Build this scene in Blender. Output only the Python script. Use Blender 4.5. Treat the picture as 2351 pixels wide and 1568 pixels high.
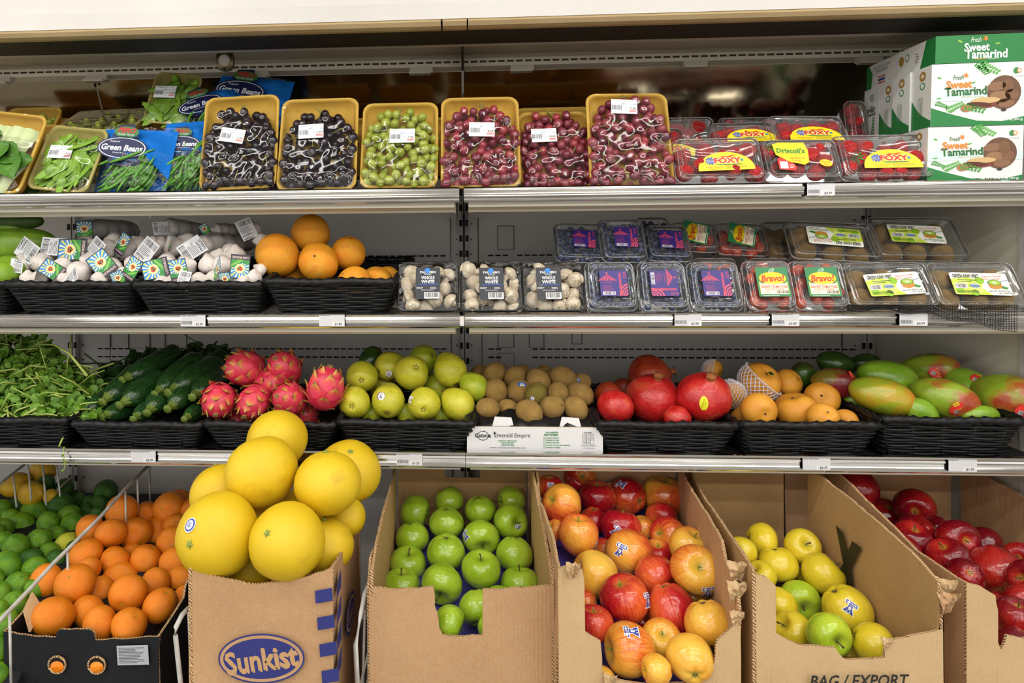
import bpy, bmesh, math, random
from math import pi, sin, cos, tan, atan2, sqrt, exp, radians as rad
from mathutils import Vector, Matrix, Euler, noise as mnoise
random.seed(7)
for o in list(bpy.data.objects): bpy.data.objects.remove(o)
SC = bpy.context.scene; COL = SC.collection
# ------------------------------------------------------------ camera
F, PX, PY = 1567.0, 969.0, 620.0          # focal length and principal point for a 2351 x 1568 frame
CAMP = Vector((0, 0, 1.45))
CM = (Matrix.Rotation(rad(3.5), 3, 'Z') @ Matrix.Rotation(rad(90), 3, 'X') @ Matrix.Rotation(rad(-0.34), 3, 'Z'))
cd = bpy.data.cameras.new('camera'); cam = bpy.data.objects.new('camera', cd); COL.objects.link(cam)
cam.matrix_world = Matrix.Translation(CAMP) @ CM.to_4x4()
cd.sensor_fit = 'HORIZONTAL'; cd.sensor_width = 36; cd.lens = 36 * F / 2351
cd.shift_x = (1175.5 - PX) / 2351; cd.shift_y = (PY - 784) / 2351; cd.clip_start = 0.05
SC.camera = cam
# ------------------------------------------------------------ world, lamps, exposure
wd = bpy.data.worlds.new('store'); SC.world = wd; wd.use_nodes = True
wd.node_tree.nodes['Background'].inputs[0].default_value = (1.0, 0.97, 0.93, 1)
wd.node_tree.nodes['Background'].inputs[1].default_value = 1.35
SC.view_settings.view_transform = 'Standard'; SC.view_settings.look = 'None'
SC.view_settings.gamma = 1; SC.view_settings.use_curve_mapping = False
SC.view_settings.exposure = -0.08
SC.cycles.max_bounces = 8; SC.cycles.transparent_max_bounces = 24
SC.cycles.diffuse_bounces = 3; SC.cycles.glossy_bounces = 4; SC.cycles.transmission_bounces = 4
SC.cycles.caustics_reflective = False; SC.cycles.caustics_refractive = False
SC.cycles.sample_clamp_indirect = 6
LAMPS = [(0.45, 2.72, 14), (-0.35, 2.78, 12), (-1.3, 2.8, 14), (-2.6, 2.8, 26)]   # Y, Z, watts of each ceiling tube row
for ly, lz, lw in LAMPS:
    for lx in (-1.45, 1.25):
        ld = bpy.data.lights.new('ceiling_tube', 'AREA'); ld.shape = 'RECTANGLE'; ld.size = 2.3; ld.size_y = 0.09
        ld.energy = lw; ld.color = (1.0, 0.97, 0.92)
        lo = bpy.data.objects.new('ceiling_tube', ld); COL.objects.link(lo)
        lo.location = (lx, ly, lz); lo.rotation_euler = (rad(18 if ly > 0 else 30), 0, 0)

# ------------------------------------------------------------ helpers
def hexc(h):
    if not isinstance(h, str): return tuple(h)[:3]
    v = [int(h[i:i+2], 16) / 255 for i in (0, 2, 4)]
    return tuple(c / 12.92 if c <= 0.04045 else ((c + 0.055) / 1.055) ** 2.4 for c in v)
def ray(x, y): return CM @ Vector(((x - PX) / F, -(y - PY) / F, -1))
def W(x, y, Y):                            # the point of plane Y = const that pixel x, y looks at
    d = ray(x, y); return CAMP + d * (Y / d.y)
def WX(x, y, X):
    d = ray(x, y); return CAMP + d * (X / d.x)
def WS(x, y, x0, Y0, k):                   # the point of the upright plane X = x0 + k (Y - Y0)
    d = ray(x, y); return CAMP + d * ((x0 - k*Y0) / (d.x - k*d.y))
def WZ(x, y, Z):
    d = ray(x, y); return CAMP + d * ((Z - CAMP.z) / d.z)
def depth_of(p): return -((CM.transposed() @ (p - CAMP)).z)
class NT:
    def __init__(s, name):
        s.m = bpy.data.materials.new(name); s.m.use_nodes = True; s.t = s.m.node_tree
        s.b = s.t.nodes['Principled BSDF']; s.out = s.t.nodes['Material Output']; s.oi = None
    def n(s, typ, **kw):
        nd = s.t.nodes.new(typ)
        for k, v in kw.items():
            if k.startswith('i_'):
                key = k[2:]; key = int(key) if key.isdigit() else key.replace('_', ' ')
                s.set(nd.inputs[key], v)
            else: setattr(nd, k, v)
        return nd
    def set(s, inp, v):
        if isinstance(v, bpy.types.NodeSocket): s.t.links.new(v, inp)
        elif isinstance(v, bpy.types.Node): s.t.links.new(v.outputs[0], inp)
        else: inp.default_value = v
    def coord(s, kind='Object', rnd=True, scale=None):
        c = s.n('ShaderNodeTexCoord').outputs[kind]
        if rnd:
            s.oi = s.oi or s.n('ShaderNodeObjectInfo')
            m = s.n('ShaderNodeMath', operation='MULTIPLY', i_0=s.oi.outputs['Random'], i_1=37.0)
            v = s.n('ShaderNodeVectorMath', operation='ADD'); s.set(v.inputs[0], c); s.set(v.inputs[1], m); c = v.outputs[0]
        if scale:
            v = s.n('ShaderNodeVectorMath', operation='MULTIPLY'); s.set(v.inputs[0], c); v.inputs[1].default_value = scale; c = v.outputs[0]
        return c
    def noise(s, c, scale, detail=3, rough=0.5):
        nd = s.n('ShaderNodeTexNoise'); s.set(nd.inputs['Vector'], c); nd.inputs['Scale'].default_value = scale
        nd.inputs['Detail'].default_value = detail; nd.inputs['Roughness'].default_value = rough; return nd.outputs[0]
    def ramp(s, f, stops):
        nd = s.n('ShaderNodeValToRGB'); s.set(nd.inputs[0], f); el = nd.color_ramp.elements
        while len(el) < len(stops): el.new(0.5)
        for e, (p, c) in zip(el, stops): e.position = p; e.color = (*hexc(c), 1) if not isinstance(c, float) else (c, c, c, 1)
        return nd.outputs[0]
    def mix(s, f, a, b, typ='MIX'):
        nd = s.n('ShaderNodeMix', data_type='RGBA', blend_type=typ)
        s.set(nd.inputs[0], f)
        for i, v in ((6, a), (7, b)):
            if isinstance(v, str): v = (*hexc(v), 1)
            s.set(nd.inputs[i], v)
        return nd.outputs[2]
    def math(s, op, a, b=0.0, clamp=False):
        nd = s.n('ShaderNodeMath', operation=op, use_clamp=clamp); s.set(nd.inputs[0], a); s.set(nd.inputs[1], b); return nd.outputs[0]
    def bump(s, h, strength=0.3, dist=0.01):
        nd = s.n('ShaderNodeBump'); s.set(nd.inputs['Height'], h); nd.inputs['Strength'].default_value = strength
        nd.inputs['Distance'].default_value = dist; s.set(s.b.inputs['Normal'], nd.outputs[0])
    def sepz(s, c):
        nd = s.n('ShaderNodeSeparateXYZ'); s.set(nd.inputs[0], c); return nd.outputs
    def fin(s, col=None, rough=0.5, metal=0.0, spec=0.5, coat=0.0, sss=0.0):
        if col is not None: s.set(s.b.inputs['Base Color'], (*hexc(col), 1) if isinstance(col, str) else col)
        s.set(s.b.inputs['Roughness'], rough); s.b.inputs['Metallic'].default_value = metal
        s.b.inputs['Specular IOR Level'].default_value = spec; s.b.inputs['Coat Weight'].default_value = coat
        s.b.inputs['Coat Roughness'].default_value = 0.12
        return s.m
MATS = {}
def flat(hx, rough=0.5, metal=0.0, spec=0.5, name=None):
    k = ('flat', hx, rough, metal)
    if k not in MATS:
        MATS[k] = NT(name or 'paint_' + str(hx)).fin(hx, rough, metal, spec)
    return MATS[k]
def wear(name, c1, c2, scale=6, rough=0.5, metal=0.0, bump=0.0, bscale=120, stretch=None, c3=None, spec=0.5):
    s = NT(name); c = s.coord(rnd=False, scale=stretch); nz = s.noise(c, scale, 5, 0.6)
    st = [(0.3, c1), (0.7, c2)] + ([(0.82, c3)] if c3 else [])
    col = s.ramp(nz, st)
    if bump: s.bump(s.noise(c, bscale, 3), bump, 0.003)
    return s.fin(col, rough, metal, spec)
def clear(name, tint='ffffff', k=1.0, base=0.04, rough=0.05, body=0.0, bodycol='dfe6ea', bscale=0, bstr=0.4, bdist=0.004, detail=2):
    """thin clear plastic: straight-through light plus a fresnel gloss"""
    s = NT(name); t = s.t; t.nodes.remove(s.b)
    tr = s.n('ShaderNodeBsdfTransparent'); tr.inputs[0].default_value = (*hexc(tint), 1)
    gl = s.n('ShaderNodeBsdfGlossy'); gl.inputs['Roughness'].default_value = rough
    fr = s.n('ShaderNodeFresnel'); fr.inputs[0].default_value = 1.35
    if bscale:
        c = s.coord(); nz = s.noise(c, bscale, detail, 0.55)
        bp = s.n('ShaderNodeBump'); s.set(bp.inputs['Height'], nz); bp.inputs['Strength'].default_value = bstr; bp.inputs['Distance'].default_value = bdist
        s.set(gl.inputs['Normal'], bp.outputs[0]); s.set(fr.inputs['Normal'], bp.outputs[0])
    f = s.math('MULTIPLY_ADD', fr.outputs[0], k); f.node.inputs[2].default_value = base; f.node.use_clamp = True
    mx = s.n('ShaderNodeMixShader'); s.set(mx.inputs[0], f); s.set(mx.inputs[1], tr.outputs[0]); s.set(mx.inputs[2], gl.outputs[0]); last = mx
    if body:
        df = s.n('ShaderNodeBsdfDiffuse'); df.inputs[0].default_value = (*hexc(bodycol), 1)
        m2 = s.n('ShaderNodeMixShader'); m2.inputs[0].default_value = body; s.set(m2.inputs[1], mx.outputs[0]); s.set(m2.inputs[2], df.outputs[0]); last = m2
    s.set(s.out.inputs[0], last.outputs[0]); return s.m

class MB:
    """collects geometry of one mesh"""
    def __init__(s): s.v = []; s.f = []; s.m = []
    def add(s, vs, fs, mi=0, M=None):
        b = len(s.v); s.v += [tuple(M @ Vector(v)) if M is not None else tuple(v) for v in vs]
        s.f += [tuple(b + i for i in f) for f in fs]; s.m += [mi] * len(fs)
    def box(s, x0, x1, y0, y1, z0, z1, mi=0, M=None):
        vs = [(x, y, z) for x in (x0, x1) for y in (y0, y1) for z in (z0, z1)]
        s.add(vs, [(0, 1, 3, 2), (4, 6, 7, 5), (0, 4, 5, 1), (2, 3, 7, 6), (0, 2, 6, 4), (1, 5, 7, 3)], mi, M)
    def tube(s, pts, r, seg=8, mi=0, closed=False, rr=None):
        pts = [Vector(p) for p in pts]; n = len(pts); vs = []; up = Vector((0.13, 0.21, 0.97))
        for i, p in enumerate(pts):
            a = pts[(i - 1) % n if closed else max(i - 1, 0)]; b = pts[(i + 1) % n if closed else min(i + 1, n - 1)]
            t = (b - a).normalized(); u = t.cross(up)
            if u.length < 1e-3: u = t.cross(Vector((1, 0, 0)))
            u.normalize(); w = t.cross(u); q = rr[i] if rr else r
            vs += [p + (u * cos(2*pi*k/seg) + w * sin(2*pi*k/seg)) * q for k in range(seg)]
        fs = []
        for i in range(n if closed else n - 1):
            j = (i + 1) % n
            fs += [(i*seg+k, i*seg+(k+1) % seg, j*seg+(k+1) % seg, j*seg+k) for k in range(seg)]
        if not closed: fs += [tuple(range(seg - 1, -1, -1)), tuple((n-1)*seg + k for k in range(seg))]
        s.add(vs, fs, mi)
    def rings(s, rings, mi=0, cap0=False, cap1=False, close=True, M=None):
        n = len(rings[0]); vs = [p for r in rings for p in r]; fs = []
        for i in range(len(rings) - 1):
            for k in range(n if close else n - 1):
                fs.append((i*n+k, i*n+(k+1) % n, (i+1)*n+(k+1) % n, (i+1)*n+k))
        if cap0: fs.append(tuple(range(n - 1, -1, -1)))
        if cap1: fs.append(tuple((len(rings)-1)*n + k for k in range(n)))
        s.add(vs, fs, mi, M)
    def plate(s, pts, d, mi=0, me=None):
        """flat polygon through 3D points, thickened by vector d; its rim takes material me"""
        n = len(pts); d = Vector(d); me = mi if me is None else me
        vs = [Vector(p) for p in pts] + [Vector(p) + d for p in pts]
        s.add(vs, [tuple(range(n)), tuple(range(2*n - 1, n - 1, -1))], mi)
        s.add(vs, [(i, (i+1) % n, n + (i+1) % n, n + i) for i in range(n)], me)
    def mesh(s, name, mats, smooth=False):
        me = bpy.data.meshes.new(name); me.from_pydata(s.v, [], s.f)
        mats = mats if isinstance(mats, (list, tuple)) else [mats]
        for m in mats: me.materials.append(m)
        me.polygons.foreach_set('material_index', s.m)
        if smooth: me.polygons.foreach_set('use_smooth', [True] * len(me.polygons))
        me.update(); return me
def link(name, data, parent=None, M=None):
    o = bpy.data.objects.new(name, data); COL.objects.link(o)
    if parent is not None: o.parent = parent
    if M is not None: o.matrix_basis = M
    return o
USED = set()
def tag(o, label=None, cat=None, group=None, kind=None):
    if label: o['label'] = label
    if cat: o['category'] = cat
    if group: o['group'] = group
    if kind: o['kind'] = kind
    return o
def thing(name, label, cat, M=None, group=None, data=None):
    return tag(link(name, data, None, M if M is not None else Matrix.Identity(4)), label, cat, group)
def struct(name, data, parent=None):
    o = link(name, data, parent)
    if parent is None: o['kind'] = 'structure'
    return o
def part(name, mb, mats, parent, smooth=False, M=None):
    return link(name, mb.mesh(name, mats, smooth) if isinstance(mb, MB) else mb, parent, M)
def frame_at(p, lean=0, yaw=0, roll=0):
    """local x right, y up the face, z out of the face towards the shopper; lean = degrees tipped back"""
    return (Matrix.Translation(p) @ Matrix.Rotation(rad(yaw), 4, 'Z') @ Matrix.Rotation(rad(90 - lean), 4, 'X') @ Matrix.Rotation(rad(roll), 4, 'Z'))
def rrect(w, h, r, z, n=4, cx=0, cy=0):
    pts = []
    for qx, qy, a0 in ((1, 1, 0), (-1, 1, 90), (-1, -1, 180), (1, -1, 270)):
        for k in range(n + 1):
            a = rad(a0 + 90 * k / n); pts.append((cx + qx*(w/2 - r) + r*cos(a), cy + qy*(h/2 - r) + r*sin(a), z))
    return pts
def poly_hull_fan(n): return [tuple(range(n))]
_tc = {}
def text_geo(body, bold=0.0, shear=0.0, spacing=1.0):
    k = (body, bold, shear, spacing)
    if k not in _tc:
        c = bpy.data.curves.new('t', 'FONT'); c.body = body; c.offset = bold; c.shear = shear; c.space_character = spacing
        c.resolution_u = 2; o = bpy.data.objects.new('t', c); COL.objects.link(o)
        dg = bpy.context.evaluated_depsgraph_get(); me = o.evaluated_get(dg).to_mesh()
        vs = [tuple(v.co) for v in me.vertices]; fs = [tuple(p.vertices) for p in me.polygons]
        o.evaluated_get(dg).to_mesh_clear(); bpy.data.objects.remove(o); bpy.data.curves.remove(c)
        xs = [v[0] for v in vs] or [0]; ys = [v[1] for v in vs] or [0]
        _tc[k] = (vs, fs, min(xs), max(xs), min(ys), max(ys))
    return _tc[k]
class Print(MB):
    """flat print in the xy plane: u right, v up; layers stand 0.15 mm apart"""
    L = 0.00018
    def __init__(s): super().__init__(); s.ms = []
    def mi(s, hx):
        m = flat(hx, 0.45, name='ink_' + hx) if isinstance(hx, str) else hx
        if m not in s.ms: s.ms.append(m)
        return s.ms.index(m)
    def poly(s, pts, c, lay=1): s.add([(x, y, lay * s.L) for x, y in pts], [tuple(range(len(pts)))], s.mi(c))
    def rect(s, x, y, w, h, c, lay=1): s.poly([(x, y), (x+w, y), (x+w, y+h), (x, y+h)], c, lay)
    def rrect(s, x, y, w, h, r, c, lay=1): s.poly([p[:2] for p in rrect(w, h, r, 0, 3, x + w/2, y + h/2)], c, lay)
    def ell(s, x, y, rx, ry, c, lay=1, n=20, a=0):
        s.poly([(x + rx*cos(t)*cos(a) - ry*sin(t)*sin(a), y + rx*cos(t)*sin(a) + ry*sin(t)*cos(a)) for t in [2*pi*k/n for k in range(n)]], c, lay)
    def text(s, body, x, y, h, c, lay=2, w=None, bold=0.0, shear=0.0, rot=0, al='c', spacing=1.0):
        vs, fs, x0, x1, y0, y1 = text_geo(body, bold, shear, spacing)
        if not fs: return
        sy = h / max(y1 - y0, 1e-6); sx = (w / max(x1 - x0, 1e-6)) if w else sy
        ox = {'c': (x0+x1)/2, 'l': x0, 'r': x1}[al]; ca, sa = cos(rad(rot)), sin(rad(rot)); out = []
        for v in vs:
            a = (v[0]-ox)*sx; b = (v[1]-(y0+y1)/2)*sy; out.append((x + a*ca - b*sa, y + a*sa + b*ca, lay*s.L))
        s.add(out, fs, s.mi(c))
    def bars(s, x, y, w, h, c='151515', lay=2, n=18, seed=1, bg=None, rot=0):
        rg = random.Random(seed)
        if bg: s.rect(x - w*.06, y - h*.1, w*1.12, h*1.2, bg, lay); lay += 1
        q = x
        while q < x + w:
            b = w/n*rg.choice((.35, .5, .9)); s.rect(q, y, b, h, c, lay); q += b + w/n*rg.choice((.35, .5, .7))
    def tiny(s, x, y, w, h, c, rows=4, lay=2, seed=1):
        rg = random.Random(seed)
        for i in range(rows):
            s.rect(x, y + h*(i+.2)/rows, w*rg.uniform(.6, 1), h/rows*.45, c, lay)
    def build(s, name, parent, M=None, warp=None):
        if warp: s.v = [warp(v) for v in s.v]
        return link(name, s.mesh(name, s.ms), parent, M)
# ------------------------------------------------------------ the case: back wall, end wall, header, mirror, shelves
YB, YF = 2.12, 1.46
m_enamel = wear('grey_enamel', 'd3cec8', 'dedad5', 3, 0.42, bump=0.05, bscale=200)
m_cream = wear('cream_enamel', 'e6dfca', 'efe9d8', 2.5, 0.42, bump=0.04)
m_white = wear('white_enamel', 'c2bfba', 'cecbc6', 2, 0.5, bump=0.25, bscale=260)
m_tan = wear('tan_plastic', 'a8916a', 'b59f78', 5, 0.38)
m_black = flat('0c0b0a', 0.7, name='slot_black')
m_dark = wear('dark_metal', '1d1a17', '2c2824', 20, 0.5)
m_lino = wear('floor_tile', '6f6a62', '837d73', 1.5, 0.35)
m_ceil = flat('e8e6e0', 0.8, name='ceiling_board')
mb = MB(); mb.box(-5, 5, -5, 4, -0.02, 0); struct('floor', mb.mesh('floor', m_lino))
mb = MB(); mb.box(-5, 5, -5, 4, 3.0, 3.05); struct('ceiling', mb.mesh('ceiling', m_ceil))
mb = MB(); mb.box(-2.6, 1.35, YB, YB+.03, 0.3, 2.35); wb = struct('wall_back', mb.mesh('wall_back', m_enamel))
def quad_part(name, x0, x1, z0, z1, m, dy=.002):
    q = MB(); q.box(x0, x1, YB-dy, YB+.001, z0, z1); return part(name, q, m, wb)
# lit lower back strips: slotted bands above each shelf
m_band = wear('white_band', 'd0cecb', 'dbd9d6', 4, 0.42)
def slots(z, x0, x1, skip=()):
    q = MB(); x = x0; i = 0
    while x < x1:
        if i not in skip: q.box(x, x+.0165, YB-.0045, YB-.001, z-.0022, z+.0022)
        x += .0224; i += 1
    o = part('slot_row', q, m_black, wb); o['kind'] = 'stuff'
zb = lambda y: W(1065, y, YB).z
for yt, ys in ((576, (587, 607)), (798, (801, 820)), (1130, ())):
    for xa, xb in ((-1.2, -.028), (.045, 1.20)):
        q = MB(); q.box(xa+.002, xb-.002, YB-.003, YB+.001, zb(yt+120), zb(yt)); part('wall_band', q, m_band, wb)
    for k, y in enumerate(ys):
        slots(zb(y), -1.17, -.055, () if k else (5, 6, 7)); slots(zb(y), .075, 1.17, (2, 3, 4, 5) if yt > 700 else (3,))
gr = MB()      # knock-out panel grooves scribed in the back wall
for x, za, zc in [(-.04, 500, 690), (.045, 500, 690), (-.04, 750, 1100), (.055, 750, 1100), (1.13, 750, 900), (-1.13, 750, 1050)]:
    gr.box(x-.0012, x+.0012, YB-.0035, YB, zb(zc), zb(za))
for x0, x1, ya, yb_ in [(.105, .155, 519, 574), (.105, .153, 752, 798), (.105, .153, 810, 850), (.2, .245, 752, 798), (-1.07, -1.0, 752, 800), (-.95, -.88, 752, 800), (-1.03, -.99, 810, 850), (.33, .36, 752, 790)]:
    for xx in (x0, x1): gr.box(xx-.0008, xx+.0008, YB-.0036, YB, zb(yb_), zb(ya))
    gr.box(x0, x1, YB-.0036, YB, zb(ya)-.0015, zb(ya))
    gr.box(x0, x1, YB-.0036, YB, zb(yb_), zb(yb_)+.0012)
part('panel_groove', gr, flat('5a544c', .7), wb)
for px in (-1.245, 0.0, 1.19):
    q = MB(); q.box(px-.009, px-.001, YB-.022, YB, .4, 2.0); q.box(px+.003, px+.011, YB-.022, YB, .4, 2.0); up = part('upright_post', q, m_band, wb)
    q = MB()
    for z in [0.55 + .047*i for i in range(30)]:
        for sx in (-.013, .006): q.box(px+sx, px+sx+.009, YB-.0235, YB-.021, z, z+.019)
        q.box(px-.024, px-.021, YB-.0045, YB, z+.006, z+.010); q.box(px+.022, px+.025, YB-.0045, YB, z+.006, z+.010)
    o = link('slot_row', q.mesh('slot_row', m_black), up); o['kind'] = 'stuff'
q = MB(); q.box(-.002, .004, YB-.030, YB-.006, zb(590), zb(495)); part('post_seam', q, flat('17130f', .6), wb)
# end wall on the right
mb = MB(); mb.box(1.225, 1.27, 1.40, YB+.03, .3, 2.35); wr = struct('wall_right', mb.mesh('wall_right', m_cream))
q = MB(); q.box(1.215, 1.226, 1.40, 1.575, .3, 2.35); part('front_liner', q, m_white, wr)
# header over the opening
zt = lambda y, Y: W(1065, y, Y).z
hd = tag(link('display_case_header', None), 'white painted header panel with tan lip across the top of the case', 'header')
z1, z2, z3 = zt(50, 1.44), zt(4, 1.44), zt(68, 1.44)
q = MB(); q.plate([(-2.5, 1.42, z1), (-2.5, 1.44, z2), (-2.5, 1.50, z2+.012), (-2.5, 1.52, 2.5), (-2.5, 1.60, 2.5), (-2.5, 1.60, z1)], (3.9, 0, 0)); part('face_panel', q, m_white, hd)
q = MB()
for x0, x1 in ((-2.5, -.045), (-.041, .009), (.012, 1.4)):
    q.plate([(x0, 1.422, z1), (x0, 1.418, z1-.006), (x0, 1.424, z3+.003), (x0, 1.434, z3), (x0, 1.444, z3), (x0, 1.444, z1)], (x1-x0, 0, 0))
part('lower_lip', q, m_tan, hd)
# honeycomb air grille, then the ceiling liner with slots
s = NT('honeycomb'); c = s.coord('Object', False, (1, 1, 1)); v = s.n('ShaderNodeTexVoronoi'); s.set(v.inputs['Vector'], c); v.inputs['Scale'].default_value = 240
s.bump(v.outputs[0], 0.6, 0.003); m_honey = s.fin(s.ramp(v.outputs[0], [(0.3, '070504'), (0.85, '241c14')]), 0.6)
zc0 = zt(70, 1.452); q = MB(); q.box(-2.5, 1.223, 1.436, 1.54, zc0, zc0+.03); part('air_grille', q, m_honey, hd)
YM, zm = 1.80, zt(158, 1.80)
zl = zt(136, YM)
m_liner = wear('liner_enamel', 'b3a68e', 'bfb39c', 3, 0.3, c3='a3957c')
for x0, x1 in ((-2.5, -.003), (.003, 1.225)):
    q = MB(); q.plate([(x0, 1.535, zc0+.004), (x0, YM, zl+.012), (x0, YM, zl+.05), (x0, 1.535, zc0+.04)], (x1-x0, 0, 0)); part('ceiling_liner', q, m_liner, hd)
    q = MB(); q.plate([(x0, YM, zl+.012), (x0, YM-.012, zl-.002), (x0, YM-.012, zm+.003), (x0, YM+.02, zm), (x0, YM+.02, zl+.012)], (x1-x0, 0, 0)); part('slotted_trim', q, m_cream, hd)
q = MB(); x = -1.6
while x < 1.2:
    zz = (zl + zm) / 2 + .0016; q.box(x, x+.017, YM-.0135, YM-.0115, zz-.0022, zz+.0022); x += .0235
q.box(-.003, .003, 1.54, YM, zl-.03, zl+.03)
o = part('slot_row', q, flat('3c352b', .7), hd); o['kind'] = 'stuff'
# clip blocks under the trim
for px in (8, 228, 595, 968, 1198, 1592, 1990):
    p = W(px, 172, YM); q = MB(); q.box(p.x-.03, p.x+.03, YM-.018, YM, zm-.012, zm+.002); q.box(p.x-.031, p.x+.025, YM-.03, YM-.01, zm-.018, zm-.012)
    part('mirror_clip', q, flat('cfc8b8', .4), hd)
# mirror leaning forward over the top shelf
s = NT('mirror_steel'); c = s.coord('Object', False); nz = s.noise(c, 5, 4)
v = s.n('ShaderNodeTexVoronoi'); s.set(v.inputs['Vector'], c); v.inputs['Scale'].default_value = 26
col = s.mix(s.ramp(v.outputs[0], [(0.035, 1.0), (0.06, 0.0)]), s.ramp(nz, [(0.3, '93886f'), (0.7, 'a89c84')]), '14110d')
s.bump(s.noise(c, 3.0, 1), 0.12, 0.05)
m_mirror = s.fin(col, 0.13, 1.0)
for x0, x1 in ((-2.5, -1.015), (-1.01, -.003), (.003, 1.222)):
    mi = tag(link('mirror_panel', None), {-2.5: 'speckled steel mirror panel at the left end above the top shelf', -1.01: 'middle speckled mirror panel behind the bean bags and black grapes', .003: 'wide mirror panel on the right behind strawberries and red grapes'}[x0], 'mirror', 'mirror panels')
    q = MB(); q.plate([(x0, YM+.022, zm-.001), (x0, 1.960, 1.712), (x0, 1.965, 1.712), (x0, YM+.028, zm-.001)], (x1-x0, 0, 0)); part('mirror_sheet', q, m_mirror, mi)
    q = MB(); q.box(x0, x0+.004, YM+.014, YM+.02, zm-.02, zm-.002); part('edge_strip', q, m_black, mi)
# thermometer
p = W(517, 140, 1.62); th = thing('refrigerator_thermometer', 'round brass dial thermometer hanging from the ceiling liner', 'thermometer', frame_at(p, -8))
q = MB(); q.rings([[(x*a, y*a, z) for x, y, z in rrect(.04, .045, .018, 0)] for a, z in ((.9, -.006), (1, -.004), (1, .004), (.9, .006))] and
        [[(x*a, y*a, z) for x, y, _ in rrect(.044, .05, .02, 0, 6)] for a, z in ((.9, -.006), (1, -.004), (1, .003), (.92, .006))], 0, True, True); part('bracket', q, wear('old_brass', '4a4032', '77694f', 30, .35, .8), th, True)
q = Print(); q.ell(0, .001, .0155, .0155, wear('bezel', '5b5040', '877757', 30, .3, .9), 38, 24); q.ell(0, .001, .013, .013, 'aaa69c', 40, 24)
for k in range(24):
    a = 2*pi*k/24; q.rect(cos(a)*.011-.0004, sin(a)*.011+.0006, .0008, .0008, '333333', 41)
q.poly([(-.001, 0), (.001, .002), (.009, .008), (-.008, -.006)], '222222', 42); q.build('dial', th)
for x, y in ((-.016, .012), (.016, .012), (0, -.02)):
    q = MB(); q.tube([(x, y, .004), (x, y, .010)], .003, 8); part('screw', q, m_black, th)
q = MB(); q.box(-.018, .018, .018, .03, -.01, .002); part('hook', q, wear('dark_brass', '4a4032', '5b503c', 30, .4, .8), th)
# shelves
s = NT('chrome_rail'); c = s.coord('Object', False, (1.5, 60, 60)); nz = s.noise(c, 3, 3)
s.bump(nz, 0.05, 0.002); m_chrome = s.fin(s.ramp(nz, [(0.3, 'c8c6c2'), (0.7, 'e9e8e6')]), 0.12, 1.0)
m_deck = wear('shelf_enamel', 'c9c4b8', 'd6d1c6', 3, 0.45)
m_blackmat = wear('black_mat', '070708', '17181a', 60, 0.85, bump=.6, bscale=400)
words = {0: 'top', 1: 'middle', 2: 'lower'}
SH = []
RAILP = [(a*1.5, b) for a, b in [(0, 0), (-.004, -.001), (-.0062, -.004), (-.004, -.0062), (-.002, -.009), (-.0028, -.013), (-.001, -.0165), (-.0036, -.0185), (-.001, -.0205), (-.0028, -.024), (-.0045, -.0265), (-.007, -.030), (-.006, -.0325), (-.001, -.034), (.004, -.034), (.004, 0)]]
for li, (yt, yr, tilt) in enumerate(((429, 427, 8.0), (717.5, 716, 8.0), (1036.5, 1037.5, 2.0))):
    zr = W(1065, yt, YF).z
    SH.append((zr, tilt))
    for side, x0, x1 in (('left', -2.5, -.009 if li < 2 else .0005), ('right', .001 if li < 2 else .0015, 1.214)):
        sh = tag(link('display_shelf', None), f'{side} half of the {words[li]} shelf with a ribbed chrome price rail', 'shelf', 'chrome edged shelves')
        q = MB(); q.plate([(x0, YF + dy, zr + dz) for dy, dz in RAILP], (x1-x0, 0, 0)); part('price_rail', q, m_chrome, sh)
        zk = zr - .034; rise = tan(rad(tilt)) * .6
        q = MB(); q.plate([(x0, YF+.006, zr-.019), (x0, YB-.05, zr-.019+rise), (x0, YB-.05, zr-.026+rise), (x0, YF+.006, zr-.026)], (x1-x0, 0, 0)); part('deck', q, [m_deck], sh)
        q = MB(); q.plate([(x0+.01, YF+.012, zr-.0265), (x0+.01, YF+.012, zk-.008), (x0+.01, YF+.045, zk-.012), (x0+.01, YF+.05, zk-.016), (x0+.01, YF+.06, zk-.010), (x0+.01, YF+.06, zr-.0265)], (x1-x0-.02, 0, 0)); part('under_lip', q, m_cream, sh)
        q = MB(); q.plate([(x0+.01, YF+.10, zk-.008), (x0+.01, YF+.13, zk-.008), (x0+.01, YF+.13, zr-.022), (x0+.01, YF+.10, zr-.022)], (x1-x0-.12, 0, 0)); part('stiffener', q, m_deck, sh)
        for bx in ([x0+.012] if side == 'right' else []) + [x1-.012]:
            yb0 = YF+.05 if li < 2 else 1.79
            q = MB(); q.plate([(bx, yb0, zr-.03), (bx, yb0+.01, zr-.05), (bx, YB-.1, zr+rise-.12), (bx, YB-.03, zr+rise-.15), (bx, YB-.022, zr+rise-.02)], (.004, 0, 0)); part('bracket', q, m_deck, sh)
        if li == 2:
            q = MB(); q.plate([(x0+.005, YF+.008, zr-.0185), (x0+.005, YB-.06, zr-.0185+rise), (x0+.005, YB-.06, zr-.0165+rise), (x0+.005, YF+.008, zr-.0165)], (x1-x0-.01, 0, 0)); part('rubber_mat', q, m_blackmat, sh)
for li in (1,):
    zr = SH[li][0]; q = MB(); q.box(-.009, .0, YF-.004, YF+.02, zr-.028, zr-.008)
    tag(link('rail_end_clip', q.mesh('clip', flat('d8d4cc', .4))), 'small white plastic end clip in the gap between middle shelf rails', 'clip')
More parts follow.
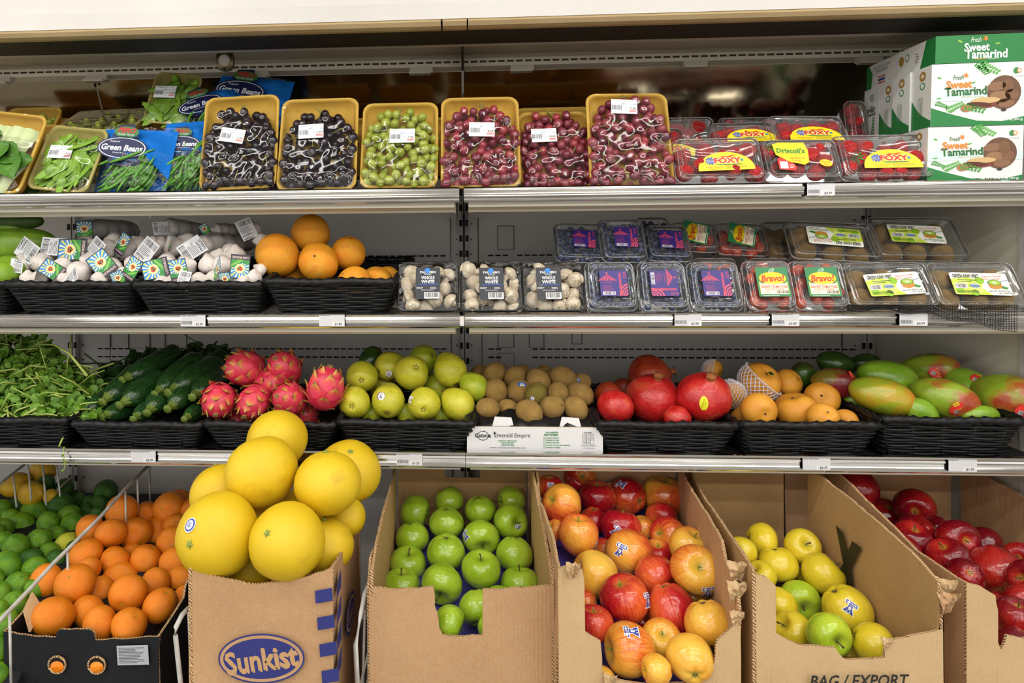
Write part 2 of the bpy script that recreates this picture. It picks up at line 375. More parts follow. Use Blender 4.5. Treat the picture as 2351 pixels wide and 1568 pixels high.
# price tags in the rails
def price_tag(px, li, text, price, bar=True):
    zr = SH[li][0]; p = W(px, 735, YF-.009); p.z = zr - .0165
    M = Matrix.Translation((p.x, YF - .0085, zr - .0165)) @ Matrix.Rotation(rad(90), 4, 'X')
    nm = {0: 'top', 1: 'middle', 2: 'lower'}[li]
    q = MB(); q.box(-.0275, .0275, -.0135, .0135, -.0006, 0)
    o = thing('price_tag', f'white price tag reading {price} in the {nm} shelf rail, for {text}'.replace('  ', ' '), 'price tag', M, 'shelf price tags', q.mesh('tag_card', flat('e4e3e6', .35)))
    q = Print(); q.text(TAGTXT.get(px, text), -.0262, .0112, .0032, '4a4a50', 1, al='l', bold=.01)
    if bar: q.bars(-.026, -.0075, .023, .0075, '66666c', 1, 22, px); q.rect(-.026, -.0125, .02, .0012, '9a9aa0', 1)
    q.rect(-.001, -.0125, .027, .0105, 'f1f0f2', 1); q.text(price, .014, -.0075, .0058, '26262a', 2, bold=.018)
    q.build('print', o)
    q = MB(); q.add([(-.0275, -.0135, .0012), (.0275, -.0135, .0012), (.0275, .0135, .0012), (-.0275, .0135, .0012)], [(0, 1, 2, 3)]); part('clear_sleeve', q, M_SLEEVE, o)
M_SLEEVE = clear('clear_sleeve', k=.4, base=.02, rough=.12)
TAGTXT = {1887: 'Strawberry 1 Lb', 443: 'Garlic Fresh Per lb', 762: 'Grapefruit Each', 1580: 'Blueberry Fresh 6oz', 1804: 'Tomato Grape/Cherry 12 oz', 2098: 'Kiwi 1 LB TP', 327: 'Green Zucchini Per lb', 938: "Pears D'Anjou Each", 1873: 'Pears Asian Each', 2209: 'Mango each'}
price_tag(1887, 0, 'strawberries', '$4.99'); price_tag(443, 1, 'fresh garlic', '$5.99'); price_tag(762, 1, 'grapefruit', '$1.80', False)
price_tag(1580, 1, 'blueberries', '$5.99'); price_tag(1804, 1, 'grape tomatoes', '$3.49'); price_tag(2098, 1, 'packed kiwi', '$4.99')
price_tag(327, 2, 'green zucchini', '$2.99', False); price_tag(938, 2, 'pears', '$1.25'); price_tag(1873, 2, 'asian pears', '$3.75', False); price_tag(2209, 2, 'mango', '$1.99', False)
# case bottom deck
mb = MB(); mb.box(-2.5, 1.225, 1.0, YB-.002, .30, .36); mb.box(-2.5, 1.225, .98, 1.0, 0, .42)
tag(link('case_base', mb.mesh('case_base', wear('base_enamel', '45423e', '57534e', 4, .5))), 'dark lower deck of the case under the fruit cartons', 'case base')
# ------------------------------------------------------------ fruit shapes (unit size, stalk end at +z)
def lathe(fn, nt=22, nph=28, hx=None):
    """fn(t, phi) -> (radius, z), t from 0 (top) to pi"""
    q = MB(); rg = []
    for i in range(1, nt):
        t = pi * i / nt; rg.append([(fn(t, 2*pi*k/nph)[0]*cos(2*pi*k/nph), fn(t, 2*pi*k/nph)[0]*sin(2*pi*k/nph), fn(t, 2*pi*k/nph)[1]) for k in range(nph)])
    q.rings(rg); q.f = [f[::-1] for f in q.f]; top = fn(1e-4, 0)[1]; bot = fn(pi - 1e-4, 0)[1]
    b = len(q.v); q.v += [(0, 0, top), (0, 0, bot)]
    for k in range(nph):
        q.f.append((b, (k+1) % nph, k)[::-1]); q.m.append(0)
        o = (nt-2)*nph; q.f.append((b+1, o+k, o+(k+1) % nph)[::-1]); q.m.append(0)
    return q
def apple_fn(H=.9, taper=.1, lobe=.03, dt=.36, db=.2):
    def f(t, p):
        r = sin(t); z = cos(t) * H
        r *= 1 + taper*cos(t) + lobe*cos(5*p)*max(0, -cos(t))**1.5*1.6 + .012*cos(2*p+1)
        rr = sin(t)
        if t < pi/2: z -= dt*exp(-(rr/.33)**2)
        else: z += db*exp(-(rr/.3)**2) - .03*cos(5*p)*exp(-((rr-.35)/.2)**2)
        return r, z
    return f
def citrus_fn(H=.9, dim=.06, nip=0.0, pw=1.0):
    def f(t, p):
        rr = sin(t); z = cos(t)*H
        if t < pi/2: z += -dim*exp(-(rr/.2)**2) + nip*exp(-(rr/.2)**2)
        else: z -= -dim*.6*exp(-(rr/.12)**2) + nip*1.3*exp(-(rr/.2)**2)
        return rr**pw*(1+.012*cos(3*p)+.01*cos(5*p+t*2)), z
    return f
def pear_fn(t, p):
    c = cos(t); z = c*1.12 + (.10 if c > 0 else 0)*c
    return sin(t)*(1.0 - .24*max(0, c)**1.3 + .015*cos(3*p)), z + (.14*exp(-(sin(t)/.2)**2) if c < 0 else -.06*exp(-(sin(t)/.15)**2))
def mango_fn(t, p):
    c = cos(t); return sin(t)*(1.0 + .10*c)*(1 - .09*abs(sin(p))), c*1.36 - (.05*exp(-(sin(t)/.18)**2) if c > 0 else 0) + .07*cos(p)*sin(t)*sin(t)
def pom_fn(t, p):
    rr = sin(t); z = cos(t)*.93
    if t < pi/2: z += .10*exp(-(rr/.2)**2)
    return rr*(1 + .03*cos(6*p)*rr + .015*cos(2*p)), z
SHAPES = {}
def shape(k, q, mats): SHAPES[k] = q.mesh(k, mats, True); return SHAPES[k]
# ---- fruit materials
def citrus_mat(name, c1, c2, c3=None, pore=70, bs=.35, rough=.32, blotch=None):
    s = NT(name); c = s.coord(); n1 = s.noise(c, 1.3, 3); col = s.ramp(n1, [(0.3, c1), (0.62, c2)] + ([(0.78, c3)] if c3 else []))
    if blotch: col = s.mix(s.ramp(s.noise(c, 3.2, 8, .72), [(0.6, 0.0), (0.68, 0.75)]), col, blotch)
    s.bump(s.math('ADD', s.noise(c, pore, 2), s.math('MULTIPLY', s.noise(c, 4, 2), 1.2)), bs, 0.02)
    col = s.mix(s.math('MULTIPLY', s.oi.outputs['Random'], .25), col, c1)
    return s.fin(col, rough, 0, .5)
M = {}
M['orange'] = citrus_mat('orange_peel', 'f58414', 'fb9522', 'f2740e', 60)
M['pomelo'] = citrus_mat('pomelo_peel', 'e0ba18', 'e6c422', 'cfa51e', 90, .22, .42)
M['grapefruit'] = citrus_mat('grapefruit_peel', 'f0941d', 'f4ae2b', 'ea7a2a', 60, .35, .4, 'c99a6a')
M['lime'] = citrus_mat('lime_peel', '4f8a16', '7dac26', '2f6a12', 50, .35, .25)
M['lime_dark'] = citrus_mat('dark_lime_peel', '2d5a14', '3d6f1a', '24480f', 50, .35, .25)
M['lime_yellow'] = citrus_mat('yellow_lime_peel', 'cfd23a', 'dcdc48', 'a9c636', 50, .35, .25)
M['lemon'] = citrus_mat('lemon_peel', 'd2a51a', 'e3b723', 'c69a18', 50, .35, .3)
def apple_mat(name, base, base2, blush=None, amt=.5, streak=.4, dark=None, speck='f3e2a0', cav='8d9a3a', rough=.16, spk=.5):
    s = NT(name); c0 = s.coord('Object', False); c = s.coord('Object', True)
    col = s.ramp(s.noise(c, 1.1, 2), [(0.35, base), (0.65, base2)])
    xyz = s.sepz(c0); z = xyz[2]; ang = s.math('ARCTAN2', xyz[1], xyz[0])
    if blush:
        s.oi = s.oi or s.n('ShaderNodeObjectInfo')
        r = s.oi.outputs['Random']; ph = s.math('MULTIPLY', r, 60.0)
        side = s.math('COSINE', s.math('ADD', ang, ph))
        rr = s.math('SQRT', s.math('ADD', s.math('MULTIPLY', xyz[0], xyz[0]), s.math('MULTIPLY', xyz[1], xyz[1])))
        side = s.math('MULTIPLY', side, rr)
        cmb = s.n('ShaderNodeCombineXYZ'); s.set(cmb.inputs[0], s.math('MULTIPLY', s.math('COSINE', ang), 9.0)); s.set(cmb.inputs[1], s.math('MULTIPLY', s.math('SINE', ang), 9.0)); s.set(cmb.inputs[2], s.math('ADD', s.math('MULTIPLY', z, 1.2), ph))
        st = s.noise(cmb.outputs[0], 1.6, 4, .6)
        f = s.math('ADD', s.math('ADD', s.math('MULTIPLY', side, .38), s.math('MULTIPLY', s.math('SUBTRACT', st, .5), streak*3)), s.math('ADD', s.math('MULTIPLY', s.math('SUBTRACT', r, .5), .35), amt))
        cv = s.math('MULTIPLY', s.ramp(rr, [(0.15, 1.0), (0.55, 0.0)]), .35); f = s.math('SUBTRACT', f, cv)
        bl = s.ramp(f, [(0.25, 0.0), (0.75, 1.0)])
        col2 = s.ramp(f, [(0.4, blush), (1.0, dark or blush)]); col = s.mix(bl, col, col2)
    else:
        rr = s.math('SQRT', s.math('ADD', s.math('MULTIPLY', xyz[0], xyz[0]), s.math('MULTIPLY', xyz[1], xyz[1])))
    v = s.n('ShaderNodeTexVoronoi'); s.set(v.inputs['Vector'], c); v.inputs['Scale'].default_value = 9
    col = s.mix(s.math('MULTIPLY', s.ramp(v.outputs[0], [(0.06, 1.0), (0.11, 0.0)]), spk), col, speck)
    col = s.mix(s.math('MULTIPLY', s.ramp(rr, [(0.05, 1.0), (0.24, 0.0)]), .75), col, cav)
    s.bump(s.noise(c, 2.5, 2), .12, .02)
    return s.fin(col, rough, 0, .5, .25)
M['granny'] = apple_mat('granny_peel', '8fb022', 'a6c238', speck='c8e070', cav='55741c', spk=.6)
M['gala'] = apple_mat('gala_peel', 'eda03a', 'efb044', 'e0502c', .58, .34, 'b81824')
M['gala_yellow'] = apple_mat('pale_gala_peel', 'ecab38', 'efc04c', 'e4702c', .36, .26, 'c23024')
M['gala_red'] = apple_mat('red_gala_peel', 'ee7f38', 'e96a3a', 'cc2024', .68, .26, 'a01020')
M['golden'] = apple_mat('golden_peel', 'dfc628', 'e8d038', speck='a08a22', cav='93922c', spk=.5, rough=.26)
M['golden_green'] = apple_mat('green_gold_peel', 'a9c92e', 'bcd038', speck='e0e68a', cav='6d6c3a')
M['delicious'] = apple_mat('red_apple_peel', 'c23a22', 'b42a20', 'a3101c', .8, .3, '6b0816', cav='b09438', speck='e8a080', spk=.4)
def skin(name, ramp, scale=1.2, rough=.4, bs=.15, bsc=6, blotch=None, speck=None, bth=.62, coat=0, spsc=30):
    s = NT(name); c = s.coord(); col = s.ramp(s.noise(c, scale, 3), ramp)
    if blotch: col = s.mix(s.ramp(s.noise(c, 4.5, 4, .6), [(bth, 0.0), (bth+.06, .8)]), col, blotch)
    if speck:
        v = s.n('ShaderNodeTexVoronoi'); s.set(v.inputs['Vector'], c); v.inputs['Scale'].default_value = spsc
        col = s.mix(s.ramp(v.outputs[0], [(0.12, .6), (0.2, 0.0)]), col, speck)
    s.bump(s.noise(c, bsc, 3), bs, .02); return s.fin(col, rough, 0, .5, coat)
M['pear'] = skin('pear_skin', [(.35, 'b9b828'), (.65, 'd0c63a')], 1.5, .38, .1, 8, '9a7a28', '8c8024', .64)
M['pear_green'] = skin('green_pear_skin', [(.35, '9fb325'), (.65, 'bcc232')], 1.5, .38, .1, 8, None, '8c8024')
M['asian_pear'] = skin('asian_pear_skin', [(.35, 'd98f26'), (.65, 'e5a336')], 1.2, .5, .12, 20, 'b9802a', 'f2c877', .66)
M['pomegranate'] = skin('pomegranate_skin', [(.3, 'b3121c'), (.55, 'c62a26'), (.72, 'cf5a3a')], 1.4, .33, .15, 7, 'a3502a', None, .66, .2)
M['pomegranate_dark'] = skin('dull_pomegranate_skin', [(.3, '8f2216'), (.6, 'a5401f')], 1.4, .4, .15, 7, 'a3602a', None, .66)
M['kiwi'] = skin('kiwi_skin', [(.3, '977439'), (.7, 'b08c48')], 1.5, .7, .5, 45, '7a5c2c', None, .7)
M['kiwi_green'] = skin('greenish_kiwi_skin', [(.3, '8f7d2c'), (.7, 'a5923a')], 1.5, .7, .7, 60)
M['squash'] = skin('squash_skin', [(.3, '6f9a22'), (.7, '8fb436')], 1.2, .4, .05, 5)
M['squash_shaded'] = skin('shaded_squash_skin', [(.3, '34501a'), (.7, '466624')], 1.2, .45, .05, 5)  # shade under the top shelf, put into the skin colour
def mango_mat(name, g1, g2, r1, r2, amt):
    s = NT(name); c0 = s.coord('Object', False); c = s.coord(); x = s.sepz(c0)
    f = s.math('ADD', s.math('MULTIPLY', x[2], .22), s.math('ADD', s.math('MULTIPLY', s.math('SUBTRACT', s.noise(c, 1.1, 3), .5), 1.5), amt))
    col = s.mix(s.ramp(f, [(.3, 0.0), (.62, 1.0)]), s.ramp(s.noise(c, .9, 2), [(.35, g1), (.65, g2)]), s.ramp(f, [(.5, r1), (.9, r2)]))
    v = s.n('ShaderNodeTexVoronoi'); s.set(v.inputs['Vector'], c); v.inputs['Scale'].default_value = 22
    col = s.mix(s.ramp(v.outputs[0], [(0.08, .5), (0.14, 0.0)]), col, 'c9c060'); s.bump(s.noise(c, 3, 2), .08, .02)
    return s.fin(col, .27, 0, .5, .1)
M['mango'] = mango_mat('mango_skin', '7f9a26', '95ad30', 'b0572a', '96201c', .36)
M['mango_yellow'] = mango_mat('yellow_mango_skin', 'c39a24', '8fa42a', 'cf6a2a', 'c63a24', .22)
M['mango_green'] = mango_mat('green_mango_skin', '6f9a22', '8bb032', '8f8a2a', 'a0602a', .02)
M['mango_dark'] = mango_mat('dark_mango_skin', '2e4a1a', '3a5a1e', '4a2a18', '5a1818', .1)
M['mango_red'] = mango_mat('red_mango_skin', '5a5a20', '7a6a22', '7a2420', '64141c', .55)
m_stem = wear('brown_stem', '4a3a1e', '6a5628', 20, .8)
m_gstem = wear('green_stem', '6d7a2c', '93a03e', 20, .6)
m_calyx = wear('dry_calyx', '3d3220', '6b5a38', 40, .9)
m_button = wear('green_button', '7f9a3a', 'a5a852', 40, .7)
m_pale = wear('pale_stem_scar', 'cfc9a8', 'e0dcc4', 30, .7)
for k in ('granny', 'golden', 'golden_green'): shape(k, lathe(apple_fn(.92, .07, .02)), [M[k]])
for k in ('gala', 'gala_yellow', 'gala_red'): shape(k, lathe(apple_fn(.98, .10, .03)), [M[k]])
shape('delicious', lathe(apple_fn(1.06, .15, .055)), [M['delicious']])
shape('orange', lathe(citrus_fn(.9, .07)), [M['orange']])
shape('pomelo', lathe(citrus_fn(.93, .015)), [M['pomelo']])
shape('grapefruit', lathe(citrus_fn(.95, .03)), [M['grapefruit']])
for k in ('lime', 'lime_dark', 'lime_yellow'): shape(k, lathe(citrus_fn(1.12, 0, .07)), [M[k]])
shape('lemon', lathe(citrus_fn(1.2, 0, .14)), [M['lemon']])
for k in ('pear', 'pear_green'): shape(k, lathe(pear_fn), [M[k]])
shape('asian_pear', lathe(apple_fn(.88, .0, .0, .2, .14)), [M['asian_pear']])
for k in ('mango', 'mango_yellow', 'mango_green', 'mango_dark', 'mango_red'): shape(k, lathe(mango_fn), [M[k]])
for k in ('pomegranate', 'pomegranate_dark'): shape(k, lathe(pom_fn), [M[k]])
for k in ('kiwi', 'kiwi_green'): shape(k, lathe(citrus_fn(1.16, 0, .04)), [M[k]])
def small(name, q, m, sm=True): SHAPES[name] = q.mesh(name, m, sm)
q = MB(); q.tube([(0, 0, .45), (.01, 0, .62), (.05, .02, .86), (.10, .03, .98)], .035, 7, rr=[.03, .028, .035, .055]); small('apple_stem', q, m_stem)
q = MB(); q.tube([(0, 0, .45), (.02, 0, .7), (.03, .04, .88)], .03, 7, rr=[.03, .028, .045]); small('apple_stem_green', q, m_gstem)
q = MB()
for k in range(5):
    a = 2*pi*k/5; q.add([(cos(a-.5)*.05, sin(a-.5)*.05, 0), (cos(a+.5)*.05, sin(a+.5)*.05, 0), (cos(a)*.13, sin(a)*.13, -.06), (cos(a)*.06, sin(a)*.06, -.09)], [(0, 1, 2), (0, 2, 3), (1, 3, 2), (0, 3, 1)])
small('calyx', q, m_calyx, False)
q = MB()
for k in range(5):
    a = 2*pi*k/5; q.add([(0, 0, .035), (cos(a-.5)*.045, sin(a-.5)*.045, .01), (cos(a)*.085, sin(a)*.085, .0), (cos(a+.5)*.045, sin(a+.5)*.045, .01)], [(0, 1, 2, 3)])
q.tube([(0, 0, .0), (0, 0, .045)], .03, 6); small('button', q, m_button, False)
me_ = SHAPES['button'].copy(); me_.transform(Matrix.Scale(1.5, 4)); SHAPES['button_big'] = me_
q = MB(); q.tube([(0, 0, -.05), (0, 0, .05)], .1, 8, rr=[.13, .05]); small('scar', q, m_calyx)
q = MB(); q.rings([[(cos(2*pi*k/18)*r*(1+.15*cos(6*2*pi*k/18)*w), sin(2*pi*k/18)*r*(1+.15*cos(6*2*pi*k/18)*w), z) for k in range(18)] for r, z, w in ((.17, 0, 0), (.12, .09, .3), (.15, .17, .8), (.2, .22, 1.3), (.1, .14, 0))], 0, False, True); small('crown', q, wear('crown_skin', '8a4a26', 'b0713a', 20, .7))
q = MB(); q.rings([[(cos(2*pi*k/10)*r, sin(2*pi*k/10)*r, z) for k in range(10)] for r, z in ((.05, 0), (.035, .09), (.06, .16), (.05, .18))], 0, False, True); small('mango_stem', q, m_stem)
# which small parts each kind has: (name, mesh, z, flip)
def top_z(k): return max(v.co.z for v in SHAPES[k].vertices if abs(v.co.x) < .02 and abs(v.co.y) < .02)
def bot_z(k): return min(v.co.z for v in SHAPES[k].vertices if abs(v.co.x) < .02 and abs(v.co.y) < .02)
BITS = {}
for k in ('granny', 'gala', 'gala_yellow', 'gala_red', 'golden', 'golden_green', 'delicious'):
    BITS[k] = [('stem', 'apple_stem_green' if 'gala' in k else 'apple_stem', 0 if k != 'delicious' else .08, 0), ('calyx', 'calyx', bot_z(k), 0)]
BITS['asian_pear'] = [('calyx', 'calyx', bot_z('asian_pear')+.02, 0), ('stem_scar', 'scar', top_z('asian_pear'), 0)]
cb_ = SHAPES['calyx'].copy(); cb_.transform(Matrix.Scale(1.5, 4)); SHAPES['calyx_big'] = cb_
BITS['pear'] = BITS['pear_green'] = [('calyx', 'calyx_big', bot_z('pear')+.01, 0), ('stem', 'apple_stem', .42, 0)]
BITS['orange'] = [('button', 'button', top_z('orange'), 0)]; BITS['pomelo'] = [('button', 'button_big', top_z('pomelo'), 0)]
BITS['grapefruit'] = [('stem_scar', 'scar', top_z('grapefruit')-.03, 0)]
for k in ('lime', 'lime_dark', 'lime_yellow', 'lemon'): BITS[k] = []
for k in ('kiwi', 'kiwi_green'): BITS[k] = [('stem_scar', 'scar', top_z(k), 0), ('stem_scar', 'scar', bot_z(k), 0)]
for k in ('mango', 'mango_yellow', 'mango_green', 'mango_dark', 'mango_red'): BITS[k] = [('stem', 'mango_stem', top_z(k)-.02, 0)]
for k in ('pomegranate', 'pomegranate_dark'): BITS[k] = [('crown', 'crown', .93, 0)]
# ---- stickers, one mesh of print warped over the curve of the fruit
def sticker_mesh(kind):
    q = Print(); w, b, r = 'f2f3f5', '2b3f9c', 'd8322c'
    if kind == 'tower':
        q.poly([(-.5, .1), (-.5, .5), (-.2, .5), (.2, .5), (.5, .5), (.5, .1), (.2, .1), (.2, -.1), (.42, -.6), (-.42, -.6), (-.2, -.1), (-.2, .1)][:3] + [(.5, .5), (.5, .1), (.22, .1), (.24, -.15), (.5, -.62), (-.5, -.62), (-.24, -.15), (-.22, .1), (-.5, .1)], w, 1)
        q.rect(-.43, .16, .86, .28, b, 2); q.text('4103', 0, .3, .16, w, 3, bold=.02)
        q.poly([(-.16, .12), (.16, .12), (.18, -.12), (.4, -.55), (-.4, -.55), (-.18, -.12)], b, 2); q.rect(-.1, -.3, .2, .3, w, 3)
        for i in range(3): q.rect(-.08, -.1 - i*.07, .16, .02, b, 4)
        q.ell(-.12, -.45, .05, .06, w, 3, 8); q.ell(.1, -.45, .05, .06, w, 3, 8)
    elif kind == 'pomelo':
        q.ell(0, 0, .56, .56, 'efeef2', 1); q.ell(0, 0, .48, .48, '3b4fa6', 2); q.ell(0, 0, .36, .36, 'dfe6f2', 3)
        q.tiny(-.25, -.2, .5, .4, '3b4fa6', 5, 4)
    elif kind == 'pear':
        q.ell(0, 0, .55, .55, '6a4a9c', 1); q.ell(.06, 0, .46, .5, 'e9e9ee', 2); q.bars(-.15, -.25, .4, .22, '555555', 3, 10); q.tiny(-.15, .05, .4, .25, '6a6a80', 3, 3); q.ell(0, .4, .12, .08, 'd8c020', 3, 8)
    elif kind == 'kiwi':
        q.ell(0, 0, .6, .4, '2a5cb8', 1); q.rect(-.3, -.28, .62, .36, 'e8ecf2', 2); q.bars(-.25, -.2, .5, .2, '334466', 3, 12); q.text('KIWI', 0, .2, .14, 'e8ecf2', 2)
    elif kind == 'mango':
        q.ell(0, 0, .62, .5, 'e2352b', 1, 24); q.rect(-.42, -.3, .32, .32, 'd9cfcf', 2); q.bars(-.4, -.28, .28, .28, '55504f', 3, 8)
        q.rrect(-.2, .3, .45, .26, .08, 'e5b822', 2); q.text('MANGO', .02, .43, .08, '8a2c1c', 3); q.text('MANGO', .22, -.02, .13, 'f0c030', 2); q.tiny(0, -.34, .4, .16, 'f0b0a0', 2, 2)
    elif kind == 'oval_yellow':
        q.ell(0, 0, .34, .62, 'e8e22a', 1, 24); q.text('POMEGRANATE', -.05, 0, .09, '7a6a18', 2, w=.85, rot=72); q.text('#3440', .12, -.02, .08, '7a6a18', 2, rot=72)
    elif kind == 'tag':
        q.ell(0, 0, .55, .3, 'e9c51e', 1, 20); q.ell(-.1, .02, .36, .2, '2a2418', 2, 16); q.rect(.0, -.2, .5, .3, 'e6e4e0', 2); q.bars(.03, -.17, .42, .2, '444444', 3, 12)
    elif kind == 'round_white':
        q.ell(0, 0, .55, .42, 'f0eff2', 1); q.tiny(-.35, -.2, .6, .4, '5a7ab0', 5, 2); q.ell(.3, .0, .1, .1, 'b03070', 3, 8)
    return q
_sk = {}
def add_sticker(fr, kind, dirv, size, tilt=0, ell=(1, 1, 1)):
    """dirv: direction in the fruit's local frame; size relative to the fruit's radius"""
    key = (kind, round(size, 2))
    if key not in _sk:
        q = sticker_mesh(kind); bm = bmesh.new(); me = q.mesh('sticker', q.ms); bm.from_mesh(me)
        bmesh.ops.triangulate(bm, faces=bm.faces[:])
        bmesh.ops.subdivide_edges(bm, edges=[e for e in bm.edges if e.calc_length() > .3], cuts=1, use_grid_fill=False)
        for v in bm.verts:
            x, y, l = v.co.x*size, v.co.y*size, v.co.z / Print.L
            v.co = (x, y, -(x*x + y*y)*.5 + .012 + l*.004)
        bm.to_mesh(me); bm.free(); _sk[key] = me
    me = _sk[key]; d = Vector(dirv).normalized()
    # find the surface distance along d from the mesh
    best = max(fr.data.vertices, key=lambda v: v.co.normalized().dot(d)); rr = best.co.length
    z = d; up = Vector((0, 0, 1)) if abs(d.z) < .9 else Vector((1, 0, 0)); x = up.cross(z).normalized(); y = z.cross(x)
    R = Matrix((x, y, z)).transposed().to_4x4()
    return link('sticker', me, fr, Matrix.Translation(d*rr) @ R @ Matrix.Rotation(rad(tilt), 4, 'Z'))
STICK = {'gala': ('tower', .5), 'gala_yellow': ('tower', .5), 'gala_red': ('tower', .5), 'granny': ('tower', .48), 'golden': ('tower', .48), 'delicious': ('round_white', .5), 'pomelo': ('pomelo', .3), 'pear': ('pear', .48), 'pear_green': ('pear', .48), 'kiwi': ('kiwi', .62), 'mango': ('mango', .62), 'mango_yellow': ('mango', .5), 'mango_green': ('mango', .6), 'mango_red': ('mango', .5), 'pomegranate': ('oval_yellow', .45), 'asian_pear': ('tag', .5), 'lime': ('pear', .3)}
def rot_to(p, spin=0):
    """rotation taking local +z to image direction p = (right, up, towards the camera)"""
    d = (CM @ Vector(p)).normalized()
    return Vector((0, 0, 1)).rotation_difference(d).to_matrix() @ Matrix.Rotation(spin, 3, 'Z')
ORD = ['', 'first', 'second', 'third', 'fourth', 'fifth', 'sixth', 'seventh', 'eighth', 'ninth', 'tenth', 'eleventh', 'twelfth']
def place_names(items, gap):
    """row and position words for each (x, y)"""
    idx = sorted(range(len(items)), key=lambda i: items[i][1]); rows = []
    for i in idx:
        if rows and items[i][1] - items[rows[-1][0]][1] < gap: rows[-1].append(i)
        else: rows.append([i])
    out = {}
    for r, row in enumerate(rows):
        row.sort(key=lambda i: items[i][0])
        rn = 'top row' if r == 0 else ('bottom row' if r == len(rows)-1 else ORD[r+1] + ' row down')
        for k, i in enumerate(row):
            pn = 'the only one' if len(row) == 1 else ('leftmost' if k == 0 else ('rightmost' if k == len(row)-1 else ORD[k+1] + ' from left'))
            out[i] = rn + ', ' + pn
    return out
ALLF = []
def pile(items, kind, plane, noun, where, cat, group, gap, desc='', name=None, relax=.93, push=.14):
    """items: (x, y, r[, opts]); each fruit keeps its pixel place, its distance comes from the slope of the pile"""
    ya, Ya, yb, Yb = plane; rg = random.Random(group); L = []
    for it in items:
        x, y, r = it[:3]; o = it[3] if len(it) > 3 else {}
        Y = Ya + (Yb-Ya)*(y-ya)/(yb-ya) + o.get('dy', 0)
        d = ray(x, y); L.append([d, Y/d.y, r, o, x, y, Y/d.y])
    for _ in range(90):
        moved = False
        for i in range(len(L)):
            for j in range(i):
                a, b = L[i], L[j]; pa, pb = a[0]*a[1], b[0]*b[1]; ra, rb = a[2]*a[1]/F, b[2]*b[1]/F
                need = (ra+rb)*min(relax+.05, .97); dd = (pa-pb).length
                if dd < need:
                    far = a if a[1] >= b[1] else b
                    near = b if far is a else a
                    if far[1] - far[6] < push: far[1] += (need-dd)*.5; moved = True
                    if near[6] - near[1] < push*.3: near[1] -= (need-dd)*.15
        if not moved: break
    pn = place_names([(l[4], l[5]) for l in L], gap)
    for i, (d, t, r, o, x, y, _) in enumerate(L):
        k = o.get('k', kind); c = CAMP + d*t; R = r*t/F
        p = o.get('p') or (rg.uniform(-1, 1), rg.uniform(-1, 1), rg.uniform(-.6, .8))
        sc = o.get('s', (1, 1, 1)); spin = rg.uniform(0, 6.28)
        if 's' not in o:
            j = rg.uniform(.97, 1.03); sc = (j, 2-j, rg.uniform(.97, 1.02))
        Mx = Matrix.Translation(c) @ rot_to(p, spin).to_4x4() @ Matrix.Diagonal((R*sc[0], R*sc[1], R*sc[2], 1))
        lab = ' '.join(f"{o.get('d', desc)} {noun} {where}, {pn[i]}".split())
        f = thing(name or noun.replace(' ', '_'), lab, cat, Mx, group, SHAPES[k])
        for bn, bm_, bz, _f in BITS.get(k, []): link(bn, SHAPES[bm_], f, Matrix.Translation((0, 0, bz)))
        for sx, sy in o.get('st', ()):
            # sticker offset in fruit radii from the centre as the shopper sees it
            dz = sqrt(max(.05, 1 - sx*sx - sy*sy)); dw = CM @ Vector((sx, sy, dz)); loc = (Mx.to_3x3().inverted() @ dw)
            kd, sz = STICK.get(k, ('pear', .4)); s_ = add_sticker(f, kd, loc, sz, o.get('sr', 0) if 'sr' in o else rg.uniform(-50, 50))
            if 'sr' in o:   # make the sticker upright to the camera, then turned by sr
                dl = (CM @ Vector((sx, sy, dz))).normalized(); upw = CM @ Vector((sin(rad(-o['sr'])), cos(rad(o['sr'])), 0))
                xx = upw.cross(dl).normalized(); yy = dl.cross(xx); Rw = Matrix((xx, yy, dl)).transposed()
                Rl = (Mx.to_3x3().normalized().inverted() @ Rw).to_4x4(); s_.matrix_basis = Matrix.Translation(s_.matrix_basis.translation) @ Rl
        ALLF.append((f, c, R))
    return L
U, D, TW = (0, 1, .3), (0, -1, .35), (0, 0, 1)
# ---- pomelos
pile([(636, 1010, 72, {'dy': .02, 'p': (-.6, .8, -.3)}), (600, 1084, 80, {'p': (-.5, .3, -1), 's': (1.06, 1, 1), 'd': 'green tinged'}), (752, 1108, 77, {'p': (-.05, 1, .02)}),
      (801, 1082, 74, {'dy': .03, 'p': (.1, .75, .5)}), (508, 1132, 70, {'dy': .06, 'p': (-.3, 1, -.2)}), (500, 1228, 95, {'p': (-.42, .12, .9), 'st': [(-.45, .52)], 'sr': -15, 'd': 'stickered'}),
      (660, 1243, 87, {'p': (-.35, .5, .75), 's': (1, 1, 1.08)}), (745, 1254, 66, {'dy': .05}), (795, 1188, 46, {'dy': .12}), (575, 1300, 60, {'dy': .1}), (690, 1180, 60, {'dy': .12}), (598, 1165, 52, {'dy': .12}), (480, 1290, 50, {'dy': .14})],
     'pomelo', (1010, 1.33, 1240, 1.17), 'pomelo', 'heaped in the tall carton', 'pomelo', 'pomelos heaped in the carton', 42, 'yellow', relax=.9, push=.2)
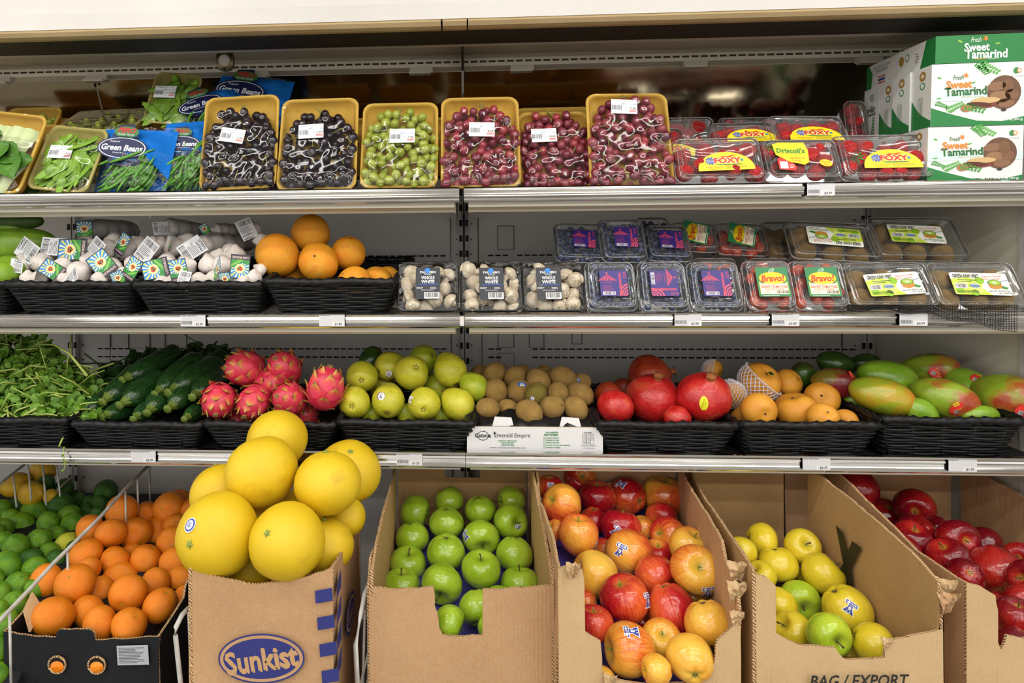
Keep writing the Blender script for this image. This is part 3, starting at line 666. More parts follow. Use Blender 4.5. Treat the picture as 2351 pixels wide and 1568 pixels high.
# ---- oranges
pile([(279, 1173, 37, {'p': (-.2, .5, .8)}), (206, 1213, 31, {'p': (-.2, 0, .9)}), (256, 1224, 35, {'p': (.2, -.6, .6)}), (313, 1225, 38, {'d': 'dark rough', 'p': (.5, -.4, .6)}),
      (338, 1178, 28, {'dy': .03}), (389, 1168, 38, {'p': (-.2, .3, .9)}), (412, 1150, 29, {'dy': .03}), (438, 1172, 28, {'dy': .02}), (357, 1220, 33, {'dy': .05}), (396, 1245, 36, {'p': (.3, .1, .9)}),
      (197, 1271, 38, {'s': (1.02, 1, .86), 'p': (-.3, 1, .3)}), (264, 1289, 35, {'p': (-.6, -.5, .5)}), (335, 1284, 35), (400, 1292, 34, {'p': (.2, 0, 1)}), (203, 1307, 29, {'dy': .04}),
      (106, 1334, 38, {'p': (-.4, .1, .9)}), (172, 1340, 44, {'p': (0, .7, .7)}), (277, 1331, 40, {'dy': .02, 'p': (0, .1, 1)}), (295, 1363, 44, {'p': (0, -.25, 1)}), (358, 1338, 34, {'p': (-.4, 0, 1)}),
      (417, 1330, 33), (230, 1356, 32, {'dy': .04}), (368, 1390, 41, {'s': (1, .86, 1.1), 'p': (.5, .9, .2), 'd': 'large oblong'}), (121, 1416, 47, {'p': (.1, -.8, .6), 'd': 'large'}),
      (203, 1405, 38, {'dy': .02}), (229, 1431, 40), (297, 1436, 40), (325, 1397, 30, {'dy': .06}), (124, 1377, 26, {'dy': .08}), (165, 1392, 26, {'dy': .08}), (300, 1272, 26, {'dy': .06}), (423, 1372, 27, {'dy': .05}), (402, 1205, 26, {'dy': .05}),
      (233, 1310, 26, {'dy': .08}), (380, 1310, 24, {'dy': .08})],
     'orange', (1160, 1.72, 1430, 1.335), 'navel orange', 'in the black carton heap', 'orange', 'navel oranges in the black carton', 26, 'round', 'navel_orange', .9, .06)
# ---- limes and lemons
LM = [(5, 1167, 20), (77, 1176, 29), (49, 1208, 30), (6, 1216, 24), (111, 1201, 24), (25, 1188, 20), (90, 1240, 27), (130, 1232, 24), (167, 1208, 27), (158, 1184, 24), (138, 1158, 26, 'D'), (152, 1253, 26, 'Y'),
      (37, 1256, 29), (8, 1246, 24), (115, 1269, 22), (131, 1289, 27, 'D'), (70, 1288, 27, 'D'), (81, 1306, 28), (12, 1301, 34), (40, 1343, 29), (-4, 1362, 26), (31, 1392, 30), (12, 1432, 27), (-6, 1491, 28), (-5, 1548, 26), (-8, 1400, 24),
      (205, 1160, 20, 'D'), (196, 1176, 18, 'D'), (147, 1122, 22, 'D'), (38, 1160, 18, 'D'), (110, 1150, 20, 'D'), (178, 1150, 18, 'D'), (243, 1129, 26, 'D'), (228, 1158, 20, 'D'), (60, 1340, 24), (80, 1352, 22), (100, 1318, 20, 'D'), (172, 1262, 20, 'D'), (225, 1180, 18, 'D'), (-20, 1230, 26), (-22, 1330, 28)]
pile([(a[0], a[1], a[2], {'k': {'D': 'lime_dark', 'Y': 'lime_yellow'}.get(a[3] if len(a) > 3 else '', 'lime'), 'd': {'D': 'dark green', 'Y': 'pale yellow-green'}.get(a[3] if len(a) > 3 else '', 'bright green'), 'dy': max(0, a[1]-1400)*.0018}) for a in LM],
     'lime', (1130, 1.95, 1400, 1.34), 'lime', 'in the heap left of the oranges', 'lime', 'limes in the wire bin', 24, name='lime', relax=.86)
pile([(36, 1113, 27, {'p': (-1, -.5, .2)}), (73, 1133, 27, {'p': (1, .1, .4)}), (98, 1083, 26, {'p': (1, 0, .2)}), (118, 1142, 17), (105, 1110, 20, {'k': 'lime_dark', 'd': 'dark green unripe'})],
     'lemon', (1083, 1.98, 1140, 1.88), 'lemon', 'at the back behind white wires', 'lemon', 'lemons behind the limes', 14, 'yellow', relax=.85)
# ---- granny smith apples
pile([(953, 1175, 38, {'p': (1, -.2, .3)}), (1031, 1149, 34, {'p': (.5, -.9, .3)}), (1102, 1170, 36, {'p': (.2, -1, .1)}), (1174, 1151, 35, {'p': (-1, 0, .2)}), (1025, 1200, 40, {'p': (0, -1, .1)}), (946, 1234, 39, {'p': (.2, -1, .2)}),
      (1172, 1198, 40, {'p': (.4, .2, .9), 'st': [(.42, -.2)], 'sr': -25, 'd': 'stickered'}), (1104, 1234, 42, {'p': (.1, -.35, .9), 'st': [(-.85, .3)], 'sr': 60}), (1024, 1267, 44, {'p': (0, -1, -.1)}), (1181, 1272, 43, {'p': (-.1, -1, .3), 'd': 'red blushed'}),
      (936, 1296, 43, {'p': (.1, 1, .25)}), (1104, 1308, 45, {'p': (0, 1, .3)}), (1015, 1340, 47, {'p': (-.2, -.45, .9)}), (921, 1346, 43, {'p': (0, 1, 0)}), (1194, 1343, 45, {'p': (0, 1, -.2)}), (1098, 1396, 45, {'p': (0, -.75, .7)}), (1030, 1430, 40, {'p': (.9, -.3, .3), 'd': 'shiny'}), (1150, 1392, 46, {'dy': .01}), (1130, 1440, 36, {'dy': .03}), (935, 1400, 42, {'dy': .03}), (1200, 1400, 42, {'dy': .03}), (975, 1428, 36, {'dy': .06})],
     'granny', (1150, 1.63, 1400, 1.27), 'green apple', 'in the carton', 'apple', 'green apples in the notched carton', 28, relax=.92)
# ---- gala apples
g, gy, grd = 'gala', 'gala_yellow', 'gala_red'
pile([(1262, 1120, 30, {'dy': .02, 'p': (0, 1, 0), 'st': [(-.1, .45)], 'sr': 0}), (1331, 1098, 38, {'p': (0, .4, .9)}), (1291, 1157, 45, {'p': (-.9, .5, .4), 'd': 'rosy'}), (1371, 1144, 42, {'k': grd, 'p': (0, 1, 0), 'd': 'dark red'}),
      (1441, 1140, 43, {'k': grd, 'p': (-.5, 0, -.8), 'st': [(-.5, .8)], 'd': 'dark red'}), (1524, 1141, 48, {'k': gy, 'p': (.1, 1, .1), 'st': [(.02, -.55)], 'sr': 10, 'd': 'yellow and red'}), (1328, 1228, 47, {'p': (0, 1, .1), 's': (.95, .95, 1.05), 'st': [(.8, -.3)], 'sr': -20}),
      (1362, 1195, 32, {'k': grd, 'dy': .02, 'd': 'red'}), (1425, 1213, 45, {'k': grd, 'p': (.2, 1, -.2), 'st': [(-.45, .2)], 'sr': -40, 'd': 'deep red'}), (1472, 1213, 30, {'k': gy, 'dy': .03, 'd': 'yellow'}), (1443, 1267, 53, {'p': (.55, -.5, .7), 'p2': 0, 'st': [(-.55, .4)], 'sr': -15}),
      (1536, 1228, 42, {'p': (-.9, .3, .4)}), (1584, 1257, 46, {'k': gy, 'p': (.3, 1, .3), 'd': 'yellowish'}), (1367, 1320, 54, {'k': gy, 'p': (-.9, .3, .1), 'd': 'pale orange'}), (1511, 1275, 36, {'dy': .02}), (1597, 1309, 56, {'k': gy, 'p': (-.1, .6, .9), 'st': [(.12, -.45)], 'sr': 5, 'd': 'yellow'}),
      (1505, 1322, 48, {'k': grd}), (1434, 1377, 56, {'k': grd, 'p': (-.3, .9, .1), 'st': [(.75, .3)], 'sr': -20, 'd': 'red orange'}), (1541, 1401, 58, {'k': grd, 'p': (.2, -.9, .25), 's': (.95, .95, 1.08), 'd': 'glossy crimson'}), (1626, 1430, 53, {'k': gy, 'p': (.2, -1, .3), 'dy': -.01}), (1345, 1385, 28, {'dy': .04}),
      (1363, 1433, 44, {'k': grd, 'p': (0, 1, 0), 'd': 'red'}), (1446, 1491, 60, {'k': gy, 'p': (-1, .05, .1), 'st': [(-.1, .9)], 'sr': 80, 'd': 'large yellow'}), (1518, 1470, 46, {'k': gy, 'dy': .03}), (1584, 1513, 53, {'k': gy, 'p': (.1, .25, -.9), 'd': 'yellow centred'}), (1507, 1538, 36, {'k': gy, 'dy': .01}), (1275, 1218, 24, {'dy': .03}),
      (1520, 1188, 36, {'k': grd, 'dy': .03}), (1385, 1560, 30, {'dy': .06, 'k': gy}), (1383, 1262, 26, {'dy': .04}), (1590, 1370, 34, {'dy': .06}), (1475, 1430, 34, {'dy': .06}), (1400, 1110, 30, {'dy': .06})],
     'gala', (1100, 1.55, 1500, 1.15), 'striped apple', 'in the torn carton', 'apple', 'red and yellow apples in the torn carton', 34, 'orange red', 'striped_apple', .88)
# ---- golden apples
pile([(1749, 1240, 38, {'s': (1, 1.12, .96), 'p': (1, -.1, .2)}), (1702, 1265, 33), (1785, 1296, 44, {'p': (.1, -1, .2)}), (1842, 1256, 40, {'p': (-.1, .6, .8)}), (1889, 1318, 47, {'p': (.8, .8, .2)}), (1748, 1322, 34, {'dy': .02}), (1835, 1378, 45, {'k': 'golden_green', 'p': (-.2, -.1, 1), 'd': 'lone bright green'}),
      (1788, 1390, 42, {'dy': .01}), (1945, 1399, 54, {'p': (.5, -.8, .2), 's': (.95, .95, 1.1), 'st': [(-.35, .5)], 'sr': -30, 'd': 'stickered yellow'}), (1820, 1452, 46, {'p': (-.7, .6, .2), 's': (1, 1, 1.1)}), (1901, 1458, 49, {'k': 'golden_green', 'p': (.1, .05, 1), 'd': 'yellow-green long stemmed'}), (2003, 1478, 47, {'p': (.8, -.3, .4)}), (1880, 1400, 32, {'dy': .05}), (1950, 1500, 30, {'dy': .05}), (1860, 1330, 28, {'dy': .06})],
     'golden', (1240, 1.475, 1470, 1.22), 'golden apple', 'in the carton', 'apple', 'golden apples in the open carton', 30, 'yellow', 'golden_apple', .88)
# ---- red delicious
pile([(1970, 1117, 42, {'p': (.3, -1, .2)}), (1940, 1130, 34, {'dy': .02}), (2098, 1163, 42, {'p': (-.5, 0, .8), 's': (1, 1, 1.1), 'st': [(.8, -.5)]}), (2030, 1187, 40, {'p': (.1, .9, .4)}), (2002, 1180, 30, {'dy': .03}), (2105, 1225, 40, {'dy': .02}), (2092, 1242, 42, {'p': (.0, .9, .4)}), (2075, 1268, 36, {'dy': .01}),
      (2196, 1235, 41, {'p': (0, .2, 1), 's': (1.1, 1, .9)}), (2150, 1215, 28, {'dy': .03, 'st': [(-.2, .4)]}), (2180, 1285, 45, {'p': (-.5, .9, .1), 'st': [(.6, -.3)], 'sr': -15, 'd': 'stickered'}), (2215, 1322, 40, {'dy': .01}), (2288, 1310, 55, {'p': (-.2, -.7, .7), 'd': 'large'}), (2344, 1283, 36, {'dy': .02}), (2332, 1422, 46, {'p': (0, .9, .2), 'd': 'deep red'}), (2344, 1375, 32, {'dy': .03}), (2290, 1395, 34, {'dy': .06}), (2330, 1480, 40, {'dy': .05}), (2260, 1250, 36, {'dy': .06}), (2040, 1235, 34, {'dy': .05}), (2370, 1330, 44)],
     'delicious', (1117, 1.66, 1420, 1.24), 'dark red apple', 'in the rightmost carton', 'apple', 'dark red apples in the rightmost carton', 30, 'waxy', 'red_apple', .86)
# ---- lower shelf fruit
pile([(831, 865, 37, {'p': (-.05, .05, -1)}), (895, 840, 34, {'p': (.8, .3, -.7), 'st': [(-.05, -.35)], 'sr': 0}), (944, 857, 40, {'p': (-.3, -.5, -.9)}), (970, 825, 33, {'k': 'pear_green', 'p': (-.6, -.3, -.6), 'dy': .03}), (1033, 850, 38, {'p': (-.4, .8, -.6), 's': (1, 1, 1.02)}), (1088, 888, 33, {'k': 'pear_green', 'p': (-.7, .7, -.4)}), (814, 923, 37, {'p': (.05, .05, -1)}), (892, 919, 38, {'p': (.05, .6, -.8), 'st': [(-.4, .4)], 'sr': -10}), (974, 926, 38, {'p': (.05, .15, -1), 'st': [(-.8, .3)]}), (1051, 928, 37, {'p': (-.7, .6, -.4)}),
      (850, 828, 26, {'k': 'mango_dark', 'dy': .05, 'd': 'dark shaded'}), (1005, 890, 32, {'dy': .07, 'k': 'pear_green', 'd': 'shaded'}), (877, 885, 28, {'dy': .06}), (935, 952, 26, {'dy': .04, 'k': 'pear_green'}), (1012, 952, 26, {'dy': .04, 'k': 'pear_green'}), (853, 950, 26, {'dy': .04, 'k': 'pear_green'}), (985, 880, 26, {'dy': .06})],  # back pear borrows the dark mango skin, its shade put into the colour
     'pear', (830, 1.68, 930, 1.56), 'pear', 'in the wicker basket', 'pear', 'green pears in a wicker basket', 26, 'green', relax=.9)
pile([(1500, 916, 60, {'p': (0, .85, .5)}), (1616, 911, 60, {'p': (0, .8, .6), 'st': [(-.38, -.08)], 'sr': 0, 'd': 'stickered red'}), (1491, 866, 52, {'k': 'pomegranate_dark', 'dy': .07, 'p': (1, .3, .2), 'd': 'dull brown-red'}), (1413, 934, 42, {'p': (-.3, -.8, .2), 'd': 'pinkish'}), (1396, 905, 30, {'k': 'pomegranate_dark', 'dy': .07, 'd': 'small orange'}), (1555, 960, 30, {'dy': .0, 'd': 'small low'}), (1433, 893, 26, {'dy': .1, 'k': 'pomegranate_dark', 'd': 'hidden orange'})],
     'pomegranate', (860, 1.62, 930, 1.56), 'pomegranate', 'in the wicker basket', 'pomegranate', 'pomegranates in a wicker basket', 28, 'big red', relax=.88)
pile([(1636, 850, 24, {'dy': .05, 'p': (.6, -.3, .6), 'd': 'half netted far'}), (1676, 905, 34, {'dy': .02, 'd': 'fully netted'}), (1744, 877, 46, {'p': (.1, .5, .5), 'st': [(.42, .6)], 'sr': -15, 'd': 'foam netted'}), (1809, 879, 33, {'dy': .03}), (1742, 942, 40, {'p': (.05, -.1, 1)}), (1826, 942, 46, {'p': (-.3, .9, .2), 'd': 'large speckled'}), (1887, 915, 38, {'p': (-.5, .4, .8)}), (1890, 958, 34, {'p': (0, .6, .7)}), (1940, 967, 28, {'dy': .02, 'd': 'pale yellow'}), (1702, 955, 26, {'dy': .04, 'd': 'greenish'}), (1785, 965, 26, {'dy': .05})],
     'asian_pear', (850, 1.68, 940, 1.56), 'asian pear', 'in the wicker basket', 'pear', 'asian pears in a wicker basket', 28, 'golden', relax=.9)
mg = lambda **k: k
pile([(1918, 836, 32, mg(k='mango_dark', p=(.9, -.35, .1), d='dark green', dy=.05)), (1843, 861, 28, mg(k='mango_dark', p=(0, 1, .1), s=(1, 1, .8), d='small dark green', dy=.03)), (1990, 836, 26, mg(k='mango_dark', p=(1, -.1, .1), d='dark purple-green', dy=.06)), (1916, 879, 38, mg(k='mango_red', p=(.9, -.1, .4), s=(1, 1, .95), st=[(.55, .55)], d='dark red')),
      (2037, 873, 45, mg(k='mango_green', p=(.9, -.35, .1), s=(1.05, 1.05, 1.1), d='bright green', dy=.02)), (2024, 909, 45, mg(k='mango_yellow', p=(.95, -.3, .25), s=(1.03, 1.03, 1.14), st=[(.85, -.2)], sr=-80, d='yellow and red')), (2133, 850, 41, mg(k='mango', p=(.7, .1, .6), s=(1, 1, 1.1), st=[(-.25, .0)], sr=-20, d='green and red', dy=.03)), (2168, 915, 44, mg(k='mango', p=(.8, -.3, .5), s=(1.05, 1.05, 1.15), st=[(-.05, -.3)], sr=35, d='rusty red')),
      (2225, 889, 43, mg(k='mango_green', p=(.4, -.5, .6), s=(1, 1, .95), st=[(-.1, .6)], sr=-20, d='green stickered', dy=.01)), (2305, 912, 49, mg(k='mango', p=(.35, -.1, .9), s=(1.12, 1.12, 1.1), st=[(-.1, -.3)], sr=-10, d='big red and green')), (2112, 945, 30, mg(k='mango_green', p=(.8, -.5, .1), dy=.03)), (2250, 955, 26, mg(k='mango_green', p=(1, 0, 0), s=(1, 1, 1.2), dy=.03)), (1968, 925, 24, mg(k='mango_green', p=(1, -.3, 0), dy=.05)), (2080, 905, 30, mg(k='mango_green', dy=.08))],
     'mango', (836, 1.70, 915, 1.57), 'mango', 'in the right basket', 'mango', 'mangoes in the rightmost wicker basket', 28, 'green', relax=.8)
pile([(1135, 857, 25, mg(dy=.02, p=(-.6, -.5, .5))), (1138, 898, 26, mg(p=(0, -1, .2))), (1192, 899, 28, mg(p=(-.6, -.3, .7), st=[(.15, .72)], sr=-5, d='stickered')), (1184, 867, 26), (1237, 876, 27, mg(p=(.5, -.7, .3))), (1231, 906, 25, mg(k='kiwi_green', p=(.3, 1, .2), st=[(-.5, -.2)], d='greenish stickered')), (1292, 868, 27, mg(p=(1, -.3, .2))), (1281, 905, 25, mg(p=(0, 1, .2))),
      (1333, 905, 27, mg(p=(1, -.6, .2))), (1332, 879, 22, mg(dy=.04, st=[(-.5, .4)])), (1120, 937, 24, mg(p=(-1, .2, .2))), (1166, 939, 22, mg(dy=.03)), (1215, 946, 28, mg(p=(.9, -.5, .3))), (1268, 935, 27, mg(p=(.5, .3, .8))), (1322, 938, 26, mg(p=(.6, -.8, .1))), (1199, 857, 20, mg(dy=.06)), (1248, 857, 18, mg(dy=.06)), (1100, 856, 18, mg(dy=.06)), (1153, 855, 18, mg(dy=.06, st=[(.4, .4)])), (1268, 867, 20, mg(dy=.06)), (1160, 880, 20, mg(dy=.06)), (1300, 935, 20, mg(dy=.06)), (1095, 885, 18, mg(dy=.06))],
     'kiwi', (857, 1.66, 937, 1.54), 'kiwi', 'loose in the white crate', 'kiwi', 'loose kiwis in the white crate', 22, 'brown fuzzy', relax=.9)
# ---- grapefruit on the middle shelf
pile([(637, 586, 51, {'d': 'bright yellow-orange'}), (713, 537, 46, {'d': 'scarred topmost', 'dy': .03}), (731, 602, 46, {'p': (-.05, .3, .9), 'd': 'dotted'}), (800, 581, 41, {'p': (.2, .9, .4), 'd': 'yellowish', 'dy': .02}), (814, 652, 42, {'d': 'bruised'}), (866, 645, 36, {'dy': .04, 'd': 'small'}), (890, 637, 28, {'dy': .08, 'd': 'shaded far'}), (672, 636, 34, {'dy': .05, 'd': 'hidden low'})],
     'grapefruit', (537, 1.62, 640, 1.56), 'grapefruit', 'heaped in the basket', 'grapefruit', 'grapefruit in a wicker basket', 30, relax=.9)
# ------------------------------------------------------------ cartons
def board_mat(name, c1, c2, rough=.8, fibc='f0dcbc'):
    s = NT(name); c = s.coord('Object', False); n1 = s.noise(c, 3.5, 5, .65); fib = s.noise(c, 220, 2)
    col = s.ramp(n1, [(.3, c1), (.7, c2)]); col = s.mix(s.math('MULTIPLY', fib, .22), col, fibc)
    w = s.n('ShaderNodeTexWave'); w.bands_direction = 'X'; s.set(w.inputs['Vector'], c); w.inputs['Scale'].default_value = 45
    s.bump(s.math('ADD', s.math('MULTIPLY', w.outputs[0], .3), s.math('MULTIPLY', s.noise(c, 9, 4), 1.6)), .28, .004)
    return s.fin(col, rough, 0, .3)
m_board = board_mat('kraft_board', 'ab7f54', 'bd9266')
m_board_in = board_mat('kraft_board_inside', 'a37a45', 'b88f52')
m_board_tan = board_mat('pale_kraft_board', 'b89567', 'c9a87a')
m_board_black = board_mat('black_board', '15161a', '1e2025', .55, '2c2e33')
m_board_white = board_mat('white_board', 'd4d6da', 'e2e3e6', .6)
s = NT('torn_flute'); c = s.coord('Object', False); w = s.n('ShaderNodeTexWave'); w.bands_direction = 'DIAGONAL'; s.set(w.inputs['Vector'], c); w.inputs['Scale'].default_value = 110; w.inputs['Distortion'].default_value = 6
m_flute = s.fin(s.ramp(w.outputs[0], [(.25, '6b4c2c'), (.6, 'd6b283')]), .9)
m_purple = wear('purple_tray', '3a3284', '4c459c', 5, .6)
def ragged(pts, amp, step=.012, seed=1, keep=()):
    """subdivide a 3D polyline and jitter it like torn cardboard"""
    rg = random.Random(seed); out = []
    for i in range(len(pts) - 1):
        a, b = Vector(pts[i]), Vector(pts[i+1]); n = max(1, int((b-a).length / step)); t = (b-a).normalized() if (b-a).length > 0 else Vector((1, 0, 0))
        for k in range(n):
            p = a.lerp(b, k/n)
            if k: p = p + Vector((t.z, 0, -t.x)) * rg.uniform(-amp, amp) if abs(t.y) < .7 else p + Vector((0, 0, rg.uniform(-amp, amp)))
            out.append(p)
    out.append(Vector(pts[-1])); return out
def strip_panel(name, top, zbot, thick, mats, parent, crumple=0.0, seed=3, rows=7):
    """upright panel under a ragged top line (list of 3D points), built as a grid so it can buckle; returns object"""
    q = MB(); d = Vector(thick); n = len(top); rg = Vector((seed, seed*.7, 0)); F0 = []; B0 = []
    for j in range(rows + 1):
        f = j / rows
        r0 = []
        for p in top:
            z = p.z + (zbot - p.z) * f; v = Vector((p.x, p.y, z))
            if crumple: v += d.normalized() * crumple * (mnoise.noise(v*7 + rg)*1.2 + mnoise.noise(v*22 + rg)*.35)
            r0.append(v)
        F0.append(r0); B0.append([v + d for v in r0])
    q.rings(F0, 0, close=False); q.rings(B0, 0, close=False)
    b = len(q.v)
    q.rings([F0[0], B0[0]], 1, close=False)
    q.rings([[r[0] for r in F0], [r[0] for r in B0]], 1, close=False); q.rings([[r[-1] for r in F0], [r[-1] for r in B0]], 1, close=False)
    return part(name, q, mats, parent)
def carton(label, Yf, Yb, xl, xr, front, left, right, back_y, zbot, mat, inn, seed, crumple=.003, group='open fruit cartons', back_hole=None, name='carton', kl=0, kr=0):
    """front: pixel polyline on plane Y=Yf from the left corner to the right; left/right: pixel polylines on planes X=xl, X=xr running to the back"""
    root = thing(name, label, 'carton', Matrix.Identity(4), group)
    fp = ragged([W(x, y, Yf) for x, y in front], .0012, .01, seed)
    strip_panel('front_panel', fp, zbot, (0, .005, 0), [mat, m_flute], root, crumple*.7, seed)
    for nm, px, X, dx, k in (('side_panel', left, xl, .005, kl), ('side_panel', right, xr, -.005, kr)):
        tp = [WS(x, y, X, Yf, k) for x, y in px]
        tp = ragged([(X + k*(min(max(p.y, Yf), Yb)-Yf), min(max(p.y, Yf), Yb), min(p.z, 1.012)) for p in tp], .0012, .014, seed + 5)
        strip_panel(nm, tp, zbot, (dx, 0, 0), [inn if mat is not m_board_black else mat, m_flute], root, crumple, seed+9)
    zb_ = W(1100, back_y, Yb).z; xl0, xr0 = xl, xr; xl += kl*(Yb-Yf); xr += kr*(Yb-Yf)
    if back_hole:
        hx0, hx1, hz0, hz1 = back_hole; q = MB()
        for a, b, c_, d_ in ((xl, hx0, zbot, zb_), (hx1, xr, zbot, zb_), (hx0, hx1, zbot, hz0), (hx0, hx1, hz1, zb_)):
            if d_ > c_: q.box(a, b, Yb-.005, Yb, c_, d_)
        part('back_panel', q, [inn], root)
    else:
        tp = [Vector((xl + (xr-xl)*k/12, Yb, zb_)) for k in range(13)]
        strip_panel('back_panel', tp, zbot, (0, -.005, 0), [inn, m_flute], root, crumple, seed+2)
    q = MB(); q.box(xl0, xr0, Yf, Yb, zbot, zbot+.005); part('bottom_panel', q, [inn], root)
    return root
def liner(root, xl, xr, pts, mat, name='paper_liner', bumpy=.004):
    """sheet under the fruit through (Y, Z) points"""
    rg = []
    for Y, Z in pts:
        rg.append([Vector((xl + (xr-xl)*k/16, Y, Z + bumpy*mnoise.noise(Vector((k*.9, Y*20, 3)))*2)) for k in range(17)])
    q = MB(); q.rings(rg, 0, close=False); q.rings([[v - Vector((0, 0, .004)) for v in r] for r in rg], 0, close=False); return part(name, q, mat, root, True)
ZD = .362
def pileZ(y, Y): return W(1065, y, Y).z
# black orange carton
YO = 1.275; xl, xr = W(9, 1450, YO).x, W(366, 1461, YO).x
co = carton('low black carton with two round holes holding the navel oranges', YO, 1.70, xl, xr,
       [(8, 1449), (76, 1461), (127, 1464), (131, 1450), (138, 1445), (208, 1446), (216, 1455), (219, 1470), (270, 1467), (366, 1461)], [(7, 1449), (52, 1402), (60, 1388), (66, 1440), (90, 1470), (120, 1480)], [(366, 1461), (402, 1407), (424, 1372), (428, 1345), (434, 1330)], 1290, ZD+.02, m_board_black, m_board_black, 11, .002)
pr = Print(); lo = W(305, 1505, YO-.006); s0 = 1/ (F/YO)
pr.rect(-38*s0, -22*s0, 76*s0, 46*s0, 'b9bcc4', 1); pr.tiny(-34*s0, -18*s0, 66*s0, 38*s0, '5a5d66', 11, 2)
pr.build('address_label', co, frame_at(lo, 0, 0, 3))
for hx, hy in ((132, 1525), (223, 1526)):
    p = W(hx, hy, YO-.003); q = MB(); q.rings([[(cos(2*pi*k/20)*r, sin(2*pi*k/20)*r*.95, z) for k in range(20)] for r, z in ((.0185, 0), (.0185, .003), (.0155, .003), (.0145, -.004))], 0); part('hand_hole_rim', q, m_flute, co, M=frame_at(p))
    q = MB(); q.add([(cos(2*pi*k/20)*.0155, sin(2*pi*k/20)*.0148, .0012) for k in range(20)], [tuple(range(20))]); part('hand_hole', q, flat('1a0c05', .8), co, M=frame_at(p))
    q = MB(); q.rings([[(cos(2*pi*k/16)*r, -.003 + sin(2*pi*k/16)*r*.8, z) for k in range(16)] for r, z in ((.0135, .0016), (.009, .004), (.002, .005))], 0, False, True)
    thing('navel_orange', 'navel orange glimpsed through the ' + ('left' if hx < 180 else 'right') + ' round hole of the black carton', 'orange', frame_at(p + Vector((0, 0, -.001))), 'navel oranges behind the holes', q.mesh('orange_glimpse', [M['orange']], True))
q = MB(); a, b, c_ = WX(52, 1402, xl+.006), WX(72, 1360, xl+.006), WX(80, 1405, xl+.03)
q.plate([a, b, c_ + Vector((0, .02, .0)), c_ + Vector((0, -.02, -.03))], (.004, 0, 0)); part('bent_flap', q, m_board, co)
# tall pomelo carton
YS = 1.12; xl, xr = W(434, 1320, YS).x, W(764, 1320, YS).x
cs = carton('tall brown carton with a blue oval logo and blue stripes, full of pomelos', YS, 1.42, xl, xr,
       [(432, 1308), (470, 1318), (520, 1330), (580, 1342), (640, 1336), (708, 1324), (756, 1306), (764, 1302)], [(432, 1308), (455, 1260), (480, 1180)], [(764, 1302), (790, 1262), (818, 1222), (822, 1228), (832, 1205), (836, 1180), (867, 1124)], 1150, ZD, m_board, m_board, 21, .002)
blue = '2f3478'
pr = Print(); s0 = YS/F; L0 = W(600, 1512, YS-.007)
E = lambda rx, ry, c, l: pr.ell(0, 0, rx*s0, ry*s0, c, l, 40, rad(3))
E(102, 58, blue, 1); E(98, 54, m_board, 2); E(90, 47, blue, 3)
pr.text('Sunkist', 0, -1*s0, 52*s0, 'c39a6b', 5, w=172*s0, rot=9, bold=.03, shear=.0)
pr.text('Sunkist', 3*s0, -4*s0, 52*s0, 'c39a6b', 4, w=172*s0, rot=9, bold=.0)
pr.build('printed_logo', cs, frame_at(L0))
for i in range(4):
    ya = 1352 + i*61; xa = 725 + i*5; q = Print()
    p0, p1, p2, p3 = W(xa, ya, YS), W(xa+39, ya-7, YS), W(xa+41, ya+22, YS), W(xa+2, ya+29, YS); o_ = W(xa+20, ya+10, YS-.007)
    f = lambda p: (p.x - o_.x, p.z - o_.z)
    q.poly([f(p3), f(p2), f(p1), f(p0)], blue, 1); q.build('blue_stripe', cs, frame_at(o_))
    a = [Vector((xr+.0065, YS + .0, v)) for v in (p1.z, p2.z)]
    q = MB(); q.add([a[0], a[1], a[1] + Vector((0, .04, .0)) , a[0] + Vector((0, .04, 0.012))], [(0, 1, 2, 3)]); part('blue_stripe', q, flat(blue, .45), cs)
q = Print(); q.ell(0, 0, .05, .035, blue, 1, 30); q.ell(0, 0, .042, .028, m_board, 2, 30); q.ell(0, 0, .037, .023, blue, 3, 30); q.text('Sunkist', 0, 0, .022, 'c39a6b', 4, w=.06)
q.build('side_logo', cs, Matrix.Translation((xr+.0075, YS+.13, W(870, 1500, YS).z)) @ Matrix.Rotation(rad(90), 4, 'Z') @ Matrix.Rotation(rad(90), 4, 'X'))
# granny carton
YG = 1.18; xl, xr = W(849, 1350, YG).x, W(1272, 1350, YG).x
z0, z1 = W(1060, 1095, 1.70).z, W(1060, 1055, 1.70).z
cg = carton('brown carton with a square notch cut in front, holding green apples', YG, 1.70, xl, xr,
       [(847, 1349), (900, 1353), (960, 1352), (994, 1347), (998, 1362), (997, 1390), (1004, 1408), (1008, 1440), (1016, 1458), (1050, 1462), (1100, 1460), (1117, 1456), (1120, 1442), (1108, 1430), (1118, 1400), (1110, 1362), (1108, 1353), (1160, 1353), (1220, 1348), (1273, 1344)],
       [(848, 1349), (850, 1305), (858, 1262), (880, 1165), (905, 1070)], [(1273, 1346), (1266, 1300), (1250, 1210), (1224, 1070)], 1050, ZD, m_board, m_board_in, 31, .0015, back_hole=(W(1022, 1080, 1.70).x, W(1102, 1080, 1.70).x, z0, z1))
liner(cg, xl+.006, xr-.006, [(1.20, W(1065, 1475, 1.24).z-.035), (1.35, pileZ(1400, 1.27)-.03), (1.69, W(1065, 1180, 1.63).z-.05)], m_purple, 'purple_tray')
for X, sg in ((xl, 1), (xr, -1)):
    q = MB(); p = W(1065, 1300, YG); q.plate([(X-.001*sg, YG+.002, W(1065, 1352, YG).z), (X-.001*sg, YG+.03, W(1065, 1300, YG).z), (X-.001*sg, YG+.07, W(1065, 1302, YG).z), (X-.001*sg, YG+.07, ZD), (X-.001*sg, YG+.002, ZD)], (-.004*sg, 0, 0), 0, 1); part('outer_flap', q, [m_board, m_flute], cg)
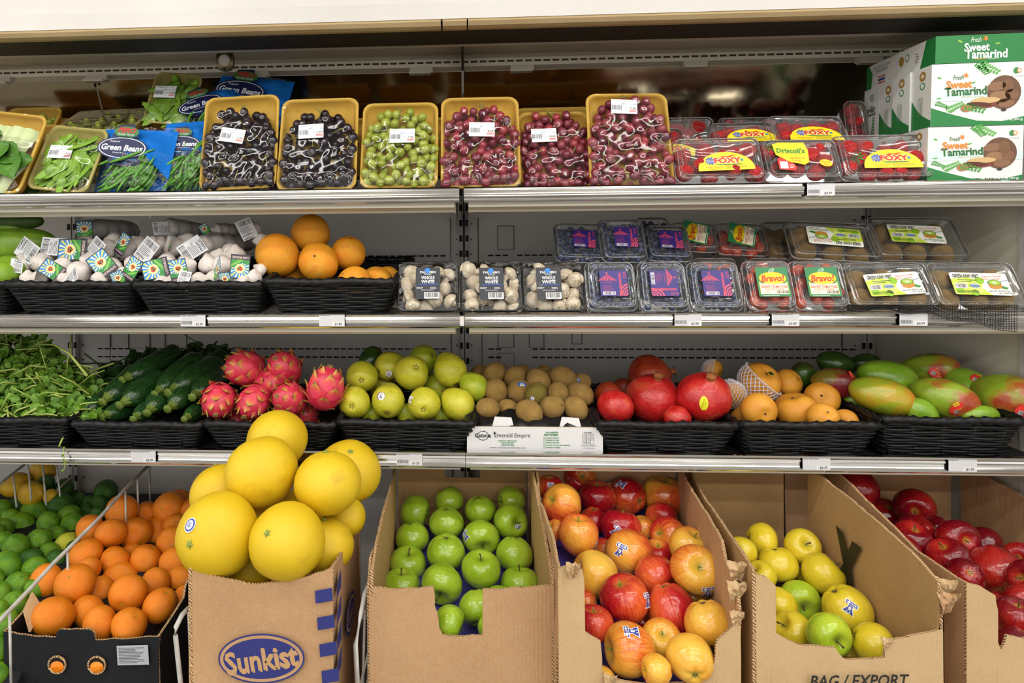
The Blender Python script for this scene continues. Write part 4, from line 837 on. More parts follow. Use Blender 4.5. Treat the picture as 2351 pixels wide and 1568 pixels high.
# torn gala carton
YA = 1.12; xl, xr = W(1279, 1350, YA).x + .004, W(1700, 1420, YA).x
ca = carton('badly torn brown carton overflowing with red and yellow striped apples', YA, 1.68, xl, xr,
       [(1281, 1308), (1312, 1296), (1338, 1310), (1342, 1335), (1330, 1362), (1328, 1400), (1318, 1420), (1345, 1450), (1378, 1470), (1381, 1500), (1382, 1545), (1405, 1556), (1450, 1566), (1520, 1572), (1590, 1566), (1625, 1545), (1640, 1520), (1646, 1470), (1668, 1452), (1700, 1415)],
       [(1281, 1308), (1265, 1240), (1246, 1165), (1238, 1150), (1230, 1100), (1226, 1060)], [(1700, 1415), (1697, 1370), (1690, 1330), (1668, 1290), (1660, 1240), (1625, 1180), (1600, 1140), (1570, 1090), (1560, 1060)], 1050, ZD, m_board_tan, m_board, 41, .005, kr=.12)
liner(ca, xl+.006, xr-.006, [(1.125, W(1065, 1600, 1.12).z-.02), (1.25, pileZ(1400, 1.24)-.06), (1.42, pileZ(1220, 1.42)-.06), (1.67, W(1065, 1120, 1.60).z-.07)], m_purple, 'purple_tray')
def torn(parent, x, y, Y, sc, seed, m=m_board_tan):
    rg = random.Random(seed); q = MB(); p = W(x, y, Y); n = 9; R = []
    for j in range(7):
        R.append([p + Vector(((k-4)*.13*(1-.45*(j/6)**2) + .12*mnoise.noise(Vector((k*.6, j*.6, seed))), -.1 - .22*sin(j*.5+k*.25) + .16*mnoise.noise(Vector((k*.9, j*.8, seed+9))), .35 - j*.2 + .2*mnoise.noise(Vector((k*1.3, seed, 2))) ))*sc for k in range(n)])
    q.rings(R, 0, close=False); q.rings([[v + Vector((.0008, .0025, -.001)) for v in r] for r in R], 0, close=False); return part('torn_flap', q, m, parent)
torn(ca, 1315, 1300, YA-.004, .022, 1); torn(ca, 1690, 1300, YA+.03, .03, 2); torn(ca, 1688, 1345, YA+.01, .03, 3); torn(ca, 1400, 1556, YA-.006, .02, 4); torn(ca, 1690, 1410, YA, .022, 7)
# golden apple carton
YY = 1.12; xl, xr = W(1728, 1400, YY).x, W(2166, 1450, YY).x
cy = carton('open brown carton lettered in black at the bottom, holding golden apples', YY, 1.66, xl, xr,
       [(1735, 1318), (1760, 1325), (1781, 1345), (1776, 1400), (1770, 1448), (1800, 1465), (1832, 1480), (1880, 1484), (1918, 1487), (1926, 1500), (1940, 1515), (1990, 1513), (2036, 1508), (2048, 1496), (2044, 1482), (2030, 1474), (2060, 1466), (2110, 1455), (2165, 1444)],
       [(1735, 1318), (1700, 1262), (1655, 1200), (1610, 1135), (1585, 1085), (1570, 1060)], [(2168, 1444), (2172, 1400), (2160, 1335), (2120, 1290), (2030, 1205), (1950, 1140), (1890, 1085), (1860, 1060)], 1050, ZD, m_board_tan, m_board_in, 51, .003, kl=.12)
liner(cy, xl+.006, xr-.006, [(1.125, W(1065, 1530, 1.16).z-.04), (1.35, pileZ(1365, 1.33)-.05), (1.50, pileZ(1260, 1.48)-.05), (1.65, pileZ(1240, 1.55)-.05)], m_purple, 'purple_tray')
torn(cy, 2165, 1340, YY+.02, .036, 5, m_board_tan); torn(cy, 2172, 1372, YY+.0, .03, 6, m_board); torn(cy, 2035, 1470, YY-.003, .018, 9)
pr = Print(); L0 = W(1973, 1563, YY-.009); s0 = YY/F
pr.text('BAG / EXPORT', 0, 0, 27*s0, '2a2622', 1, w=212*s0, rot=2.5, bold=.02, shear=.25); pr.build('printed_lettering', cy, frame_at(L0))
ym = [WX(x, y, xr-.0095) for x, y in ((1921, 1205), (1937, 1222), (1948, 1268), (1959, 1242), (1980, 1258), (1956, 1305), (1962, 1350), (1940, 1345), (1930, 1308), (1938, 1292))]
q = MB(); q.add([(xr-.0115, v.y, v.z) for v in ym], [(0, 1, 2, 9), (2, 3, 4, 5), (2, 5, 8, 9), (5, 6, 7, 8)]); part('black_mark', q, flat('1d1b14', .6), cy)
# red apple carton
YR = 1.14; xl, xr = W(2219, 1400, YR).x, 1.195
cr = carton('brown carton with a perforated corner, at the far right with dark red apples', YR, 1.76, xl, xr,
       [(2216, 1336), (2250, 1345), (2284, 1366), (2290, 1400), (2289, 1470), (2298, 1492), (2306, 1478), (2312, 1458), (2351, 1468), (2480, 1480)],
       [(2216, 1336), (2160, 1300), (2100, 1262), (2040, 1200), (1960, 1120), (1900, 1070)], [(2900, 1480), (2600, 1280), (2351, 1140), (2245, 1078), (2210, 1060)], 1050, ZD, m_board_tan, m_board, 61, .005)
liner(cr, xl+.006, xr-.006, [(1.15, W(1065, 1580, 1.2).z-.04), (1.35, pileZ(1400, 1.26)-.05), (1.74, W(1065, 1200, 1.66).z-.05)], m_board_in, 'paper_liner')
liner(co, W(9, 1450, YO).x+.01, W(366, 1461, YO).x-.01, [(YO+.01, pileZ(1540, 1.30)), (1.69, pileZ(1230, 1.69)-.03)], m_board_black, 'bottom_pad')
# heap bases the limes rest on
q = MB(); q.plate([(-2.2, 1.17, .58), (-2.2, 1.28, .68), (-2.2, 1.40, .735), (-2.2, 2.05, .765), (-2.2, 2.05, .74), (-2.2, 1.20, .54)], (1.34, 0, 0))
tag(link('wire_bin_floor', q.mesh('wire_bin_floor', m_blackmat)), 'dark sloping pan under the lime heap', 'pan')
# ------------------------------------------------------------ white wire dividers
m_wire = wear('white_wire', 'b9b7b0', 'dddbd5', 30, .4, c3='8c857a')
def wires(label, lines):
    r_ = thing('wire_divider', label, 'wire rack', Matrix.Identity(4), 'white wire dividers')
    for nm, pts, r in lines:
        q = MB(); q.tube(pts, r, 8); part(nm, q, m_wire, r_, True)
    return r_
XA = W(2, 1424, 1.22).x
rail = [WX(x, y, XA) for x, y in ((-40, 1468), (0, 1424), (71, 1350), (124, 1292), (178, 1239), (232, 1185), (286, 1124), (343, 1066))]
L = [('top_rail', rail, .0042)]
for x, y1 in ((22, 1440), (155, 1300), (288, 1150), (316, 1150), (346, 1150), (372, 1150), (395, 1135)):
    a = [p for p in rail]; t = WX(x, y1, XA); yy = min(max(t.y, rail[0].y), rail[-1].y)
    zt_ = next((a[i].z + (a[i+1].z-a[i].z)*(yy-a[i].y)/(a[i+1].y-a[i].y) for i in range(len(a)-1) if a[i].y <= yy <= a[i+1].y), rail[-1].z)
    L.append(('wire_bar', [(XA, yy, zt_), (XA, yy+.004, zt_-.16)], .0026))
wires('white wire divider sloping between the limes and the oranges', L)
XB = W(0, 1110, 1.80).x
r2 = [WX(x, y, XB) for x, y in ((-60, 1160), (0, 1110), (57, 1066))]; L = [('top_rail', r2, .0036)]
for x, ya, yb_ in ((30, 1088, 1165), (64, 1066, 1150), (98, 1066, 1160), (130, 1066, 1140)):
    L.append(('wire_bar', [W(x, ya, 1.88), W(x+8, yb_, 1.84)], .0026))
L.append(('cross_wire', [W(104, 1150, 1.86), W(168, 1092, 1.98)], .003)); wires('white wire divider at the back left in front of the lemons', L)
L = [('top_rail', [W(433, 1396, 1.20), W(418, 1412, 1.18), (W(404, 1440, 1.17)), W(403, 1460, 1.17), W(416, 1580, 1.17), W(420, 1640, 1.17)], .0045), ('wire_bar', [W(433, 1398, 1.21), W(436, 1500, 1.25)], .0024)]
wires('bent white wire end between the black carton and the pomelo carton', L)
XD = W(840, 1350, 1.19).x
L = [('top_rail', [W(852, 1330, 1.24), W(838, 1362, 1.21), W(829, 1410, 1.19), W(816, 1480, 1.17), W(822, 1600, 1.17)], .0045)]
for x0, y0, x1, y1 in ((838, 1400, 832, 1600), (846, 1360, 846, 1600), (850, 1480, 828, 1570), (852, 1520, 838, 1600)): L.append(('wire_bar', [W(x0, y0, 1.215), W(x1, y1, 1.20)], .0024))
wires('white wire divider between the pomelo carton and the green apple carton', L)
p = [W(165, 1195, 1.93), W(182, 1148, 1.98), W(193, 1137, 2.0)]
q = MB(); q.tube([W(125, 1168, 1.94), W(182, 1152, 1.98), W(245, 1160, 1.98)], .003, 6); o = wires('thin white wire shelf frame lying behind the limes', [('cross_wire', [W(160, 1172, 1.96), W(196, 1138, 2.0)], .003), ('cross_wire', [W(168, 1158, 1.99), W(262, 1160, 1.99)], .003)])
# ------------------------------------------------------------ wicker baskets
m_wick = wear('black_wicker', '090a0b', '121315', 30, .5, bump=.3, bscale=90, c3='1c1a18', spec=.4)
_bk = {}
def basket_meshes(w, dpt, h):
    k = (round(w, 3), round(dpt, 3), round(h, 3))
    if k in _bk: return _bk[k]
    fl = .024; rings = 13; weave = MB(); n = 88
    def outline(f, off, ph=None):
        ww = w - 2*fl*(1-f); dd = dpt - 2*fl*(1-f); pts = []; P = []
        per = 2*(ww+dd); N = n
        for i in range(N):
            s_ = per*i/N; r = .02
            if s_ < ww: x, y, nx, ny = -ww/2+s_, -dd/2, 0, -1
            elif s_ < ww+dd: x, y, nx, ny = ww/2, -dd/2+(s_-ww), 1, 0
            elif s_ < 2*ww+dd: x, y, nx, ny = ww/2-(s_-ww-dd), dd/2, 0, 1
            else: x, y, nx, ny = -ww/2, dd/2-(s_-2*ww-dd), -1, 0
            # soften corners
            cx, cy = ww/2-r, dd/2-r
            if abs(x) > cx and abs(y) > cy:
                v = Vector((abs(x)-cx, abs(y)-cy)); v = v.normalized()*r; x, y = math.copysign(cx+v.x, x), math.copysign(cy+v.y, y)
            o_ = 0 if ph is None else .0032*sin(pi*i/ (N/ round(N/4)) + ph)
            P.append(Vector((x+nx*(off+o_), y+ny*(off+o_), 0)))
        return P
    for j in range(rings):
        f = j/(rings-1); z = .004 + (h-.012)*f
        weave.tube([p + Vector((0, 0, z + .0008*sin(i*.7+j))) for i, p in enumerate(outline(f, 0, pi*j))], .0031, 5, 0, True)
    st = MB(); top = outline(1, 0); bot = outline(0, 0)
    for i in range(0, n, 4): st.tube([bot[i] + Vector((0, 0, .002)), top[i] + Vector((0, 0, h-.006))], .0024, 5)
    rim = MB(); R = outline(1, .002); N2 = len(R)*3; pts = []
    for i in range(N2):
        a = R[(i//3) % len(R)]; b = R[(i//3+1) % len(R)]; pts.append(a.lerp(b, (i % 3)/3) + Vector((0, 0, h + .0012*sin(i*.21))))
    seg = 8; rg = []
    for i, p in enumerate(pts):
        nx = p.copy(); nx.z = 0; nx.normalize(); rr = .0078*(1 + .14*sin(i*1.15))
        rg.append([p + (nx*cos(2*pi*k/seg + i*.35) + Vector((0, 0, 1))*sin(2*pi*k/seg + i*.35))*rr*(1+.22*(k % 2)) for k in range(seg)])
    rg.append(rg[0]); rim.rings(rg)
    base = MB(); b_ = outline(0, 0); base.add([p + Vector((0, 0, .003)) for p in b_] + [p + Vector((0, 0, .006)) for p in b_], [tuple(range(n))[::-1], tuple(range(n, 2*n))])
    _bk[k] = (weave.mesh('woven_side', m_wick, True), st.mesh('stakes', m_wick, True), rim.mesh('rim', m_wick, True), base.mesh('base', m_wick, False)); return _bk[k]
def basket(x0, x1, yrim, li, label, dpt=.40, h=None, yaw=0, Y0=None):
    zr, tilt = SH[li]; Yc = Y0 or YF+.012
    a, b = W(x0, yrim, Yc), W(x1, yrim, Yc); w = b.x - a.x
    Yf = Yc + .024; zf = zr - .018 + tan(rad(tilt))*(Yf-YF) ; h = h or max(.06, a.z - zf - .004)
    Mx = Matrix.Translation(((a.x+b.x)/2, Yc, zf + .0025)) @ Matrix.Rotation(rad(yaw), 4, 'Z') @ Matrix.Rotation(rad(tilt), 4, 'X') @ Matrix.Translation((0, dpt/2, 0))
    r_ = thing('wicker_basket', label, 'basket', Mx, 'black wicker baskets')
    ms = basket_meshes(w, dpt, h)
    for nm, me in zip(('woven_side', 'stakes', 'rim', 'base'), ms):
        o_ = link(nm, me, r_)
        if nm in ('woven_side', 'stakes'): o_['kind'] = 'stuff'
    return r_
basket(-90, 153, 962, 2, 'black wicker basket under the watercress at the left end')
basket(165, 464, 972, 2, 'black wicker basket holding the zucchini')
basket(469, 769, 972, 2, 'black wicker basket holding the dragon fruit')
basket(776, 1089, 968, 2, 'black wicker basket holding the pears')
basket(1370, 1694, 972, 2, 'black wicker basket holding the pomegranates')
basket(1700, 2026, 972, 2, 'black wicker basket holding the asian pears', yaw=2)
basket(2024, 2350, 962, 2, 'black wicker basket holding the mangoes', yaw=-1)
basket(-190, 14, 652, 1, 'black wicker basket under the green squash, cut by the photo edge', .36)
basket(18, 304, 652, 1, 'black wicker basket holding the left heap of garlic', .38)
basket(309, 603, 652, 1, 'black wicker basket holding the right heap of garlic', .38)
basket(608, 905, 645, 1, 'black wicker basket holding the grapefruit', .38, yaw=-2)
# ------------------------------------------------------------ kiwi crate
zr, tl = SH[2]; YK = YF + .022
a, b = W(1072, 978, YK), W(1384, 978, YK); hk = a.z - zr - .003; wk = b.x - a.x
ck = thing('kiwi_crate', 'white printed cardboard crate of loose kiwis with black paper lining', 'crate', Matrix.Translation((a.x, YK, zr+.002)))
q = MB(); dk = .38
q.plate([(0, 0, -.015), (wk, 0, -.015), (wk, 0, hk), (0, 0, hk)], (0, .005, 0), 0, 1); part('front_panel', q, [m_board_white, m_flute], ck)
q = MB()
for x in (0, wk-.005): q.plate([(x, .005, 0), (x, dk, 0), (x, dk, hk), (x, .005, hk)], (.005, 0, 0), 0, 1)
q.box(.005, wk-.005, dk-.005, dk, 0, hk); q.box(.005, wk-.005, .005, dk-.005, 0, .004); part('side_walls', q, [m_board_white, m_flute], ck)
for u in (.19, .69):
    q = MB(); q.plate([(wk*u, 0.012, hk-.002), (wk*(u+.16), .012, hk-.002), (wk*(u+.145), .016, hk+.016), (wk*(u+.02), .016, hk+.018)], (0, .004, 0)); part('corner_tab', q, m_board_white, ck)
rg = []
for j in range(7):
    rg.append([Vector((wk*(-.01 + 1.02*k/40), .004 + .012*j + (.006*mnoise.noise(Vector((k*.4, 3, 1)))), hk - .014 + (.020 if j < 3 else .012)*(.5 + mnoise.noise(Vector((k*.33, j*.35, 5)))) + .006*j - (.012 if j == 0 else 0))) for k in range(41)])
q = MB(); q.rings(rg, 0, close=False); part('paper_lining', q, wear('black_paper', '0e0e10', '1a1b1e', 10, .35), ck, True)
pr = Print(); k_ = wk/312.0; dkc, grn = '3a3d40', '2f8a4a'
X_ = lambda px: (px-1072)*k_ - wk/2
Y_ = lambda py: hk/2 - (py-978)*hk/55
pr.text('Catania', X_(1109), Y_(1000), 9*k_, dkc, 1, w=36*k_, bold=.03); pr.ell(X_(1109), Y_(1001), 13*k_, 11*k_, dkc, 1, 20); pr.ell(X_(1109), Y_(1001), 11.5*k_, 9.5*k_, m_board_white, 2, 20); pr.text('Catania', X_(1109), Y_(1000), 10*k_, dkc, 3, w=37*k_, bold=.03)
pr.poly([(X_(1106), Y_(992)), (X_(1112), Y_(988)), (X_(1115), Y_(991))], dkc, 1)
pr.text('Emerald Empire', X_(1177), Y_(1001), 13*k_, dkc, 1, w=82*k_)
for a_ in range(8):
    t = a_*pi/4; pr.poly([(X_(1136)+cos(t)*5*k_, Y_(994)+sin(t)*5*k_), (X_(1136)+cos(t+1.6)*.7*k_, Y_(994)+sin(t+1.6)*.7*k_), (X_(1136)+cos(t-1.6)*.7*k_, Y_(994)+sin(t-1.6)*.7*k_)], dkc, 1)
for i, t in enumerate(('PACKED BY / EMBALLÉ PAR', 'CATANIA NEW JERSEY', '3254 N. MILL RD.', 'VINELAND NJ 08360')): pr.text(t, X_(1166), Y_(1013 + i*4.3), 2.6*k_, grn, 1, bold=.03, w=(45, 37, 28, 32)[i]*k_)
pr.text('www.cataniaworldwide.com', X_(1166), Y_(1031), 3*k_, dkc, 1, w=84*k_)
pr.text('LES VARIÉTÉS', X_(1268), Y_(991), 4*k_, grn, 1, w=28*k_, bold=.04); pr.text('HAYWARD', X_(1266), Y_(997.5), 5*k_, grn, 1, w=32*k_, bold=.04)
for i, t in enumerate(("PRODUIT DES É-U.", 'PRODUIT DU CHILI', "PRODUIT D'ITALIE", 'PRODUIT DE NOUVELLE ZÉLANDE', 'PRODUIT LA GRÈCE')):
    pr.text(t, X_(1255), Y_(1005 + i*6.1), 3*k_, grn, 1, al='l', w=(29, 29, 29, 54, 32)[i]*k_, bold=.04); pr.rect(X_(1249), Y_(1007 + i*6.1), 4*k_, 3.8*k_, grn, 1); pr.rect(X_(1249.7), Y_(1006.4 + i*6.1), 2.6*k_, 2.6*k_, m_board_white, 2)
pr.text('NOMBRE', X_(1350), Y_(991), 3.2*k_, dkc, 1, w=18*k_)
for i in range(3):
    for j in range(3):
        x, y = X_(1338 + j*8.6), Y_(1003 + i*8.4); pr.rect(x, y, 8.6*k_, 8.4*k_, dkc, 1); pr.rect(x+.6*k_, y+.6*k_, 7.4*k_, 7.2*k_, m_board_white, 2)
        t = ('25', '27', '30', '33', '36', '39', '42', '45', '')[i*3+j]
        if t: pr.text(t, x+4.3*k_, y+4.2*k_, 4.2*k_, dkc, 3)
pr.text('À CONSOMMER À', X_(1352), Y_(1024), 3*k_, dkc, 1, w=36*k_); pr.text("L'ÉTAT MOU", X_(1352), Y_(1030), 3*k_, dkc, 1, w=25*k_)
pr.build('printed_lettering', ck, Matrix.Translation((wk/2, -.0006, hk/2)) @ Matrix.Rotation(rad(90), 4, 'X'))
# ------------------------------------------------------------ foam nets on two asian pears
m_net = wear('foam_net', 'd9d3da', 'eeeaf0', 5, .8)
nets = [(f, c, R) for f, c, R in ALLF if f.get('label', '').startswith(('foam netted', 'fully netted', 'half netted'))]
for f, c, R in nets:
    lab = f['label']; q = MB(); nA, nB = 26, 12; Rl = 1.06
    t0, t1 = (.15, pi*.97) if 'fully' in lab else ((pi*.42, pi*.98) if 'foam' in lab else (pi*.45, pi*.97))
    P = lambda i, j: (lambda t, p: Vector((sin(t)*cos(p), sin(t)*sin(p), cos(t)*.93))*Rl)(t0 + (t1-t0)*i/nB, 2*pi*j/nA)
    for j in range(nA):
        for sgn in (1, -1): q.tube([P(i, j + sgn*i*.5) for i in range(nB+1)], .022, 5)
    for j in range(nA): q.tube([P(0, j) * 1.0, P(0, j+.5)*1.06, P(0, j+1)], .03, 5)
    d = CM @ (Vector((.45, .55, .25)) if 'foam' in lab else (Vector((.8, -.1, .5)) if 'half' in lab else Vector((0, 1, .1)))); d.normalize()
    Mw = Matrix.Translation(c) @ Vector((0, 0, 1)).rotation_difference(d).to_matrix().to_4x4() @ Matrix.Scale(R, 4)
    o_ = part('foam_net', q, m_net, f); o_.matrix_basis = f.matrix_basis.inverted() @ Mw; o_['label'] = 'white foam net'
# ------------------------------------------------------------ long, leafy and scaly produce on the lower shelf
s = NT('zucchini_skin'); c0 = s.coord('Object', False); c = s.coord(); v = s.n('ShaderNodeTexVoronoi'); s.set(v.inputs['Vector'], c); v.inputs['Scale'].default_value = 14
col = s.ramp(s.noise(s.coord(scale=(5, 5, .8)), 1.3, 3), [(.35, '17351a'), (.7, '2a4f20')]); col = s.mix(s.ramp(v.outputs[0], [(.05, .35), (.1, 0.0)]), col, '7f9a4a')
s.bump(s.noise(c, 3, 2), .1, .02); M['zucchini'] = s.fin(col, .22, 0, .5, .2)
m_zstem = wear('zucchini_stem', '42601a', '7c8c34', 18, .5, bump=.3, bscale=30)
def zuc_mesh(L, name='zucchini'):
    q = MB(); n = 18; rg = []; seg = 20
    for i in range(n+1):
        f = i/n; r = (min(1, sqrt(max(0, 1-(1-f/.16)**2)) if f < .16 else 1))*(.62+.38*min(1, f/.3)) if f < .3 else 1.0
        if f > .84: r *= sqrt(max(.0005, 1-((f-.84)/.16)**2))
        if f < .001: r = .3
        cx = .18*sin(pi*f)
        rg.append([(cx + cos(2*pi*k/seg)*r*(1+.02*cos(5*2*pi*k/seg)), sin(2*pi*k/seg)*r, L*f) for k in range(seg)])
    q.rings(rg, 0, True, True); return q.mesh(name, [M['zucchini']], True)
q = MB(); rg = []
for r, z in ((.62, .12), (.50, -.1), (.38, -.35), (.40, -.62), (.52, -.78), (.46, -.84)): rg.append([(cos(2*pi*k/20)*r*(1+.14*cos(7*2*pi*k/20)), sin(2*pi*k/20)*r*(1+.14*cos(7*2*pi*k/20)), z) for k in range(20)])
q.rings(rg, 0, False, True); zstem = q.mesh('zucchini_stem', [m_zstem], True)
zs = [(282, 872, 385, 818, 24, 'topmost'), (237, 922, 300, 868, 27, 'second from left in the upper rows'), (276, 930, 355, 880, 27, 'right of centre under the topmost'), (357, 904, 440, 838, 24, 'speckled, leaning on the right pair'), (388, 901, 480, 850, 28, 'glossy lit, right upper'), (183, 952, 245, 915, 24, 'leftmost'), (235, 957, 300, 930, 22, 'front left with tilted stem'), (339, 947, 385, 900, 25, 'with a dry brown stem end'), (386, 938, 440, 900, 25, 'front, right of the brown ended one'), (443, 911, 485, 880, 25, 'far right beside the dragon fruit'), (307, 962, 350, 930, 22, 'low centre with hidden stem'), (424, 962, 465, 935, 20, 'lowest right at the basket rim'), (430, 870, 500, 830, 22, 'shaded at the back right')]
for i, (x0, y0, x1, y1, r, d) in enumerate(zs):
    Y0 = 1.60 - (y0-872)*.0009 - (0 if i != 12 else -.06); A = W(x0, y0, Y0); R = 1.12*r*depth_of(A)/F
    d2 = W(x1, y1, Y0+.10 + .04*(i in (0, 3, 4))) - A; Lw = max(d2.length*1.18, .13); dr = d2.normalized(); A = A + dr*R*.5
    Mx = Matrix.Translation(A) @ Vector((0, 0, 1)).rotation_difference(dr).to_matrix().to_4x4() @ Matrix.Rotation(i*1.3, 4, 'Z') @ Matrix.Scale(R, 4)
    z = thing('zucchini', 'dark green zucchini ' + d, 'zucchini', Mx, 'zucchini in a wicker basket', zuc_mesh(Lw/R)); link('stem', zstem, z, Matrix.Translation((0, 0, .08)) @ Matrix.Diagonal((.72, .72, .9, 1)))
# dragon fruit
s = NT('dragon_skin'); c = s.coord(); M['dragon'] = s.fin(s.ramp(s.noise(c, 1.3, 3), [(.3, 'c42443'), (.7, 'd43c4c')]), .38, 0, .5, .1)
s = NT('dragon_scale'); c = s.coord('Object', False); uv = s.sepz(c)
f = s.math('ADD', uv[1], s.math('MULTIPLY', s.math('ABSOLUTE', uv[0], 0), .3))
col = s.ramp(f, [(.30, 'dd3f58'), (.62, 'e0604e'), (.80, 'c9a044'), (1.0, '7f8a34')]); col = s.mix(s.math('MULTIPLY', s.n('ShaderNodeObjectInfo').outputs['Random'], .3), col, 'd93f60')
m_scale = s.fin(col, .42, 0, .4)
m_husk = wear('dry_husk', '7a6a3e', 'b5a566', 30, .9)
q = MB(); rg = []
for i in range(8):
    f = i/7; w_ = .36*(sin(pi*min(f*.62+.28, 1)))**.8*(1 - f**4*.9); lift = .05 + .04*f + .16*f**4
    rg.append([(w_*u, f, lift + .02 - .12*u*u*(1-.3*f) ) for u in (-1, -.5, 0, .5, 1)])
q.rings(rg, 0, close=False); scale_me = q.mesh('scale_leaf', [m_scale], True)
body_me = lathe(lambda t, p: (sin(t), cos(t)*1.22)).mesh('dragon_body', [M['dragon']], True)
q = MB(); rgn = random.Random(4)
for k in range(9):
    a = 2*pi*k/9; q.tube([(cos(a)*.05, sin(a)*.05, -.03), (cos(a)*.1, sin(a)*.1, .08), (cos(a+.4)*.16, sin(a+.4)*.16, .12 + rgn.uniform(0, .1))], .035, 5, rr=[.04, .03, .012])
husk_me = q.mesh('flower_husk', [m_husk], False)
dfs = [(563, 846, 44, (-.6, .1, .5), 'upper left'), (653, 847, 42, (-.3, .6, .7), 'upper right of the back pair'), (502, 919, 42, (.1, -.5, .8), 'lower left with a brown patch'), (583, 922, 40, (-.3, -.6, .7), 'lower middle left'), (666, 916, 41, (-.5, .3, .8), 'lower middle right'), (748, 892, 47, (.2, 1, .05), 'tall upright at the right'), (702, 955, 30, (0, .5, 1), 'dark low one behind the rim'), (620, 880, 34, (1, 0, 0), 'hidden back one'), (545, 965, 26, (.3, 0, 1), 'hidden low one')]
for i, (x, y, r, p, d) in enumerate(dfs):
    Y = (1.60 if y < 870 else 1.535) + (.05 if i >= 6 else 0) - (.01 if i == 5 else 0); c = W(x, y, Y); R = r*depth_of(c)/F*.9
    Mx = Matrix.Translation(c) @ rot_to(p, i*1.1).to_4x4() @ Matrix.Scale(R, 4); o = thing('dragon_fruit', 'pink scaly dragon fruit, ' + d + ' in the basket', 'dragon fruit', Mx, 'dragon fruit in a wicker basket', body_me)
    link('flower_husk', husk_me, o, Matrix.Translation((0, 0, 1.16)))
    rgn = random.Random(i)
    for ring, (t, nsc, sc) in enumerate(((2.75, 3, .75), (2.3, 5, .85), (1.9, 6, .9), (1.5, 6, .9), (1.1, 5, .85), (.7, 5, .7), (.38, 4, .55))):
        for k in range(nsc):
            ph = 2*pi*(k + .5*(ring % 2))/nsc + rgn.uniform(-.15, .15)
            n_ = Vector((sin(t)*cos(ph), sin(t)*sin(ph), cos(t))); pos = Vector((sin(t)*cos(ph), sin(t)*sin(ph), cos(t)*1.22))
            up = (Vector((0, 0, 1)) - n_*n_.z).normalized(); xx = up.cross(n_); Rm = Matrix((xx, up, n_)).transposed().to_4x4()
            link('scale_leaf', scale_me, o, Matrix.Translation(pos*.97) @ Rm @ Matrix.Rotation(rad(-12 - 8*(ring > 4)), 4, 'X') @ Matrix.Diagonal((sc*1.15, sc*rgn.uniform(.8, 1.05), sc, 1)))
# leafy bunches
def leaf_mat(nm, a, b): 
    s = NT(nm); c = s.coord(); col = s.mix(s.n('ShaderNodeObjectInfo').outputs['Random'], s.ramp(s.noise(c, 2, 2), [(.3, a), (.7, b)]), b); s.bump(s.noise(c, 6, 2), .2, .02); return s.fin(col, .42, 0, .4)
m_leaf = leaf_mat('fresh_leaf', '3f6a1a', '6e982e'); m_leafd = leaf_mat('dark_leaf', '1a3212', '284a1a')
m_stalk = wear('pale_stalk', '8fa843', 'b9c468', 10, .5); m_stalkd = wear('dark_stalk', '2f4a1c', '46602a', 10, .5)
def leaf_me(nm, m, lob=0):
    q = MB(); rg = []
    for i in range(6):
        f = i/5; w_ = .42*sin(pi*(f*.92+.04))**.7*(1 + lob*cos(f*14)); rg.append([(w_*u, f, .18*sin(f*2.4) + .14*u*u*(1 if not lob else .4)) for u in (-1, -.45, 0, .45, 1)])
    q.rings(rg, 0, close=False); return q.mesh(nm, [m], True)
LV = [leaf_me('leaf', m_leaf), leaf_me('leaf', m_leaf, .2)]; LVD = [leaf_me('leaf', m_leafd), leaf_me('leaf', m_leafd, .2)]
def bunch(label, name, reg, n, lv, mst, size, seed, stalks=30, group=None, ends=0):
    """reg(rng) -> world point on the heap surface and an outward direction"""
    rg = random.Random(seed); p0, _ = reg(random.Random(1)); o = thing(name, label, 'greens', Matrix.Translation(p0), group)
    for i in range(n):
        p, d = reg(rg); d = (d + Vector((rg.uniform(-.7, .7), rg.uniform(-.7, .2), rg.uniform(-.5, .6)))).normalized()
        sc = size*rg.uniform(.6, 1.3); R = Vector((0, 0, 1)).rotation_difference(d).to_matrix().to_4x4() @ Matrix.Rotation(rg.uniform(0, 6.3), 4, 'Z')
        link('leaf', lv[i % 2], o, Matrix.Translation(p - p0) @ R @ Matrix.Rotation(rad(rg.uniform(-60, 60)), 4, 'X') @ Matrix.Diagonal((sc*1.15, sc, sc, 1)))
    f = MB(); base = lv[0]
    for i in range(n*3):
        p, d = reg(rg); p = p - d*rg.uniform(.004, .03); sc = size*rg.uniform(.5, 1.1); R = Euler((rg.uniform(0, 6), rg.uniform(0, 6), rg.uniform(0, 6))).to_matrix().to_4x4(); Mt = Matrix.Translation(p - p0) @ R @ Matrix.Scale(sc, 4)
        f.add([v.co for v in base.vertices], [tuple(pp.vertices) for pp in base.polygons], 0, Mt)
    o2 = part('foliage', f, lv[0].materials[0], o, True); o2['kind'] = 'stuff'
    for i in range(stalks):
        p, d = reg(rg); a = Vector((rg.uniform(-1, 1), rg.uniform(-.3, .1), rg.uniform(-.6, .4))).normalized(); Ls = rg.uniform(.04, .09); q = MB(); b = p - p0 + d*.004
        r_ = rg.uniform(.0012, .0026); q.tube([b, b + a*Ls*.5 + d*.008*rg.random(), b + a*Ls + Vector((0, 0, -.01*rg.random()))], r_, 6); part('stalk', q, mst, o, True)
    return o
def heap(x0, x1, ytop, ybot, Yf, Yb, z_low):
    def reg(rg):
        u = rg.random(); v = rg.random()**.8; x = x0 + (x1-x0)*u; yt = ytop(u); Y = Yf + (Yb-Yf)*v; y = ybot + (yt-ybot)*v
        return W(x, y, Y), Vector((.5*(u-.5), -.8, .5+.5*v)).normalized()
    return reg
